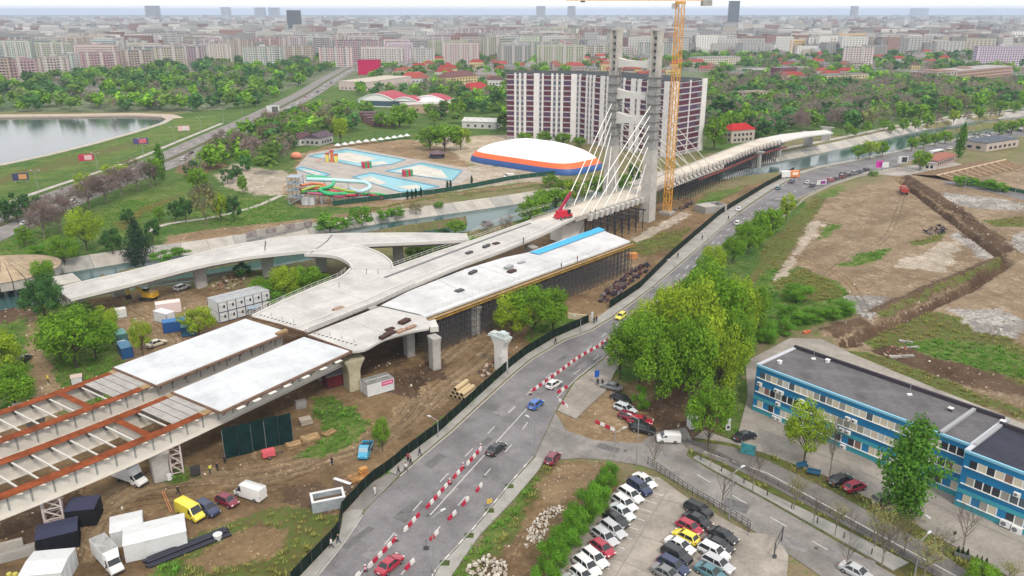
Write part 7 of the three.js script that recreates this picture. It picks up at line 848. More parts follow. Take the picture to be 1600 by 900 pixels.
// the rest of the greenery, far off, as one mass per kind
{
const r = rng(900), lists = { green: [], dark: [], bare: [], olive: [] };
const mass = (poly, n, seed, kinds, h0, h1) => scatter(poly, n, seed, kinds, h0, h1, (k, x, z, h, w) => clear(x, z, 4) && (lists[k].push([x, z, h, w]), true));
mass([[-542.3,-626.2],[-399.4,-634.4],[-299.5,-634.4],[-252.8,-642.8],[-207.1,-626.2],[-214.8,-763.5],[-231.2,-993.4],[-243.9,-1239.1],[-321.5,-1303.1],[-490,-1270.3],[-501.3,-1079.3],[-542.7,-871.5],[-709.8,-827.7]], 620, 81, ['green', 'olive', 'dark', 'olive', 'bare', 'dark'], 9, 15);
mass([[-698.5,-814],[-524.8,-841.8],[-471.5,-1013.6],[-466.9,-1209.3],[-274.4,-1270.3],[-268.3,-1452.9],[-434.9,-1412.4],[-547.4,-1180.9],[-808.4,-946.2]], 200, 82, ['green', 'dark', 'bare', 'dark'], 10, 15);
mass([[-91.76,-581],[0,-560.6],[0,-763.5],[85.35,-1103],[298.7,-1103],[561.9,-903.2],[765,-1239.1],[335.4,-1452.9],[-108.73,-1412.4],[-187.8,-1103],[-143.2,-763.5]], 520, 83, ['green', 'olive', 'dark', 'bare', 'olive'], 7, 13);
mass([[132.3,-547.8],[477.4,-763.5],[682.8,-1103],[259,-1079.3]], 420, 84, ['olive', 'bare', 'dark', 'green', 'bare'], 8, 14);
mass([[116.39,-478.8],[211.1,-532.5],[307.1,-599],[444,-708.3],[477.4,-763.5],[321.8,-683.5],[194.8,-618.2],[142.2,-581]], 120, 85, ['bare', 'bare', 'dark', 'green'], 9, 14);
mass([[-150.9,-373.3],[-180,-486.2],[-169.8,-581],[-143.4,-651.4],[-97.39,-618.2],[-101.33,-532.5],[-127.36,-462.4],[-115.01,-402.6],[-116.9,-381],[-145.5,-392.3]], 120, 88, ['dark', 'bare', 'green', 'bare', 'olive', 'green'], 6, 12);
mass([[-143.2,-763.5],[-95.49,-763.5],[8.67,-547.8],[9.74,-618.2],[0,-763.5],[-112.39,-903.2]], 70, 89, ['green', 'dark', 'bare'], 7, 12);
mass([[114.73,-471.6],[168,-529.6],[222.6,-529.6],[312.7,-610.4],[460.1,-734.9],[628.7,-1013.6],[227.8,-946.2]], 330, 90, ['bare', 'olive', 'bare', 'dark', 'bare'], 8, 14);
mass([[-900, -1100], [900, -1100], [1500, -2200], [-1500, -2200]], 2100, 86, ['dark', 'green', 'dark', 'bare'], 8, 14);
mass([[-1500, -2200], [1500, -2200], [3500, -5200], [-3500, -5200]], 1700, 87, ['dark', 'dark', 'green', 'bare'], 10, 17);
const m4 = new THREE.Matrix4(), q = new THREE.Quaternion(), up = new THREE.Vector3(0, 1, 0);
for (const [k, l] of Object.entries(lists)) {
const [crown] = crownGeo(k, 40 + k.length, 170), im = new THREE.InstancedMesh(crown, leafMat, l.length), c = new THREE.Color();
l.forEach(([x, z, h, w], i) => { m4.compose(new THREE.Vector3(x, -0.1, z), q.setFromAxisAngle(up, r() * 6.28), new THREE.Vector3(w / 9, h / 10, w / 9)); im.setMatrixAt(i, m4); const v = 1.05 + 0.5 * r(); im.setColorAt(i, c.setRGB(v, v * (0.98 + 0.1 * r()), v)); });
stuff('distant_woods', im, { green: 'far mass of green treetops across the town', dark: 'far mass of dark green treetops across the town', bare: 'far mass of bare brownish treetops across the town', olive: 'far mass of olive green treetops in the park' }[k], 'trees');
}
}
// ---------------------------------------------------------------- street furniture, fences, people, site clutter
const hoard = mat([0.012, 0.028, 0.02], 0.9, { g: 'soil', gm: 3 }), pureWhite = mat([0.62, 0.64, 0.66], 0.6, { g: 'plain', gm: 4 }), barRed = mat([0.4, 0.012, 0.045], 0.5), barWhite = mat([0.62, 0.6, 0.59], 0.5);
const L2 = (t, p) => [p[0] - t.position.x, p[1] - t.position.z];
function fence(name, label, line, step, h, m, postM = darkSteel, y = 0) { const t = thing(name, label, 'fence', null, line[0][0], 0, line[0][1]), p = along(line, step); for (let i = 0; i + 1 < p.length; i++) { const a = L2(t, p[i]), b = L2(t, p[i + 1]), k = 0.02, w = Math.sin(i * 2.3) * 0.05; part(t, 'panel', mb().bar([lerp(a[0], b[0], k), y + h / 2 + 0.08 + w, lerp(a[1], b[1], k)], [lerp(b[0], a[0], k), y + h / 2 + 0.08, lerp(b[1], a[1], k)], 0.05, h).geo(), m); part(t, 'post', boxGeo(0.09, +(h + 0.35).toFixed(2), 0.09), postM, 0, a[0], y + h / 2 + 0.1, a[1]); } return t; }
fence('site_fence', 'dark green mesh site fence along the pavement below the gate', [[-30.49,-90.95],[-29.75,-92.93],[-27.4,-99.02],[-26.13,-102.07],[-26.76,-107.61],[-25.77,-110.38],[-23.84,-116.1],[-21.28,-119.85],[-18.64,-125.32],[-13.65,-133.8],[-7.23,-147.9],[0,-163.5],[3.71,-170.3],[10.43,-179.9],[20.29,-190.5]], 2.5, 2.1, hoard);
fence('site_fence', 'dark green mesh site fence along the pavement beyond the gate', [[25.95,-199.8],[36.66,-216.5],[51.81,-248.2],[81.12,-304.2],[115,-357.2],[141.5,-395.7]], 4, 2.1, hoard);
fence('pool_fence', 'dark green screen fence along the canal bank of the water park', [[-72.87,-318.3],[-53.81,-329.9],[-33.3,-341.2],[-17.25,-354.5],[0,-371.7],[21.7,-384.2]], 5, 2, mat([0.02, 0.07, 0.05], 0.9));
fence('canal_fence', 'light wire fence on the canal edge under the ramp', [[-129.09,-204.8],[-109.84,-215.4],[-93.14,-223.4],[-81.71,-231.4]], 4, 1.1, mat([0.3, 0.3, 0.28], 0.7));
fence('lot_wall', 'low pale concrete wall between far road and cleared lot', [[91.11,-278.4],[112.3,-311.6],[123.65,-331.2],[145.4,-358.6],[167,-379.4],[191.3,-395.7],[198.3,-389]], 3, 1.1, concretePale, concreteMid);
fence('excavation_fence', 'green fence along the access road by the excavation', [[206.7,-370.2],[214.4,-357.2],[222,-341.2],[228.3,-325.2]], 4, 1.6, mat([0.03, 0.12, 0.07], 0.9));
function bars(name, label, line, h, step, m) { const t = thing(name, label, 'railing', null, line[0][0], 0, line[0][1]); railing(t, line, step, 0.1, h, m, 3); return t; }
bars('canal_railing', 'dark railing along the canal beside the far road', [[142.3,-392.3],[158.4,-408.8],[185.5,-428.6],[241.9,-474],[352.8,-557.3]], 1.1, 2.6, darkSteel);
bars('car_park_railing', 'black steel railing between car park and side street', [[23.73,-122.11],[26.17,-118.25],[28.57,-114.02],[31.4,-110.21],[34.12,-106.76],[36.41,-103.49],[35.58,-101.91]], 1.5, 1.1, darkSteel);
bars('verge_railing', 'low black railing between the side street and back street', [[32.08,-130],[36.55,-125.1],[43.2,-116.88],[50.36,-107.27],[56.36,-98.28],[59.89,-92.26]], 0.8, 2.4, darkSteel);
{ const a = [37.97,-96.83], b = [40.31,-100.68], t = thing('barrier_gate', 'black steel portal gate at the car park exit', 'gate', null, a[0], 0, a[1]); const d = [b[0] - a[0], b[1] - a[1]]; part(t, 'frame', mb().bar([0, 0, 0], [0, 2.6, 0], 0.16).bar([d[0], 0, d[1]], [d[0], 2.6, d[1]], 0.16).bar([0, 2.6, 0], [d[0], 2.6, d[1]], 0.14).bar([0, 1.2, 0], [d[0], 1.2, d[1]], 0.08).geo(), darkSteel); part(t, 'latch', boxGeo(0.5, 0.5, 0.3), darkSteel, 0, 0.1, 0.3, 0); }
// barriers
{
const geo = mb().hexa([[-0.58, 0, 0.24], [0.58, 0, 0.24], [0.58, 0, -0.24], [-0.58, 0, -0.24], [-0.54, 0.7, 0.1], [0.54, 0.7, 0.1], [0.54, 0.7, -0.1], [-0.54, 0.7, -0.1]]).geo(), cap = boxGeo(0.9, 0.06, 0.16); let n = 0;
const put = (x, z, h, red, where, grp) => { const t = thing('road_barrier', `${red ? 'red' : 'white'} plastic barrier ${where}`, 'barrier', `${red ? 'red' : 'white'} barriers ${grp}`, x, 0.03, z, h); t.scale.setScalar(0.84); part(t, 'shell', geo, red ? barRed : barWhite); part(t, 'handle', cap, red ? barRed : barWhite, 0, 0, 0.72, 0); };
const run = (line, where, grp) => along(line, 1.24, 0.6).forEach(([x, z, h]) => put(x, z, h, n++ % 2 === 0, where, grp));
run(smooth([[4.27,-150.5],[9.78,-158.9],[15.38,-167.7],[20.41,-174],[24.28,-179.9]], 4), 'in the unbroken line curving past the forecourt', 'past the forecourt');
run(smooth([[36.77,-201.3],[43.1,-211.6],[49.77,-223.4]], 3), 'in the short line beyond the yellow taxi', 'beyond the taxi');
for (const l of [[[-13.65,-108.81],[-10.45,-116.49]], [[-16.46,-102.85],[-14.52,-107.44]], [[-20.48,-94.43],[-17.62,-100.68]], [[-21.9,-92.26],[-21.11,-93.88]], [[-9.98,-117.46],[-8.54,-120.67]], [[-7.93,-121.7],[-5.35,-127.75]]]) run(l, 'in the broken line down the middle of the road', 'down the middle of the road');
for (const l of [[[-5.9,-113.46],[-4.93,-115.91]], [[-7.99,-109.5],[-7.07,-111.63]], [[-9.96,-105.76],[-8.99,-107.61]], [[-12.26,-100.68],[-11.45,-102.38]], [[-15.15,-94.02],[-14.04,-96.25]]]) run(l, 'standing in pairs on the right lane', 'on the right lane');
for (const l of [[[9.42,-149.6],[12.03,-152.9]], [[9.51,-146.4],[11.12,-143.1]], [[16.05,-137.3],[19.54,-133.6]]]) run(l, 'round the dirt forecourt corner', 'round the forecourt');
}
// beacons and small signs along the barriers
{ const p = thing('beacon_sign', 'red and white striped beacon post in the middle barrier line', 'sign', 'beacons along the middle barriers'); part(p, 'foot', boxGeo(0.7, 0.12, 0.35), trimBlack, 0, 0, 0.06, 0); for (let i = 0; i < 4; i++) part(p, 'stripe', boxGeo(0.26, 0.26, 0.05), i % 2 ? barWhite : barRed, 0, 0, 0.3 + i * 0.26, 0); [[-20.75,-93.88], [-17.33,-100.68], [-10.4,-115.91], [-5.68,-127.3], [3.84,-149], [24.18,-179.1], [20.94,-174.8], [-8.44,-120.87]].forEach(([x, z], i) => { if (!i) p.position.set(x, 0.03, z); else copyOf(p, 'beacon_sign', null, x, 0.03, z, 0.4); }); }
{ const c = [-12.66,-99.02], t = thing('sign_stand', 'black portable sign stand on the right lane', 'sign', null, c[0], 0.03, c[1]); part(t, 'foot', boxGeo(0.8, 0.1, 0.8), trimBlack, 0, 0, 0.05, 0); part(t, 'post', boxGeo(0.08, 1.5, 0.08), trimBlack, 0, 0, 0.8, 0); }
{ const c = [-3.56,-108.63], t = thing('warning_sign', 'yellow board sign on a post by the pavement pit', 'sign', null, c[0], 0.15, c[1], 0.5); part(t, 'post', boxGeo(0.07, 1.7, 0.07), greySteel, 0, 0, 0.85, 0); part(t, 'board', boxGeo(0.9, 0.8, 0.05), mat([0.6, 0.4, 0.05], 0.6), 0, 0, 1.5, 0); }
{ const c = [17.94,-153.8], t = thing('road_sign', 'tall post with blue direction sign at the forecourt', 'sign', null, c[0], 0, c[1], 0.2); part(t, 'post', boxGeo(0.12, 8, 0.12), greySteel, 0, 0, 4, 0); part(t, 'blue_board', boxGeo(1.0, 1.5, 0.08), mat([0.01, 0.09, 0.4], 0.5), 0, 0, 2.6, 0.1); part(t, 'lamp_arm', mb().bar([0, 8, 0], [-1.2, 8.3, 0.3], 0.1).geo(), greySteel); }
// lamp posts
function lamp(p, h, ry, label, group, arms = 1) { const t = thing('street_lamp', label, 'street lamp', group, p[0], 0, p[1], ry); part(t, 'pole', mb().tube([0, 0, 0], [0, h, 0], 0.12, 0.07, 8).geo(), greySteel); for (let k = 0; k < arms; k++) { const s = k ? -1 : 1; part(t, 'arm', mb().tube([0, h - 0.1, 0], [1.6 * s, h + 0.5, 0], 0.05, 0.05, 6).geo(), greySteel); part(t, 'lamp_head', mb().hexa([[1.4 * s, h + 0.42, 0.16], [2.2 * s, h + 0.5, 0.12], [2.2 * s, h + 0.5, -0.12], [1.4 * s, h + 0.42, -0.16], [1.45 * s, h + 0.6, 0.12], [2.15 * s, h + 0.62, 0.1], [2.15 * s, h + 0.62, -0.1], [1.45 * s, h + 0.6, -0.12]]).geo(), pureWhite); } return t; }
lamp([-10.99,-93.2], 9.5, 0.6, 'grey street lamp on the right pavement at bottom', null); lamp([3.99,-124.66], 7, 2.4, 'grey street lamp at the corner of side street', null); lamp([21.69,-121.91], 9, 2.6, 'tall street lamp beside the car park corner', null); lamp([33.85,-106.09], 8.5, 0.5, 'curved street lamp by the car park railing', null); lamp([56.13,-92.26], 6.5, 0.6, 'street lamp in the verge at the bottom edge', null); lamp([18.22,-124.66], 5, 0.4, 'short lamp post by the bare tree at forecourt', null); lamp([61.18,-97.4], 5, 2.0, 'thin lamp post before the near wing of blue building', null);
{ const l = along(smooth([[42.24,-206.8],[63.91,-246.7],[91.96,-294.1],[116.03,-322.9],[158.1,-368.8],[191.3,-395.7],[242,-444.9],[305,-491.3]], 3), 34, 6); l.forEach(([x, z, h]) => lamp([x, z], 9, h + 1.5, 'grey street lamp in the row beside the far main road', 'lamps beside the far main road')); along(offset(blvd, 15), 45, 20).slice(0, 14).forEach(([x, z, h]) => lamp([x, z], 10, h + 1.57, 'twin-headed lamp in the row along the boulevard', 'lamps along the boulevard', 2)); along(offset(canalFar.slice(9), 8.5), 22, 5).forEach(([x, z, h]) => lamp([x, z], 7, h, 'small lamp in the row on the far canal quay', 'lamps on the canal quay')); for (const p of [[194.3,-338.6], [206.5,-322.9]]) lamp(p, 9, 1, 'thin lamp beside the access road by excavation', 'lamps by the access road'); for (const [x, z, h] of along([[-19.71,-118.85],[-12.16,-134.8],[-1.39,-157.9],[10.32,-174.8],[21.02,-187.9]], 30, 14)) lamp([x, z], 3.6, h + 1.6, 'short dark post at the pavement edge by the site fence', 'posts at the pavement edge'); }
for (const [i, [x, z]] of along([[32.7,-124.23],[35.02,-121.08],[41.83,-112.36],[48.13,-103.97],[52.91,-96.83]], 4.6, 1).entries()) { const t = thing('bollard', 'dark bollard in the row along the side street pavement', 'bollard', 'bollards along the side street', x, 0.15, z); part(t, 'post', mb().tube([0, 0, 0], [0, 0.9, 0], 0.09, 0.08, 10).geo(), trimBlack); part(t, 'cap', mb().tube([0, 0.9, 0], [0, 0.98, 0], 0.11, 0.05, 10).geo(), trimBlack); }
// benches, planters, signs in the yard
for (const [p, a, k] of [[[50.36,-121.08], 0.3, 'far'], [[51.56,-118.85], -0.4, 'near']]) { const t = thing('bench', `dark blue bench, ${k === 'far' ? 'farther' : 'nearer'} of the two under the yard tree`, 'bench', null, p[0], 0, p[1], a), m = mat([0.01, 0.08, 0.16], 0.6); part(t, 'seat', boxGeo(2.2, 0.1, 0.6), m, 0, 0, 0.45, 0); part(t, 'backrest', boxGeo(2.2, 0.5, 0.08), m, 0, 0, 0.8, -0.3); for (const s of [-0.9, 0.9]) part(t, 'leg', boxGeo(0.12, 0.45, 0.55), trimBlack, 0, s, 0.22, 0); }
for (const [p, k] of [[[65.41,-97.11], 'left'], [[67.01,-95.13], 'right']]) { const t = thing('planter', `grey box planter with small shrubs, ${k} one of the yard pair`, 'planter', null, p[0], 0, p[1], -0.55); part(t, 'box', mb().box(0, 0.3, 0, 2, 0.6, 0.8).geo(), mat([0.14, 0.15, 0.14], 0.8)); for (let i = 0; i < 3; i++) part(t, 'shrub', treeProto('pine', 1, i)[0], leafMat, 0, -0.6 + i * 0.6, 0.5, 0).scale.set(0.07, 0.12, 0.07); }
{ const c = [65.81,-100.37], t = thing('notice_sign', 'small dark notice board on a post before blue building', 'sign', null, c[0], 0, c[1], 0.2); part(t, 'post', boxGeo(0.08, 1.6, 0.08), greySteel, 0, 0, 0.8, 0); part(t, 'board', boxGeo(0.5, 0.6, 0.05), trimBlack, 0, 0, 1.7, 0); }
{ const c = [42.03,-125.1], t = thing('poster_panel', 'turquoise printed panel stand at the yard gate', 'sign', null, c[0], 0, c[1], -0.5); part(t, 'panel', boxGeo(2.6, 2.0, 0.12), mat([0.05, 0.35, 0.4], 0.6, { g: 'rust', gm: 2 }), 0, 0, 1.3, 0); for (const s of [-1.2, 1.2]) part(t, 'leg', boxGeo(0.1, 0.5, 0.1), greySteel, 0, s, 0.25, 0); }
{ const c = [34.26,-135.3], t = thing('gate_booth', 'small white gate booth beside the tall tree', 'booth', null, c[0], 0, c[1], 0.3); part(t, 'wall', boxGeo(1.5, 2.3, 1.5), pureWhite, 0, 0, 1.15, 0); part(t, 'window', boxGeo(1.0, 0.8, 0.05), glassDark, 0, 0, 1.6, 0.78); part(t, 'roof', boxGeo(1.8, 0.12, 1.8), pureWhite, 0, 0, 2.36, 0); }
{ const c = [40.84,-134.3], t = thing('totem_sign', 'white totem sign with dark emblem at the yard gate', 'sign', null, c[0], 0, c[1], 0.1); part(t, 'panel', boxGeo(0.9, 2.4, 0.3), pureWhite, 0, 0, 1.2, 0); part(t, 'emblem', boxGeo(0.5, 0.5, 0.04), trimBlack, 0, 0, 0.7, 0.17); }
function board(name, label, p, w, h, y, ry, m, m2) { const t = thing(name, label, 'billboard', null, p[0], 0, p[1], ry); part(t, 'panel', boxGeo(w, h, 0.3), m, 0, 0, y + h / 2, 0); if (m2) part(t, 'print', boxGeo(+(w * 0.5).toFixed(2), +(h * 0.7).toFixed(2), 0.05), m2, 0, w * 0.14, y + h / 2, 0.18); for (const s of [-w * 0.35, w * 0.35]) part(t, 'post', boxGeo(0.2, y, 0.2), greySteel, 0, s, y / 2, 0); }
board('billboard', 'magenta half of the sign at the lot entrance', [181.2,-392.3], 3.6, 3.2, 2, 0.1, mat([0.5, 0.02, 0.3], 0.6), mat([0.28, 0.01, 0.2], 0.6)); board('billboard', 'white half of the sign at the lot entrance', [184,-392.3], 3.4, 2.6, 2, 0.1, pureWhite); board('billboard', 'white framed sign with black print by the far road', [198.1,-404.3], 5, 3.6, 2, -0.1, pureWhite, trimBlack); board('billboard', 'purple and white banner at the far road kerb', [139.9,-357.2], 5, 2, 0.8, 0.3, pureWhite, mat([0.2, 0.02, 0.2], 0.6));
board('billboard', 'crimson billboard between lake and boulevard', [-220.5,-413.3], 7, 3.4, 1.6, 0.4, mat([0.4, 0.02, 0.07], 0.6), mat([0.6, 0.4, 0.42], 0.6)); board('billboard', 'dark blue billboard with orange print nearest the left edge', [-225.2,-362.9], 6.5, 3.2, 1.6, 0.4, mat([0.03, 0.035, 0.1], 0.6), mat([0.5, 0.25, 0.1], 0.6)); board('billboard', 'pink-white billboard farthest along the lake lawn', [-212.8,-523.8], 7, 3, 1.6, 0.3, mat([0.65, 0.4, 0.42], 0.6), pureWhite); board('billboard', 'white back of a billboard on the park side of boulevard', [-176.8,-602.8], 9, 6, 3, 0.3, pureWhite, mat([0.1, 0.1, 0.1], 0.6)); board('billboard', 'blue and red billboard near the lake corner', [-216.8,-469.3], 8, 3.5, 1.5, 0.3, mat([0.06, 0.05, 0.16], 0.6), mat([0.5, 0.1, 0.12], 0.6));
// people: one skinned-over skeleton per pose, coloured by clothing
{
const pose = (J) => { const res = 44, mc = new MarchingCubes(res, new THREE.MeshBasicMaterial(), false, false, 60000), cap = (p, a, b, ra, rb) => { const d = [b[0] - a[0], b[1] - a[1], b[2] - a[2]], q = [p[0] - a[0], p[1] - a[1], p[2] - a[2]], t = clamp((q[0] * d[0] + q[1] * d[1] + q[2] * d[2]) / (d[0] ** 2 + d[1] ** 2 + d[2] ** 2)); return Math.hypot(q[0] - d[0] * t, q[1] - d[1] * t, q[2] - d[2] * t) - lerp(ra, rb, t); }; mc.isolation = 0; for (let k = 0; k < res; k++) for (let j = 0; j < res; j++) for (let i = 0; i < res; i++) { const p = [(i / res) * 2 - 1, (j / res) * 2 - 1, (k / res) * 2 - 1].map((v, n) => (n === 1 ? v * 0.98 + 0.9 : v * 0.98)); let s = 0; for (const c of J) s += Math.exp(-22 * cap(p, ...c)); mc.field[k * res * res + j * res + i] = Math.log(s) / 22; } mc.update(); const n = mc.count, g = new THREE.BufferGeometry(); const P = mc.positionArray.slice(0, n * 3); for (let i = 0; i < P.length; i += 3) { P[i] *= 0.98; P[i + 1] = P[i + 1] * 0.98 + 0.9; P[i + 2] *= 0.98; } g.setAttribute('position', new THREE.BufferAttribute(P, 3)); g.computeVertexNormals(); return g; };
const trunk = [[[0, 1.0, 0], [0, 1.38, 0.02], 0.15, 0.16], [[0, 1.36, -0.14], [0, 1.36, 0.14], 0.08, 0.08], [[0, 1.4, 0], [0.01, 1.52, 0], 0.06, 0.055], [[0.02, 1.6, 0], [0.02, 1.68, 0], 0.095, 0.1]];
const walk = pose([...trunk, [[0, 0.96, 0.09], [0.2, 0.5, 0.1], 0.1, 0.07], [[0.2, 0.5, 0.1], [0.22, 0.08, 0.1], 0.065, 0.045], [[0.22, 0.05, 0.1], [0.38, 0.04, 0.1], 0.045, 0.04], [[0, 0.96, -0.09], [-0.08, 0.5, -0.1], 0.1, 0.07], [[-0.08, 0.5, -0.1], [-0.34, 0.14, -0.1], 0.065, 0.045], [[-0.34, 0.1, -0.1], [-0.24, 0.04, -0.1], 0.04, 0.04], [[0, 1.38, 0.2], [-0.1, 1.1, 0.24], 0.055, 0.045], [[-0.1, 1.1, 0.24], [-0.02, 0.88, 0.24], 0.042, 0.038], [[0, 1.38, -0.2], [0.1, 1.1, -0.24], 0.055, 0.045], [[0.1, 1.1, -0.24], [0.24, 0.92, -0.22], 0.042, 0.038]]);
const stand = pose([...trunk, [[0, 0.96, 0.09], [0.02, 0.5, 0.12], 0.1, 0.07], [[0.02, 0.5, 0.12], [0, 0.08, 0.13], 0.065, 0.045], [[0, 0.05, 0.13], [0.16, 0.04, 0.14], 0.045, 0.04], [[0, 0.96, -0.09], [0.02, 0.5, -0.12], 0.1, 0.07], [[0.02, 0.5, -0.12], [0, 0.08, -0.13], 0.065, 0.045], [[0, 0.05, -0.13], [0.16, 0.04, -0.14], 0.045, 0.04], [[0, 1.38, 0.2], [-0.02, 1.1, 0.26], 0.055, 0.045], [[-0.02, 1.1, 0.26], [0.12, 0.9, 0.24], 0.042, 0.038], [[0, 1.38, -0.2], [-0.02, 1.1, -0.26], 0.055, 0.045], [[-0.02, 1.1, -0.26], [0.12, 0.9, -0.24], 0.042, 0.038]]);
const skin = [0.45, 0.27, 0.19], hair = [0.03, 0.02, 0.015], dress = (g0, top, legs, hat) => { const g = g0.clone(), p = g.attributes.position, c = new Float32Array(p.count * 3); for (let i = 0; i < p.count; i++) { const x = p.getX(i), y = p.getY(i); const k = y > 1.66 || (y > 1.56 && x < 0) ? hat ?? hair : y > 1.49 ? skin : y < 0.1 ? [0.02, 0.02, 0.02] : y > 0.93 || Math.abs(p.getZ(i)) > 0.2 ? top : legs; c.set(k, i * 3); } g.setAttribute('color', new THREE.BufferAttribute(c, 3)); return g; }, pm = new THREE.MeshStandardMaterial({ vertexColors: true, roughness: 0.9, side: THREE.DoubleSide });
const B = [0.02, 0.02, 0.025], W = [0.6, 0.6, 0.6], R = [0.25, 0.03, 0.05], V = [0.6, 0.62, 0.05], N = [0.03, 0.04, 0.08], Y = [0.65, 0.5, 0.03];
const list = [[[-19.38,-118.85], 'w', 0.6, B, B, 'person in black walking by the site fence, nearest the driveway'], [[-18.3,-119.85], 'w', 0.7, W, N, 'person in white top walking among the group by the fence'], [[-18.24,-122.96], 's', 2, R, B, 'person in dark red standing in the group by the fence'], [[-17.64,-121.7], 'w', 0.6, B, B, 'person in dark clothes at the back of the fence group'], [[-16.42,-124.88], 'w', 0.8, B, N, 'lone walker in black ahead of the fence group'], [[-22.44,-112.72], 's', 0, W, W, 'person in pale clothes standing on the driveway'], [[-26.65,-99.02], 'w', 3.6, W, B, 'pedestrian in white and black at the lower pavement'], [[-25.82,-100.07], 'w', 3.6, B, N, 'pedestrian in black on the lower pavement'], [[-31.41,-121.91], 's', 1, B, N, 'worker in dark clothes on the dirt track'], [[-54.7,-112.91], 'w', 0.2, B, B, 'person striding in black before the yellow van'], [[-51.71,-119.25], 's', 1, V, N, 'worker in a yellow-green vest under the viaduct edge'], [[-50.78,-120.06], 's', 1, B, B, 'worker in black right of the yellow vest'], [[-50.22,-122.32], 's', 2, B, B, 'worker in black beside the dark green screen'], [[10.36,-175.6], 'w', 3.9, B, B, 'pedestrian in black on the pavement past the lone pier'], [[20.78,-188.7], 's', 2, B, B, 'person in black, left of the pair at the site gate'], [[21.51,-189.6], 's', 2, N, B, 'person in black, right of the pair at the site gate'], [[18.15,-153.2], 'w', 1, B, N, 'left person of the pair by the blue sign'], [[19.07,-152.9], 'w', 1, B, B, 'right person of the pair by the blue sign'], [[22.18,-134.3], 's', 1, B, B, 'person standing beside the black off-roader'], [[-98.91,-154.7], 's', 1, Y, B, 'worker with yellow top on the path above the viaduct', Y], [[53.26,-246], 'w', 4, B, B, 'pedestrian on the pavement beside the far fence'], [[82.04,-295.1], 'w', 4, B, B, 'distant pedestrian near the stopped white car'], [[65.85,-267.3], 'w', 4, N, B, 'pedestrian midway along the far pavement']];
for (const [p, k, a, top, legs, lab, hat] of list) { const t = solo('person', dress(k === 'w' ? walk : stand, top, legs, hat), pm, lab, 'person'); t.position.set(p[0], 0.1, p[1]); t.rotation.y = a; }
for (const [p, lab] of [[[13.24,-204.9], 'worker in dark clothes on the free overpass deck'], [[18.04,-211.2], 'worker in pink-red top near the deck edge'], [[3.44,-229.9], 'worker bending over boards between the carriageways'], [[26.43,-263.9], 'worker walking on the bridge deck before the pylon'], [[28.43,-266.6], 'second worker on the bridge deck before the pylon']]) { const t = solo('person', dress(stand, lab.includes('pink') ? R : B, N), pm, lab, 'person'); t.position.set(p[0], 9.5, p[1]); }
}
// tower crane
{
const c = [60.59,-305.2], H = 77.5, w = 1.15, t = thing('tower_crane', 'tall orange-yellow lattice tower crane beside the right pylon leg', 'crane', null, c[0], 0, c[1], BR), y = mat([0.62, 0.3, 0.03], 0.5), K = [[w, w], [-w, w], [-w, -w], [w, -w]];
for (const [a, b] of K) part(t, 'mast_leg', mb().bar([a, 0.8, b], [a, H, b], 0.24).geo(), y);
for (let i = 0; i < 30; i++) { const y0 = 1 + i * 2.55, b = mb(); for (let k = 0; k < 4; k++) { const p = K[k], q = K[(k + 1) % 4]; b.bar([p[0], y0, p[1]], [q[0], y0, q[1]], 0.13).bar(i % 2 ? [p[0], y0, p[1]] : [q[0], y0, q[1]], i % 2 ? [q[0], y0 + 2.55, q[1]] : [p[0], y0 + 2.55, p[1]], 0.12); } part(t, 'lattice_bay', b.geo(), y); }
part(t, 'footing', boxGeo(5, 1, 5), concreteMid, 0, 0, 0.5, 0); part(t, 'slewing_ring', boxGeo(2.8, 0.9, 2.8), y, 0, 0, H + 0.3, 0);
const jh = Math.PI + 0.15 - BR, top = new THREE.Group(); const dir = (s, yy, z) => [Math.cos(jh) * s + Math.sin(jh) * z, yy, -Math.sin(jh) * s + Math.cos(jh) * z];
for (const z of [-0.7, 0.7]) part(t, 'jib_chord', mb().bar(dir(-11, H + 1, z), dir(42, H + 1, z), 0.22).geo(), y); part(t, 'jib_chord', mb().bar(dir(-2, H + 2.4, 0), dir(42, H + 2, 0), 0.22).geo(), y);
for (let s = 0; s < 42; s += 2) part(t, 'jib_lattice', mb().bar(dir(s, H + 1, -0.7), dir(s + 1, H + 2.2, 0), 0.1).bar(dir(s + 1, H + 2.2, 0), dir(s + 2, H + 1, 0.7), 0.1).bar(dir(s, H + 1, -0.7), dir(s, H + 1, 0.7), 0.1).geo(), y);
part(t, 'counterweight', mb().bar(dir(-8, H + 0.2, 0), dir(-11.5, H + 0.2, 0), 2.2, 2.0).geo(), concreteMid); part(t, 'operator_cab', boxGeo(1.6, 2, 1.6), pureWhite, 0, ...dir(1.6, H - 0.9, 1.6)); part(t, 'trolley', boxGeo(1.2, 0.5, 1.2), darkSteel, 0, ...dir(36, H + 0.6, 0));
}
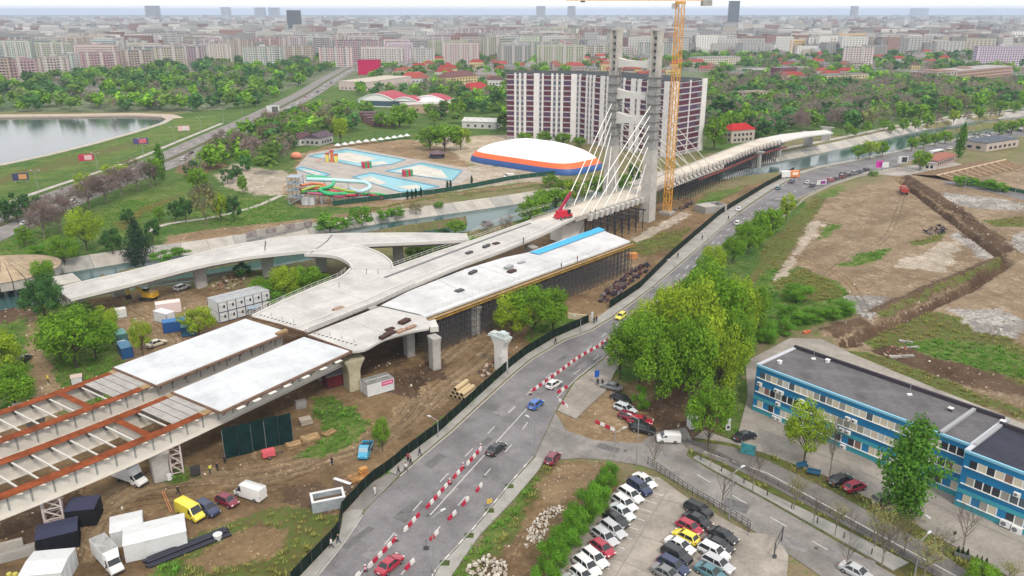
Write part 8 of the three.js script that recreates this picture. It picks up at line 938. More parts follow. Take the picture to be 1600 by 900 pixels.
// site cabins
const cabinWall = mat([0.66, 0.68, 0.7], 0.6, { g: 'plain', gm: 3 }), cabinFrame = mat([0.03, 0.05, 0.12], 0.5);
function cabin(name, label, group, x, y, z, ry, L, W, H, wall, frame, win = 1, roof) { const t = thing(name, label, 'cabin', group, x, y, z, ry); part(t, 'wall', boxGeo(L, H, W), wall, 0, 0, H / 2, 0); part(t, 'roof', boxGeo(L + 0.06, 0.14, W + 0.06), roof ?? mat([0.42, 0.44, 0.46], 0.7, { g: 'roof', gm: 4 }), 0, 0, H + 0.04, 0); for (const [a, b] of [[1, 1], [-1, 1], [1, -1], [-1, -1]]) part(t, 'corner_post', boxGeo(0.14, H, 0.14), frame, 0, a * (L / 2), H / 2, b * (W / 2)); part(t, 'floor_beam', boxGeo(L, 0.16, 0.12), frame, 0, 0, 0.09, W / 2 + 0.02); if (win) { part(t, 'window', boxGeo(0.5, 0.75, 0.06), glassDark, 0, 0.35, H * 0.56, W / 2 + 0.02); part(t, 'air_unit', boxGeo(0.45, 0.4, 0.2), pureWhite, 0, -0.5, H * 0.7, W / 2 + 0.1); } return t; }
{ const a = [-74.17,-189.2], b = [-64.04,-199.3], h = head(a, b), n = 6, w = dist(a, b) / n; for (let f = 0; f < 2; f++) for (let i = 0; i < n; i++) { const s = (i + 0.5) * w, x = a[0] + Math.cos(h) * s - Math.sin(h) * 3, z = a[1] - Math.sin(h) * s - Math.cos(h) * 3; cabin('site_cabin', `white cabin, ${['first', 'second', 'third', 'fourth', 'fifth', 'sixth'][i]} from the left on the ${f ? 'upper' : 'lower'} tier of the stack`, 'stacked white site cabins', x, f * 2.65, z, h, +(w - 0.04).toFixed(2), 6, 2.6, cabinWall, cabinFrame); }
const g = [-66.84,-195.1], t = thing('porch_roof', 'small blue-grey porch roof on posts before the cabin stack', 'porch', null, g[0], 0, g[1] + 1.2, h); part(t, 'roof', boxGeo(3.2, 0.12, 1.8), mat([0.25, 0.34, 0.42], 0.6), 0, 0, 2.6, 0); for (const s of [-1.4, 1.4]) part(t, 'post', boxGeo(0.1, 2.6, 0.1), greySteel, 0, s, 1.3, 0.8); }
cabin('site_cabin', 'grey-white single cabin right of the cabin stack', null, ...[-62.5,-201.8].toSpliced(1, 0, 0), 0.62, 5, 2.6, 2.6, cabinWall, cabinFrame); cabin('site_cabin', 'pale pink site cabin beside the excavator', null, ...[-90.52,-197.4].toSpliced(1, 0, 0), 0.45, 6, 2.6, 2.7, mat([0.62, 0.5, 0.5], 0.7), pureWhite, 0, mat([0.68, 0.6, 0.58], 0.7)); cabin('site_cabin', 'white container between pink and blue ones', null, ...[-88.7,-190.5].toSpliced(1, 0, 0), -0.5, 5, 2.5, 2.7, pureWhite, greySteel, 0, mat([0.62, 0.6, 0.64], 0.7)); cabin('site_cabin', 'bright blue container beside the yellow-green bush', null, ...[-83.67,-184.4].toSpliced(1, 0, 0), 0.45, 5.4, 2.6, 2.7, mat([0.01, 0.07, 0.24], 0.5), cabinFrame, 0, mat([0.02, 0.14, 0.36], 0.6)); cabin('site_cabin', 'small blue container in front of the bright blue one', null, ...[-79.06,-181.5].toSpliced(1, 0, 0), 0.45, 3.4, 2.2, 2.4, mat([0.015, 0.1, 0.2], 0.5), cabinFrame, 0, mat([0.03, 0.16, 0.2], 0.6)); cabin('site_cabin', 'blue toilet cabin with white window under the trees', null, ...[-88.96,-169.2].toSpliced(1, 0, 0), 2.2, 4.6, 2.4, 2.6, mat([0.01, 0.07, 0.2], 0.5), cabinFrame, 1, mat([0.06, 0.18, 0.32], 0.6)); cabin('site_cabin', 'teal-roofed cabin behind the blue toilet cabin', null, ...[-93.83,-177.5].toSpliced(1, 0, 0), 2.2, 4, 2.2, 2.4, mat([0.05, 0.14, 0.14], 0.5), cabinFrame, 0, mat([0.1, 0.24, 0.22], 0.6)); cabin('site_cabin', 'small white cabin by the path at viaduct edge', null, ...[-91.68,-152.9].toSpliced(1, 0, 0), 0.5, 2.2, 2, 2.4, pureWhite, trimBlack, 0, mat([0.5, 0.4, 0.36], 0.8)); cabin('site_cabin', 'white booth beside the viaduct at left', null, ...[-96.43,-139.9].toSpliced(1, 0, 0), 0.5, 1.8, 1.6, 2.4, pureWhite, greySteel); cabin('site_cabin', 'small white cabin near the excavator and trees', null, ...[-101.29,-193.7].toSpliced(1, 0, 0), 0.6, 2.4, 2, 2.2, pureWhite, greySteel, 0, mat([0.6, 0.6, 0.55], 0.7));
{ const c = [-28.11,-151.1], t = cabin('sign_container', 'white container with magenta banner beside the yellow pier', null, c[0], 0, c[1], 0.62, 6, 3.2, 2.7, pureWhite, pureWhite, 0, mat([0.28, 0.28, 0.27], 0.8, { g: 'roof', gm: 3 })); part(t, 'banner', boxGeo(2.6, 0.9, 0.05), mat([0.5, 0.03, 0.16], 0.6), 0, 1.55, 2.0, 1.64); for (let k = 0; k < 8; k++) part(t, 'print', boxGeo(0.2, 0.34, 0.02), mat([0.66, 0.4, 0.5], 0.7), 0, 0.6 + k * 0.27, 2.0, 1.675); part(t, 'ridge', boxGeo(5.9, 0.08, 0.12), pureWhite, 0, 0, 2.84, 0); }
cabin('dark_container', 'dark red container in the shade under the slab', null, ...[-37.3,-154.1].toSpliced(1, 0, 0), 0.6, 5, 2.4, 2.6, mat([0.14, 0.012, 0.02], 0.6), trimBlack, 0);
// tents and booths at the bottom left
function tent(name, label, c, ry, L, W, H, m, rise = 0.35, roofM) { const t = thing(name, label, 'tent', null, c[0], 0, c[1], ry), x = L / 2, z = W / 2; for (const [a, b, n] of [[[-x, z], [x, z], 'wall'], [[x, z], [x, -z], 'wall'], [[x, -z], [-x, -z], 'wall'], [[-x, -z], [-x, z], 'wall']]) { const g = mb(), k = 8; for (let i = 0; i < k; i++) { const f = (q, y) => { const s = Math.sin(q * 21 + y * 2) * 0.06, nx = (b[1] - a[1]), nz = -(b[0] - a[0]), l = Math.hypot(nx, nz); return [lerp(a[0], b[0], q) + (nx / l) * s, y, lerp(a[1], b[1], q) + (nz / l) * s]; }; g.quad(f(i / k, 0), f((i + 1) / k, 0), f((i + 1) / k, H), f(i / k, H)); } part(t, n, g.geo(), m); } const g = mb(), e = 0.08; g.quad([-x - e, H, z + e], [x + e, H, z + e], [x, H + rise, 0], [-x, H + rise, 0]).quad([x + e, H, -z - e], [-x - e, H, -z - e], [-x, H + rise, 0], [x, H + rise, 0]).tri([x + e, H, z + e], [x + e, H, -z - e], [x, H + rise, 0]).tri([-x - e, H, -z - e], [-x - e, H, z + e], [-x, H + rise, 0]); part(t, 'roof', g.geo(), roofM ?? m); return t; }
tent('tent', 'long white marquee in front of the tent pair', [-52.66,-99.64], 0.43, 8.4, 4.9, 2.9, pureWhite, 0.25); tent('tent', 'white marquee behind, left of the tent pair', [-57.82,-101.8], 0.43, 4.4, 4.4, 2.7, pureWhite, 0.25);
tent('tent', 'navy-black tent nearest the lattice shoring tower', [-66.49,-106.09], 0.2, 4.2, 3.8, 3, mat([0.015, 0.016, 0.02], 0.8), 0.2, mat([0.025, 0.028, 0.07], 0.7)); tent('tent', 'black tent with dark blue top beside the white awning', [-67.27,-100.07], 0.45, 5.4, 4, 2.8, mat([0.012, 0.013, 0.018], 0.8), 0.3, mat([0.02, 0.024, 0.06], 0.7)); tent('tent', 'pale white awning cut by the bottom left edge', [-64.36,-92.26], 0.15, 5.4, 5.4, 2.9, pureWhite, 0.4);
tent('deck_tent', 'white sheeted tent at the end of the overpass deck', [19.23,-269.8], 0.72, 11, 5.5, 7.6, mat([0.7, 0.69, 0.66], 0.7), 1.6);
// shoring towers
for (const [p, lab, s] of [[[-70.2,-104.45], 'white lattice shoring tower behind the black tents', 1.25], [[-57.66,-119.85], 'slim white lattice shoring tower beside the concrete pier', 0.9]]) { const t = thing('shoring_tower', lab, 'shoring tower', null, p[0], 0, p[1], 0.5), m = mat([0.5, 0.44, 0.43], 0.6), w = s; for (const [a, b] of [[w, w], [-w, w], [-w, -w], [w, -w]]) part(t, 'leg', boxGeo(0.25, 5.8, 0.25), m, 0, a, 2.9, b); const q = [[w, w], [-w, w], [-w, -w], [w, -w]]; for (let y = 0.3; y < 5; y += 1.8) for (let k = 0; k < 4; k++) { const a = q[k], b = q[(k + 1) % 4]; part(t, 'brace', mb().bar([a[0], y, a[1]], [b[0], y + 1.8, b[1]], 0.16).bar([a[0], y, a[1]], [b[0], y, b[1]], 0.14).geo(), m); } }
{ const p = [-59.67,-118.05], t = thing('viaduct_pier', 'stout flared concrete pier under the steel viaduct', 'pier', null, p[0], 0, p[1], -0.98); part(t, 'shaft', loftPier(3, 2.6, 4.2, 3.2, 5.7, 3), pierMat); const p2 = [-87.04,-130]; const t2 = thing('viaduct_pier', 'shadowed pier inside the far box of steel viaduct', 'pier', null, p2[0], 0, p2[1], -0.98); part(t2, 'shaft', loftPier(3, 2.6, 4.2, 3.2, 5.7, 3), pierMat); }
{ const a = [-50.8,-124.02], b = [-40.33,-130], t = thing('screen_fence', 'tall dark green shade-net screen under the slab edge', 'screen', null, a[0], 0, a[1], head(a, b)), L = dist(a, b); for (let i = 0; i < 5; i++) part(t, 'net_panel', mb().box((i + 0.5) * L / 5, 3.0, Math.sin(i * 2) * 0.12, L / 5 - 0.02, 6.0, 0.06).geo(), mat([0.008, 0.035, 0.035], 0.9, { g: 'soil', gm: 4 })); for (let i = 0; i <= 5; i++) part(t, 'post', boxGeo(0.14, 5.5, 0.14), greySteel, 0, (i * L) / 5, 2.75, -0.12); }
// stacks and piles
{ const p = thing('concrete_pipe', 'tan concrete pipe in the stack by the fence', 'pipe', 'pipes stacked by the fence'), g = new THREE.CylinderGeometry(0.5, 0.5, 4.6, 18, 1, true), gi = new THREE.CylinderGeometry(0.4, 0.4, 4.6, 18, 1, true), e = new THREE.RingGeometry(0.4, 0.5, 18); for (const q of [g, gi]) q.rotateZ(Math.PI / 2); e.rotateY(Math.PI / 2); const m = mat([0.52, 0.41, 0.25], 0.85, { g: 'plain', gm: 2 }); part(p, 'outer_shell', g, m); part(p, 'bore', gi, mat([0.12, 0.09, 0.06], 0.9)); for (const s of [-2.3, 2.3]) part(p, 'rim', e, m, 0, s, 0, 0); const c = [-10.04,-148.7], h = head([-12.12,-146.4], [-7.9,-154.1]); [[0, 0], [1, 0], [2, 0], [3, 0], [0.5, 1], [1.5, 1], [2.5, 1], [1, 2]].forEach(([k, l], i) => { const o = (k - 1.5) * 1.03, x = c[0] + Math.sin(h) * o, z = c[1] + Math.cos(h) * o; if (!i) { p.position.set(x, 0.5, z); p.rotation.y = h; } else copyOf(p, 'concrete_pipe', `tan concrete pipe in the ${['bottom', 'middle', 'top'][l]} layer of the stack by the fence`, x, 0.5 + l * 0.88, z, h); }); p.userData.label = 'tan concrete pipe in the bottom layer of the stack by the fence'; }
{ const a = [-52.55,-95.13], b = [-43.05,-102.85], h = head(a, b), L = dist(a, b), m = mat([0.012, 0.014, 0.03], 0.5); for (let i = 0; i < 8; i++) { const l = i > 4, o = (l ? i - 4.5 : i) * 0.46 - 0.9, t = solo('plastic_pipe', mb().tube([-L / 2 + (i % 3) * 0.3, 0, 0], [L / 2 - (i % 2) * 0.4, 0, 0], 0.22, 0.22, 10).geo(), m, `long black pipe in the ${l ? 'upper' : 'lower'} layer of the bundle by the marquee`, 'pipe', 'black pipes by the marquee'); t.position.set((a[0] + b[0]) / 2 + Math.sin(h) * o, l ? 0.6 : 0.22, (a[1] + b[1]) / 2 + Math.cos(h) * o); t.rotation.y = h + (i - 3) * 0.003; } }
function stack(name, label, c, ry, L, W, n, hh, m, cat = 'timber') { const t = thing(name, label, cat, null, c[0], c[2] ?? 0, c[1], ry), r = rng(Math.floor(Math.abs(c[0] * 71 + c[1] * 13))); for (let i = 0; i < n; i++) part(t, 'board', boxGeo(L, hh * 0.9, W), m, 0, (r() - 0.5) * 0.25, hh * (i + 0.5), (r() - 0.5) * 0.25, (r() - 0.5) * 0.12); return t; }
const ply = mat([0.5, 0.34, 0.18], 0.85, { g: 'rust', gm: 3 }), ply2 = mat([0.42, 0.26, 0.14], 0.85, { g: 'rust', gm: 3 });
stack('plywood_stack', 'left of two tan plywood stacks by the green screen', [-39.8,-128.43], 0.5, 2.6, 1.8, 4, 0.16, ply); stack('plywood_stack', 'right of two tan plywood stacks by the green screen', [-37.26,-130.5], 0.5, 3.2, 2.2, 5, 0.16, ply); stack('plywood_stack', 'tan board pile near the grass patch', [-34.27,-133.1], 0.9, 2.6, 1.5, 2, 0.14, ply2); stack('plywood_stack', 'orange timber deck with crate beside the fence', [-25.84,-117.66], 0.55, 3.6, 2.6, 3, 0.18, mat([0.5, 0.27, 0.1], 0.85, { g: 'rust', gm: 3 })); stack('crate_stack', 'orange-brown timber crate on the deck by fence', [...[-25.33,-118.45], 0.55], 0.55, 1.3, 1.0, 5, 0.22, mat([0.45, 0.22, 0.08], 0.85), 'crate'); stack('pallet_stack', 'grey-brown pallet stack beside the shade net', [-39.62,-136.8], 0.5, 2.2, 1.7, 7, 0.18, mat([0.36, 0.31, 0.26], 0.9), 'pallet'); stack('pallet_stack', 'dark grey crate behind the pallet stack', [-42.25,-143.4], 0.5, 2, 1.4, 6, 0.25, mat([0.26, 0.25, 0.25], 0.9), 'pallet'); stack('timber_pile', 'long dark beams lying by the half-built box', [-27.43,-116.88], 0.75, 4.2, 0.35, 3, 0.22, mat([0.24, 0.15, 0.09], 0.9)); stack('plywood_stack', 'orange plywood box beside the end of scaffolding', [38.66,-246], 0.5, 3.2, 1.8, 6, 0.28, mat([0.52, 0.24, 0.08], 0.85));
const fb = mat([0.07, 0.04, 0.035], 0.9), fr = mat([0.3, 0.2, 0.15], 0.9);
[[[-26.59,-161.4], 'upper dark formwork stack on the widened deck', fb], [[-26.22,-158.9], 'middle dark formwork stack on the widened deck', fb], [[-26.91,-157.1], 'lowest dark formwork stack near the curved deck edge', fb], [[-24.07,-160.3], 'paler board stack beside the formwork on the deck', fr], [[-22.08,-162.2], 'tan board stack near the deck corner', fr], [[-23.91,-165.6], 'dark panel stack toward the deck joint', fb], [[-32.5,-174.5], 'scattered grey boards by the median joint', boardGrey], [[-40.23,-173.7], 'brown timber scraps beside the median parapet', fr], [[-10.31,-201], 'black crate pile on the free carriageway', darkSteel], [[-12.98,-186.7], 'dark box at the free deck edge', darkSteel], [[-49.51,-159.3], 'tan timber heap at the end of the far white slab', ply], [[-0.86,-205.4], 'grey rebar mats on the free carriageway', greySteel], [[2.64,-210.1], 'second heap of rebar mats on the free carriageway', greySteel], [[0,-202.1], 'dark formwork pile by the free deck edge', fb], [[-7.51,-225.8], 'black equipment between the carriageway barriers', darkSteel], [[-4.76,-229.2], 'dark boards between the carriageway barriers', fb], [[-12.25,-219.3], 'black timber on the left carriageway', darkSteel]].forEach(([c, lab, m], i) => stack('formwork_stack', lab, [c[0], c[1], 9.5], 0.85 + (i % 3) * 0.1, 2.2 + (i % 3) * 0.4, 1 + (i % 2) * 0.4, 2 + (i % 3), 0.17, m, 'formwork'));
{ const pts = [[827,395.5], [935,356], [946,360.5], [842,398.5]]; const a = [4.94,-219.6], b = [27.6,-247.8], c = [29.46,-244.3], d = [7.63,-217.7], g = mb(), n = 24; for (let i = 0; i < n; i++) for (let j = 0; j < 4; j++) { const f = (u, v) => { const x = lerp(lerp(a[0], b[0], u), lerp(d[0], c[0], u), v), z = lerp(lerp(a[1], b[1], u), lerp(d[1], c[1], u), v); return [x, 9.62 + 0.22 * sn(NB, u * 1.7, v * 0.4), z]; }; g.quad(f(i / n, j / 4), f((i + 1) / n, j / 4), f((i + 1) / n, (j + 1) / 4), f(i / n, (j + 1) / 4)); } solo('tarpaulin', g.geo(), mat([0.01, 0.33, 0.62], 0.5), 'bright blue tarpaulin strip spread on the free carriageway', 'tarpaulin'); }
// the half-built grey box by the driveway
{ const c = [-29.47,-109.85], t = thing('concrete_box', 'open grey concrete box with white rim beside the driveway', 'box', null, c[0], 0, c[1], 0.35), m = mat([0.36, 0.4, 0.44], 0.8, { g: 'concrete', gm: 3 }); for (const [x, z, sx, sz] of [[0, 1.3, 5.2, 0.3], [0, -1.3, 5.2, 0.3], [2.45, 0, 0.3, 2.3], [-2.45, 0, 0.3, 2.3]]) { part(t, 'wall', boxGeo(sx, 1.9, sz), m, 0, x, 0.95, z); part(t, 'rim', boxGeo(sx + 0.1, 0.1, sz + 0.2), pureWhite, 0, x, 1.95 + (sx > sz ? 0 : 0.003), z); } part(t, 'fill', boxGeo(4.6, 1, 2.3), mat([0.12, 0.08, 0.05], 1), 0, 0, 0.5, 0); const e = [-27.98,-114.21]; const w = thing('leaning_panel', 'white-topped panel standing behind the grey box', 'panel', null, e[0], 0, e[1], -0.5); part(w, 'sheet', boxGeo(3.4, 1.7, 0.25), mat([0.2, 0.15, 0.12], 0.9), 0, 0, 0.85, 0); part(w, 'cap', boxGeo(3.5, 0.1, 0.6), pureWhite, 0, 0, 1.75, 0); }
{ const c = [-73.31,-97.4], t = thing('concrete_trough', 'grey concrete trough sections at the bottom left', 'trough', null, c[0], 0, c[1], 0.5); part(t, 'wall', boxGeo(7, 1.4, 0.4), concreteMid, 0, 0, 0.7, 1.4); part(t, 'wall', boxGeo(5, 1.6, 0.4), concretePale, 0, -0.6, 0.8, -1.2); part(t, 'base', boxGeo(6.6, 0.3, 2.6), concreteMid, 0, 0, 0.16, 0); for (let i = 0; i < 3; i++) { const q = [-69.18,-92.26], b = solo('barrel', mb().tube([0, 0, 0], [0, 1, 0], 0.34, 0.34, 14).geo(), mat([0.5, 0.45, 0.1], 0.6), ['left', 'middle', 'right'][i] + ' yellow-green barrel at the bottom left corner', 'barrel', 'yellow barrels'); b.position.set(q[0] - 0.9 + i * 0.85, 0, q[1]); } }
{ const c = [-57.93,-117.27], t = thing('water_tank', 'small white plastic tank on the grass by the pier', 'tank', null, c[0], 0, c[1]); part(t, 'tank', mb().tube([0, 0.1, 0], [0, 1.1, 0], 0.45, 0.42, 12).geo(), pureWhite); part(t, 'lid', mb().tube([0, 1.1, 0], [0, 1.2, 0], 0.2, 0.2, 10).geo(), pureWhite); const d = [-44.11,-101.14], u = thing('water_tank', 'pale tub with scraps beside the black pipe bundle', 'tank', null, d[0], 0, d[1]); part(u, 'tank', mb().tube([0, 0.02, 0], [0, 0.9, 0], 0.5, 0.65, 12).geo(), pureWhite); part(u, 'rim', mb().tube([0, 0.9, 0], [0, 0.96, 0], 0.7, 0.7, 12).geo(), pureWhite); const m = [-54.08,-118.85], g = thing('mobile_plant', 'black machine on stands by the viaduct pier', 'machine', null, m[0], 0, m[1], 0.4); part(g, 'housing', boxGeo(1.6, 1.3, 1.1), trimBlack, 0, 0, 0.9, 0); part(g, 'leg', boxGeo(0.1, 0.5, 1), greySteel, 0, 0.8, 0.25, 0); }
{ const a = [-57.81,-113.83], b = [-54.13,-108.12]; const g = mb(); for (const o of [0, 0.35]) g.bar([a[0] + o, 0.03, a[1]], [b[0] + o, 0.03, b[1]], 0.08, 0.05); solo('hose', g.geo(), mat([0.6, 0.25, 0.1], 0.7), 'twin orange hoses lying across the dirt track', 'hose'); }
// rubble heaps: stones one by one
const stoneGeos = [1, 2, 3, 4].map((s) => { const g = new THREE.DodecahedronGeometry(1, 0), p = g.attributes.position, r = rng(s * 9), m = new Map(); for (let i = 0; i < p.count; i++) { const k = [p.getX(i), p.getY(i), p.getZ(i)].map((v) => v.toFixed(2)).join(); if (!m.has(k)) m.set(k, 0.7 + 0.5 * r()); const f = m.get(k); p.setXYZ(i, p.getX(i) * f, p.getY(i) * f * 0.75, p.getZ(i) * f); } g.computeVertexNormals(); return g; });
function heap(name, label, poly, n, s0, s1, rise, cols, seed) { const cx = poly.reduce((a, p) => a + p[0], 0) / poly.length, cz = poly.reduce((a, p) => a + p[1], 0) / poly.length, t = thing(name, label, 'rubble', null, cx, 0, cz), r = rng(seed), xs = poly.map((p) => p[0]), zs = poly.map((p) => p[1]); for (let i = 0, k = 0; i < n * 20 && k < n; i++) { const x = lerp(Math.min(...xs), Math.max(...xs), r()), z = lerp(Math.min(...zs), Math.max(...zs), r()); if (!inside(poly, x, z)) continue; k++; const e = lineDist(poly, x, z, true), s = lerp(s0, s1, r() * r()), o = part(t, 'stone', stoneGeos[k % 4], cols[Math.floor(r() * cols.length)], 0, x - cx, s * 0.4 + Math.min(1, e / 2) * rise * r(), z - cz); o.scale.setScalar(s); o.rotation.set(r() * 3, r() * 6, r() * 3); } return t; }
const stW = [[0.48, 0.44, 0.39], [0.4, 0.36, 0.31], [0.54, 0.51, 0.46], [0.33, 0.29, 0.25]].map((c) => mat(c, 0.95)), stB = [[0.2, 0.1, 0.07], [0.28, 0.17, 0.12], [0.4, 0.34, 0.28], [0.1, 0.07, 0.06]].map((c) => mat(c, 0.95)), stD = [[0.03, 0.03, 0.04], [0.06, 0.04, 0.05], [0.1, 0.05, 0.06], [0.16, 0.14, 0.14]].map((c) => mat(c, 0.8));
heap('stone_heap', 'heap of white broken stones on the bare corner', [[1.71,-99.77],[2.33,-102.38],[3.17,-105.11],[5.1,-108.98],[6.98,-109.85],[8.6,-109.5],[8.11,-108.12],[6.19,-106.09],[5.24,-102.38],[3.78,-98.87],[2.45,-98.57]], 230, 0.12, 0.34, 0.9, stW, 3); heap('stone_heap', 'white stone heap beside the bottom pavement', [[-6.55,-94.29],[-5.53,-95.97],[-3.54,-97.4],[-0.92,-95.69],[-0.18,-94.57],[-1.34,-91.86],[-5.79,-91.86]], 130, 0.14, 0.5, 0.8, stW, 4); heap('stone_heap', 'red-brown rubble heap before the cabin stack', [[-86.62,-213.7],[-85.38,-222.2],[-82.08,-229.5],[-76.87,-228.3],[-76.57,-221.1],[-81.55,-213.7]], 130, 0.25, 0.7, 1.6, stB, 5); heap('scrap_heap', 'dark heap of steel scrap along the site fence', [[22.73,-201.8],[26.28,-213.7],[32.28,-225.2],[39.89,-237.8],[44.25,-242.6],[41.34,-232],[34.23,-218.8],[28.16,-206.8]], 150, 0.35, 0.9, 1.2, stD, 6); heap('scrap_heap', 'dark red scrap heap beside the lone pier', [[-8.06,-157.9],[-6.83,-162.2],[-4.35,-166],[-3.41,-162.2],[-4.85,-157.3]], 60, 0.2, 0.5, 0.8, stB, 7); heap('stone_heap', 'grey rubble on the cleared lot by the trench', [[147.2,-278.4],[156.8,-287.5],[159.2,-283.8],[155.1,-276.6],[148.1,-273.2]], 70, 0.25, 0.7, 0.9, stD, 8); heap('stone_heap', 'brown clods and slabs at the lot edge', [[84.86,-170.3],[91.06,-174.8],[94.17,-171.8],[92.14,-168.1],[85.93,-166.7]], 60, 0.2, 0.6, 0.6, stB, 9); heap('stone_heap', 'broken concrete by the graffiti wall on canal bank', [[-88.61,-223.4],[-83.47,-232],[-78.79,-232],[-79.56,-224.6],[-84,-218.8]], 40, 0.3, 0.8, 0.9, stW, 10); heap('stone_heap', 'dark tyres and clods under the bridge falsework', [[63.4,-309.5],[72.52,-322.9],[76.68,-329.9],[74.4,-320.6],[66.02,-307.4]], 50, 0.3, 0.7, 0.8, stD, 11); heap('stone_heap', 'litter and stones scattered by the timber deck', [[-29.84,-112.54],[-27.24,-115.34],[-24.32,-120.26],[-23.05,-119.25],[-25.3,-113.46],[-27.9,-110.74]], 60, 0.08, 0.2, 0.1, stW, 12);
// reclining slabs on the lot
for (const [p, a, L, lab] of [[[93.2,-172.9], 0.2, 5, 'grey broken slab lying at the lot edge'], [[89.2,-168.1], 0.1, 6, 'long grey beam lying below the broken slab'], [[72.59,-182.8], 0.5, 2, 'orange crate on the concrete track by the lot'], [[94.24,-176.7], -0.5, 3, 'pale leaning slab above the broken slab']]) { const o = solo('concrete_slab', mb().box(0, 0.2, 0, L, 0.4, 0.9).box(L * 0.2, 0.5, 0.3, L * 0.4, 0.25, 0.5).geo(), lab.includes('orange') ? mat([0.5, 0.14, 0.06], 0.8) : concreteMid, lab, 'slab'); o.position.set(p[0], 0, p[1]); o.rotation.y = a; }
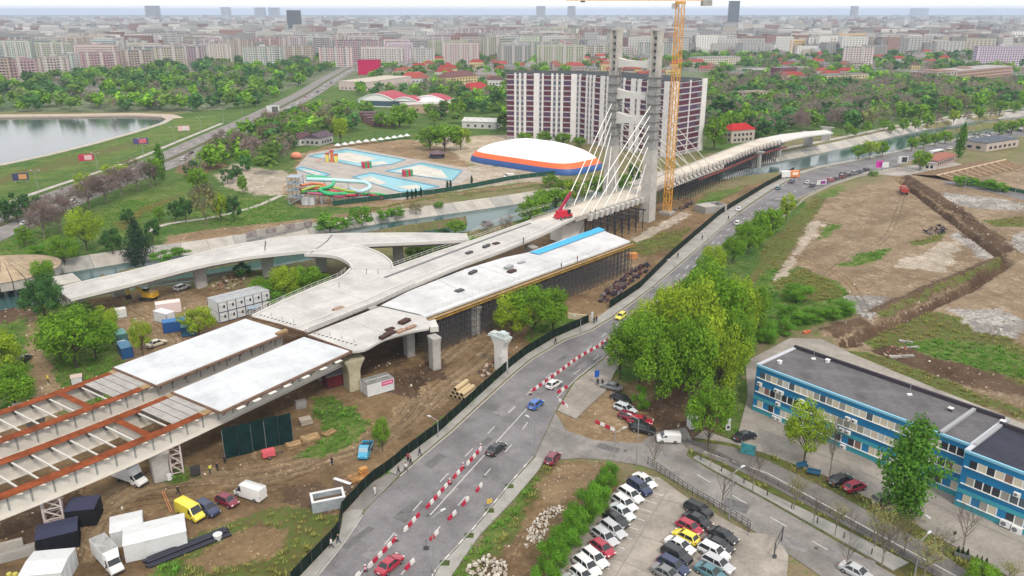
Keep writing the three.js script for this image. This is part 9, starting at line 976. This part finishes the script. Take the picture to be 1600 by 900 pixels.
// ---- water park
{
const deck = struct('pool_deck', mb().sheet([[-109.5,-402.6],[-113.19,-444.9],[-97.34,-469.3],[-53.26,-428.6],[-47.69,-424.7],[-24.3,-402.6],[-18.05,-385.8],[-24.9,-361.5],[-30.85,-345],[-45.74,-329.9],[-64.57,-329.9],[-78.53,-345],[-95.94,-358.6]], 0.02).geo(), mat([0.46, 0.42, 0.385], 0.9, { g: 'concrete', gm: 12 }));
const rimB = mat([0.1, 0.27, 0.38], 0.5), aqua = mat([0.17, 0.45, 0.53], 0.35, { g: 'plain', gm: 9 }), dry = mat([0.66, 0.64, 0.58], 0.8, { g: 'concrete', gm: 14 });
const pool = (label, poly, patch) => { const c = poly[0], t = thing('swimming_pool', label, 'pool', null, c[0], 0, c[1]), q = poly.map((p) => L2(t, p)); part(t, 'basin_floor', mb().sheet(q, 0.05).geo(), aqua); for (let i = 0; i < q.length; i++) { const a = q[i], b = q[(i + 1) % q.length]; part(t, 'rim', mb().bar([a[0], 0.15, a[1]], [b[0], 0.15, b[1]], 0.7, 0.3).geo(), rimB); } for (const pp of patch) part(t, 'dry_floor', mb().sheet(pp.map((p) => L2(t, p)), 0.09).geo(), dry); };
pool('turquoise pool with pale drained floor farthest from the canal', [[-110.84,-436.6],[-94.59,-459],[-56.89,-424.7],[-62.17,-411.5],[-74.51,-402.6]], [[[-104.9,-436.6],[-91.58,-449.1],[-72.16,-428.6],[-80.04,-415.2]], [[-77.71,-413.3],[-67.55,-420.8],[-64.43,-413.3],[-73.49,-406.1]]]); pool('turquoise pool nearest the canal behind the slides', [[-76.01,-377.9],[-69.33,-389],[-32.9,-355.8],[-42.07,-345],[-49.08,-345]], [[[-72.1,-374.8],[-67.42,-379.4],[-57.54,-364.4],[-61.06,-358.6]], [[-52.53,-355.8],[-43.77,-360],[-40.12,-353.1],[-45.36,-349]]]); pool('wide pale pool nearest the air dome', [[-62.61,-392.3],[-47.36,-415.2],[-24.76,-394],[-28.05,-368.8]], [[[-58.5,-392.3],[-47.43,-409.7],[-35.06,-395.7],[-30.29,-374.8],[-42.9,-379.4]]]); pool('small blue splash pool beside the slide tower', [[-108.61,-399.1],[-106.7,-404.3],[-88.05,-384.2],[-91.58,-377.9]], [[[-105.19,-395.7],[-102.42,-397.4],[-91.82,-385.8],[-94.2,-382.6]]]);
const tw = [-91.77,-322.9], t = thing('slide_tower', 'blue-grey steel stair tower of the water slides', 'tower', null, tw[0], 0, tw[1]), bs = mat([0.3, 0.35, 0.4], 0.6); for (const [x, z] of [[0, 0], [5, 0], [5, -6], [0, -6], [2.5, -3]]) part(t, 'post', boxGeo(0.3, 11, 0.3), bs, 0, x, 5.5, z); for (let y = 2.4; y < 11; y += 2.8) { part(t, 'platform', boxGeo(5.4, 0.15, 6.4), bs, 0, 2.5, y, -3); part(t, 'stair', mb().bar([0, y - 2.6, 0.6], [5, y, 0.6], 0.7, 0.25).geo(), bs); part(t, 'guard_rail', mb().bar([0, y + 1, 0], [5, y + 1, 0], 0.08).bar([5, y + 1, 0], [5, y + 1, -6], 0.08).geo(), bs); } part(t, 'pump_room', boxGeo(5, 2.6, 4), pureWhite, 0, 8.5, 1.3, 1);
const slide = (label, col, pts, rad) => { const o = pts[0], s = thing('water_slide', label, 'slide', null, o[0], 0, o[1]), c = new THREE.CatmullRomCurve3(pts.map(([x, z, y]) => new THREE.Vector3(x - o[0], y, z - o[1]))); part(s, 'flume', new THREE.TubeGeometry(c, 60, rad, 8), mat(col, 0.4)); for (const k of [0.15, 0.35, 0.55, 0.75]) { const p = c.getPointAt(k); part(s, 'support', boxGeo(0.25, +Math.max(0.5, p.y).toFixed(1), 0.25), bs, 0, p.x, Math.max(0.5, p.y) / 2, p.z); } };
slide('bright green tube slide looping over the others', [0.02, 0.35, 0.14], [[-86.84,-333.9,9],[-81.33,-335.5,8.4],[-75.65,-334.1,7.6],[-75.02,-324.5,6.6],[-78.75,-323.3,5.8],[-74.81,-319.3,4.8],[-68.93,-326,3.6],[-65.52,-335.8,2]], 0.75); slide('pale aqua tube slide curling toward the pool', [0.4, 0.6, 0.66], [[-85.52,-328.5,9],[-77.89,-332.1,8],[-68.79,-333.4,7.2],[-62.12,-333.6,6.6],[-59.08,-328,5.6],[-62.26,-326,4.4],[-69.89,-337.6,3]], 0.85); slide('red open slide running down to the lane pool', [0.42, 0.04, 0.06], [[-86.26,-320,6.5],[-80.11,-323.6,6],[-73.98,-325.1,4.6],[-67.47,-325.1,3],[-60.9,-332.6,1.6],[-54.21,-329.3,0.7]], 0.6); slide('long green slide beside the red one', [0.05, 0.35, 0.1], [[-85.15,-317.4,6],[-78.81,-323.3,5],[-70.94,-323,4],[-64.3,-329.3,2.6],[-57.19,-334.8,1.4],[-50.97,-332.9,0.7]], 0.55); slide('yellow-green open slide over the lawn', [0.3, 0.4, 0.06], [[-83.89,-312.9,7.5],[-79.55,-324.8,6.8],[-72.92,-326.7,5.6],[-66.96,-327,4.2],[-63.43,-336.6,2.4]], 0.5); slide('orange slide curling beside the tower', [0.5, 0.14, 0.06], [[-85.07,-318,8.5],[-81.13,-325.2,7.8],[-76.97,-325.2,7],[-78.8,-323.6,6],[-74.24,-326.4,4.6],[-66.23,-332.4,2.2],[-59.82,-334.1,1]], 0.55); slide('dark pink slide lowest of the bundle', [0.35, 0.05, 0.15], [[-85.98,-318.5,5.5],[-78.15,-320.2,4.6],[-71.85,-320.9,3.4],[-66.83,-328.3,2]], 0.5);
const k = [-96.86,-418.9], kp = thing('play_tower', 'yellow and orange play tower with short slide among the pools', 'play tower', null, k[0], 0, k[1]); for (const [x, c, h] of [[0, [0.6, 0.5, 0.08], 4], [2.4, [0.5, 0.15, 0.05], 5.4], [4.6, [0.65, 0.55, 0.1], 3.4]]) { part(kp, 'tower', mb().box(x, h / 2, 0, 1.6, h, 1.6).geo(), mat(c, 0.6)); part(kp, 'roof', mb().box(x, h + 0.4, 0, 1.9, 0.8, 1.9).geo(), mat([0.4, 0.06, 0.06], 0.6)); } part(kp, 'slide', mb().bar([-0.8, 2.6, 0], [-6, 0.5, 1], 0.9, 0.3).geo(), mat([0.6, 0.22, 0.14], 0.6));
for (const [p, lab] of [[[-73.54,-402.6], 'red and green striped changing cube between two pools'], [[-50.15,-381], 'small red and green cube beside the pale pool']]) { const q = thing('pool_kiosk', lab, 'kiosk', null, p[0], 0, p[1], 0.4); for (let i = 0; i < 4; i++) part(q, 'panel', boxGeo(1.1, 3, 3.4), mat(i % 2 ? [0.03, 0.25, 0.1] : [0.4, 0.02, 0.06], 0.6), 0, i * 1.12 - 1.7, 1.5, 0); }
const g = [-40.55,-432.5], gz = thing('gazebo', 'round dark gazebo with purple roof on the sand', 'gazebo', null, g[0], 0, g[1]); part(gz, 'wall', mb().tube([0, 0, 0], [0, 2.4, 0], 4, 4, 16).geo(), mat([0.03, 0.035, 0.06], 0.7)); part(gz, 'roof', mb().tube([0, 2.4, 0], [0, 4, 0], 5, 0.6, 16).geo(), mat([0.13, 0.09, 0.1], 0.8));
along([[-100.88,-464.7],[-91.15,-476.4],[-77.82,-488.7],[-64.14,-504.3]], 5.2).forEach(([x, z]) => { const u = thing('sunshade', 'folded white sunshade in the row behind the pools', 'sunshade', 'sunshades behind the pools', x, 0, z); part(u, 'canopy', mb().tube([0, 1.4, 0], [0, 2.7, 0], 2.2, 0.2, 8).geo(), pureWhite); part(u, 'pole', boxGeo(0.1, 1.5, 0.1), greySteel, 0, 0, 0.75, 0); });
for (const p of [[-43.86,-329.9], [-42.12,-331.2], [-40.77,-333.6], [-38.87,-336.1], [-28.73,-350.4], [-27.41,-351.7], [-18.45,-361.5]]) { const c = thing('cypress', 'slim dark cypress in the row before the pool fence', 'tree', 'cypresses before the pool fence', p[0], 0, p[1]); part(c, 'crown', treeProto('poplar', 1, 0)[0], mat([0.02, 0.05, 0.02], 1)).scale.set(0.22, 0.42, 0.22); part(c, 'trunk', boxGeo(0.15, 1, 0.15), barkMat, 0, 0, 0.5, 0); }
const an = [-115.79,-428.6], a2 = solo('play_figure', new THREE.SphereGeometry(2.2, 16, 12), mat([0.6, 0.22, 0.14], 0.7), 'big orange rounded play figure by the splash pool', 'play figure'); a2.position.set(an[0], 1.6, an[1]); a2.scale.set(1.4, 0.9, 1);
}
// big round reservoir roof at the left edge
{ const c = [-149.2,-227], t = thing('tank_roof', 'broad tan conical reservoir roof by the canal at left edge', 'reservoir', null, c[0] - 2, 0, c[1]); const n = 28, R = 15; for (let i = 0; i < n; i++) { const a0 = (i / n) * Math.PI * 2 + 0.008, a1 = ((i + 1) / n) * Math.PI * 2 - 0.008; part(t, 'roof_panel', mb().tri([0, 6.6, 0], [Math.cos(a1) * R, 2.4, Math.sin(a1) * R], [Math.cos(a0) * R, 2.4, Math.sin(a0) * R]).geo(), mat([0.46, 0.36, 0.25].map((v) => v * (1 + 0.06 * Math.sin(i * 5))), 0.9, { g: 'roof', gm: 6 })); part(t, 'wall_panel', mb().quad([Math.cos(a0) * (R - 0.3), -0.3, Math.sin(a0) * (R - 0.3)], [Math.cos(a1) * (R - 0.3), -0.3, Math.sin(a1) * (R - 0.3)], [Math.cos(a1) * (R - 0.3), 2.4, Math.sin(a1) * (R - 0.3)], [Math.cos(a0) * (R - 0.3), 2.4, Math.sin(a0) * (R - 0.3)]).geo(), concretePale); } }
// graffiti wall on the canal bank
{ const a = [-92.79,-269.8], b = [-73.92,-287.5], t = thing('bank_wall', 'crumbling pale wall with graffiti on the canal bank', 'wall', null, a[0], 0, a[1], head(a, b)), L = dist(a, b); for (let i = 0; i < 7; i++) part(t, 'slab', mb().box((i + 0.5) * L / 7, 0.9, Math.sin(i * 3) * 0.3, L / 7 - 0.1, 2.2 + Math.sin(i * 2) * 0.3, 0.5).geo(), i % 2 ? concretePale : mat([0.45, 0.38, 0.38], 0.9, { g: 'rust', gm: 3 })); }
// concrete bunker by the fence
{ const c = [78.61,-309.5], t = thing('concrete_bunker', 'low roofless concrete bunker beside the far site fence', 'bunker', null, c[0], 0, c[1], 0.5); for (const [x, z, sx, sz] of [[0, 3, 11, 0.5], [0, -3, 11, 0.5], [5.3, 0, 0.5, 5.5], [-5.3, 0, 0.5, 5.5]]) part(t, 'wall', boxGeo(sx, 2.8, sz), concreteMid, 0, x, 1.4, z); part(t, 'slab', boxGeo(6, 0.25, 5.4), concretePale, 0, -2, 2.6, 0); }
{ const c = [17.25,-191.4], t = thing('gate_wall', 'cream gate wall with white pillar at the site gate', 'wall', null, c[0], 0, c[1], head([12.59,-193.2], [19.97,-190.5])); part(t, 'panel', boxGeo(6, 1.6, 0.3), mat([0.55, 0.47, 0.34], 0.9), 0, 0, 0.8, 0); part(t, 'pillar', boxGeo(0.5, 2.6, 0.5), pureWhite, 0, 3.4, 1.3, 0); }
// excavation pit with braced bank, far right
{ const a = [208.9,-368.8], b = [259.2,-402.6], h = head(a, b), t = thing('excavation_bank', 'braced brown excavation bank with timber struts at the right edge', 'excavation', null, a[0], 0, a[1], h); part(t, 'bank', mb().quad([-4, 0.05, 0], [60, 0.05, 0], [60, 2.8, -9], [-4, 1.6, -9]).quad([-4, 1.6, -9], [60, 2.8, -9], [60, 0.05, -22], [-4, 0.05, -22]).geo(), mat([0.3, 0.2, 0.12], 1, { g: 'soil', gm: 6 })); part(t, 'coping', mb().bar([-4, 1.7, -9], [60, 2.9, -9], 0.8, 0.4).geo(), mat([0.5, 0.4, 0.28], 0.9)); for (let i = 0; i < 9; i++) part(t, 'strut', mb().bar([i * 6, 0.3, 0.5], [i * 6, 1.9 + i * 0.12, -8.6], 0.5).geo(), mat([0.4, 0.31, 0.22], 0.9)); }
// ---- loose ground cover, nobody's count
{
const r = rng(404), m4 = new THREE.Matrix4(), q = new THREE.Quaternion(), e = new THREE.Euler(), c = new THREE.Color();
const blade = () => { const b = mb(); for (let i = 0; i < 9; i++) { const a = i * 2.4, x = Math.cos(a) * 0.12 * (i % 3), z = Math.sin(a) * 0.12 * (i % 3), h = 0.22 + 0.2 * ((i * 7) % 5) / 5; b.tri([x - 0.05 * Math.sin(a), 0, z + 0.05 * Math.cos(a)], [x + 0.05 * Math.sin(a), 0, z - 0.05 * Math.cos(a)], [x + Math.cos(a) * 0.14, h, z + Math.sin(a) * 0.14]); } return b.geo(); };
const pick = (zones, n, step) => { const out = [], set = cover.filter((k) => zones.includes(k[0])); const area = set.map(([, p]) => { const xs = p.map((v) => v[0]), zs = p.map((v) => v[1]); return [Math.min(...xs), Math.max(...xs), Math.min(...zs), Math.max(...zs)]; }); const near = set.map((s, i) => (area[i][3] > -330 ? 1 : 0)); for (let i = 0; i < n * 12 && out.length < n; i++) { const k = Math.floor(r() * set.length); if (!near[k]) continue; const a = area[k]; if ((a[1] - a[0]) * (a[3] - a[2]) < r() * 5000) continue; const x = lerp(a[0], a[1], r()), z = lerp(a[2], a[3], r()); if (z < -330 || z > -88 || !inside(set[k][1], x, z)) continue; let top = -1; for (const [id, p] of cover) if (inside(p, x, z)) top = id; if (!zones.includes(top)) continue; if (paved.some((p) => inside(p, x, z))) continue; out.push([x, z, top]); } return out; };
const gr = pick([3, 4, 7], 9000), im = new THREE.InstancedMesh(blade(), new THREE.MeshPhysicalMaterial({ roughness: 1, specularIntensity: 0.15, side: THREE.DoubleSide }), gr.length); gr.forEach(([x, z, id], i) => { const s = 0.9 + 1.6 * r() * r(); m4.compose(new THREE.Vector3(x, hgt(x, z), z), q.setFromAxisAngle(new THREE.Vector3(0, 1, 0), r() * 6), new THREE.Vector3(s * 1.4, s, s * 1.4)); im.setMatrixAt(i, m4); const v = 0.75 + 0.5 * r(); im.setColorAt(i, id === 4 ? c.setRGB(0.22 * v, 0.22 * v, 0.06 * v) : c.setRGB(0.1 * v, 0.23 * v, 0.03 * v)); }); stuff('grass', im, 'tufts of fresh grass and weeds on the open ground', 'grass');
const st = pick([1, 2, 5, 9, 10, 6], 5200), ir = new THREE.InstancedMesh(stoneGeos[0], new THREE.MeshStandardMaterial({ roughness: 1 }), st.length); st.forEach(([x, z, id], i) => { const s = 0.05 + 0.22 * r() ** 4; m4.compose(new THREE.Vector3(x, hgt(x, z) + s * 0.3, z), q.setFromEuler(e.set(r() * 6, r() * 6, r() * 6)), new THREE.Vector3(s * 1.3, s, s)); ir.setMatrixAt(i, m4); const v = 0.6 + 0.8 * r(), w = r() < 0.14; ir.setColorAt(i, w ? c.setRGB(0.6, 0.58, 0.54) : c.setRGB(0.3 * v, 0.23 * v, 0.16 * v)); }); stuff('debris', ir, 'small stones, clods and litter strewn over the bare soil', 'debris');
}
scene.traverse((o) => { if (o.isMesh) { o.castShadow = true; o.receiveShadow = true; } });
renderer.render(scene, camera);
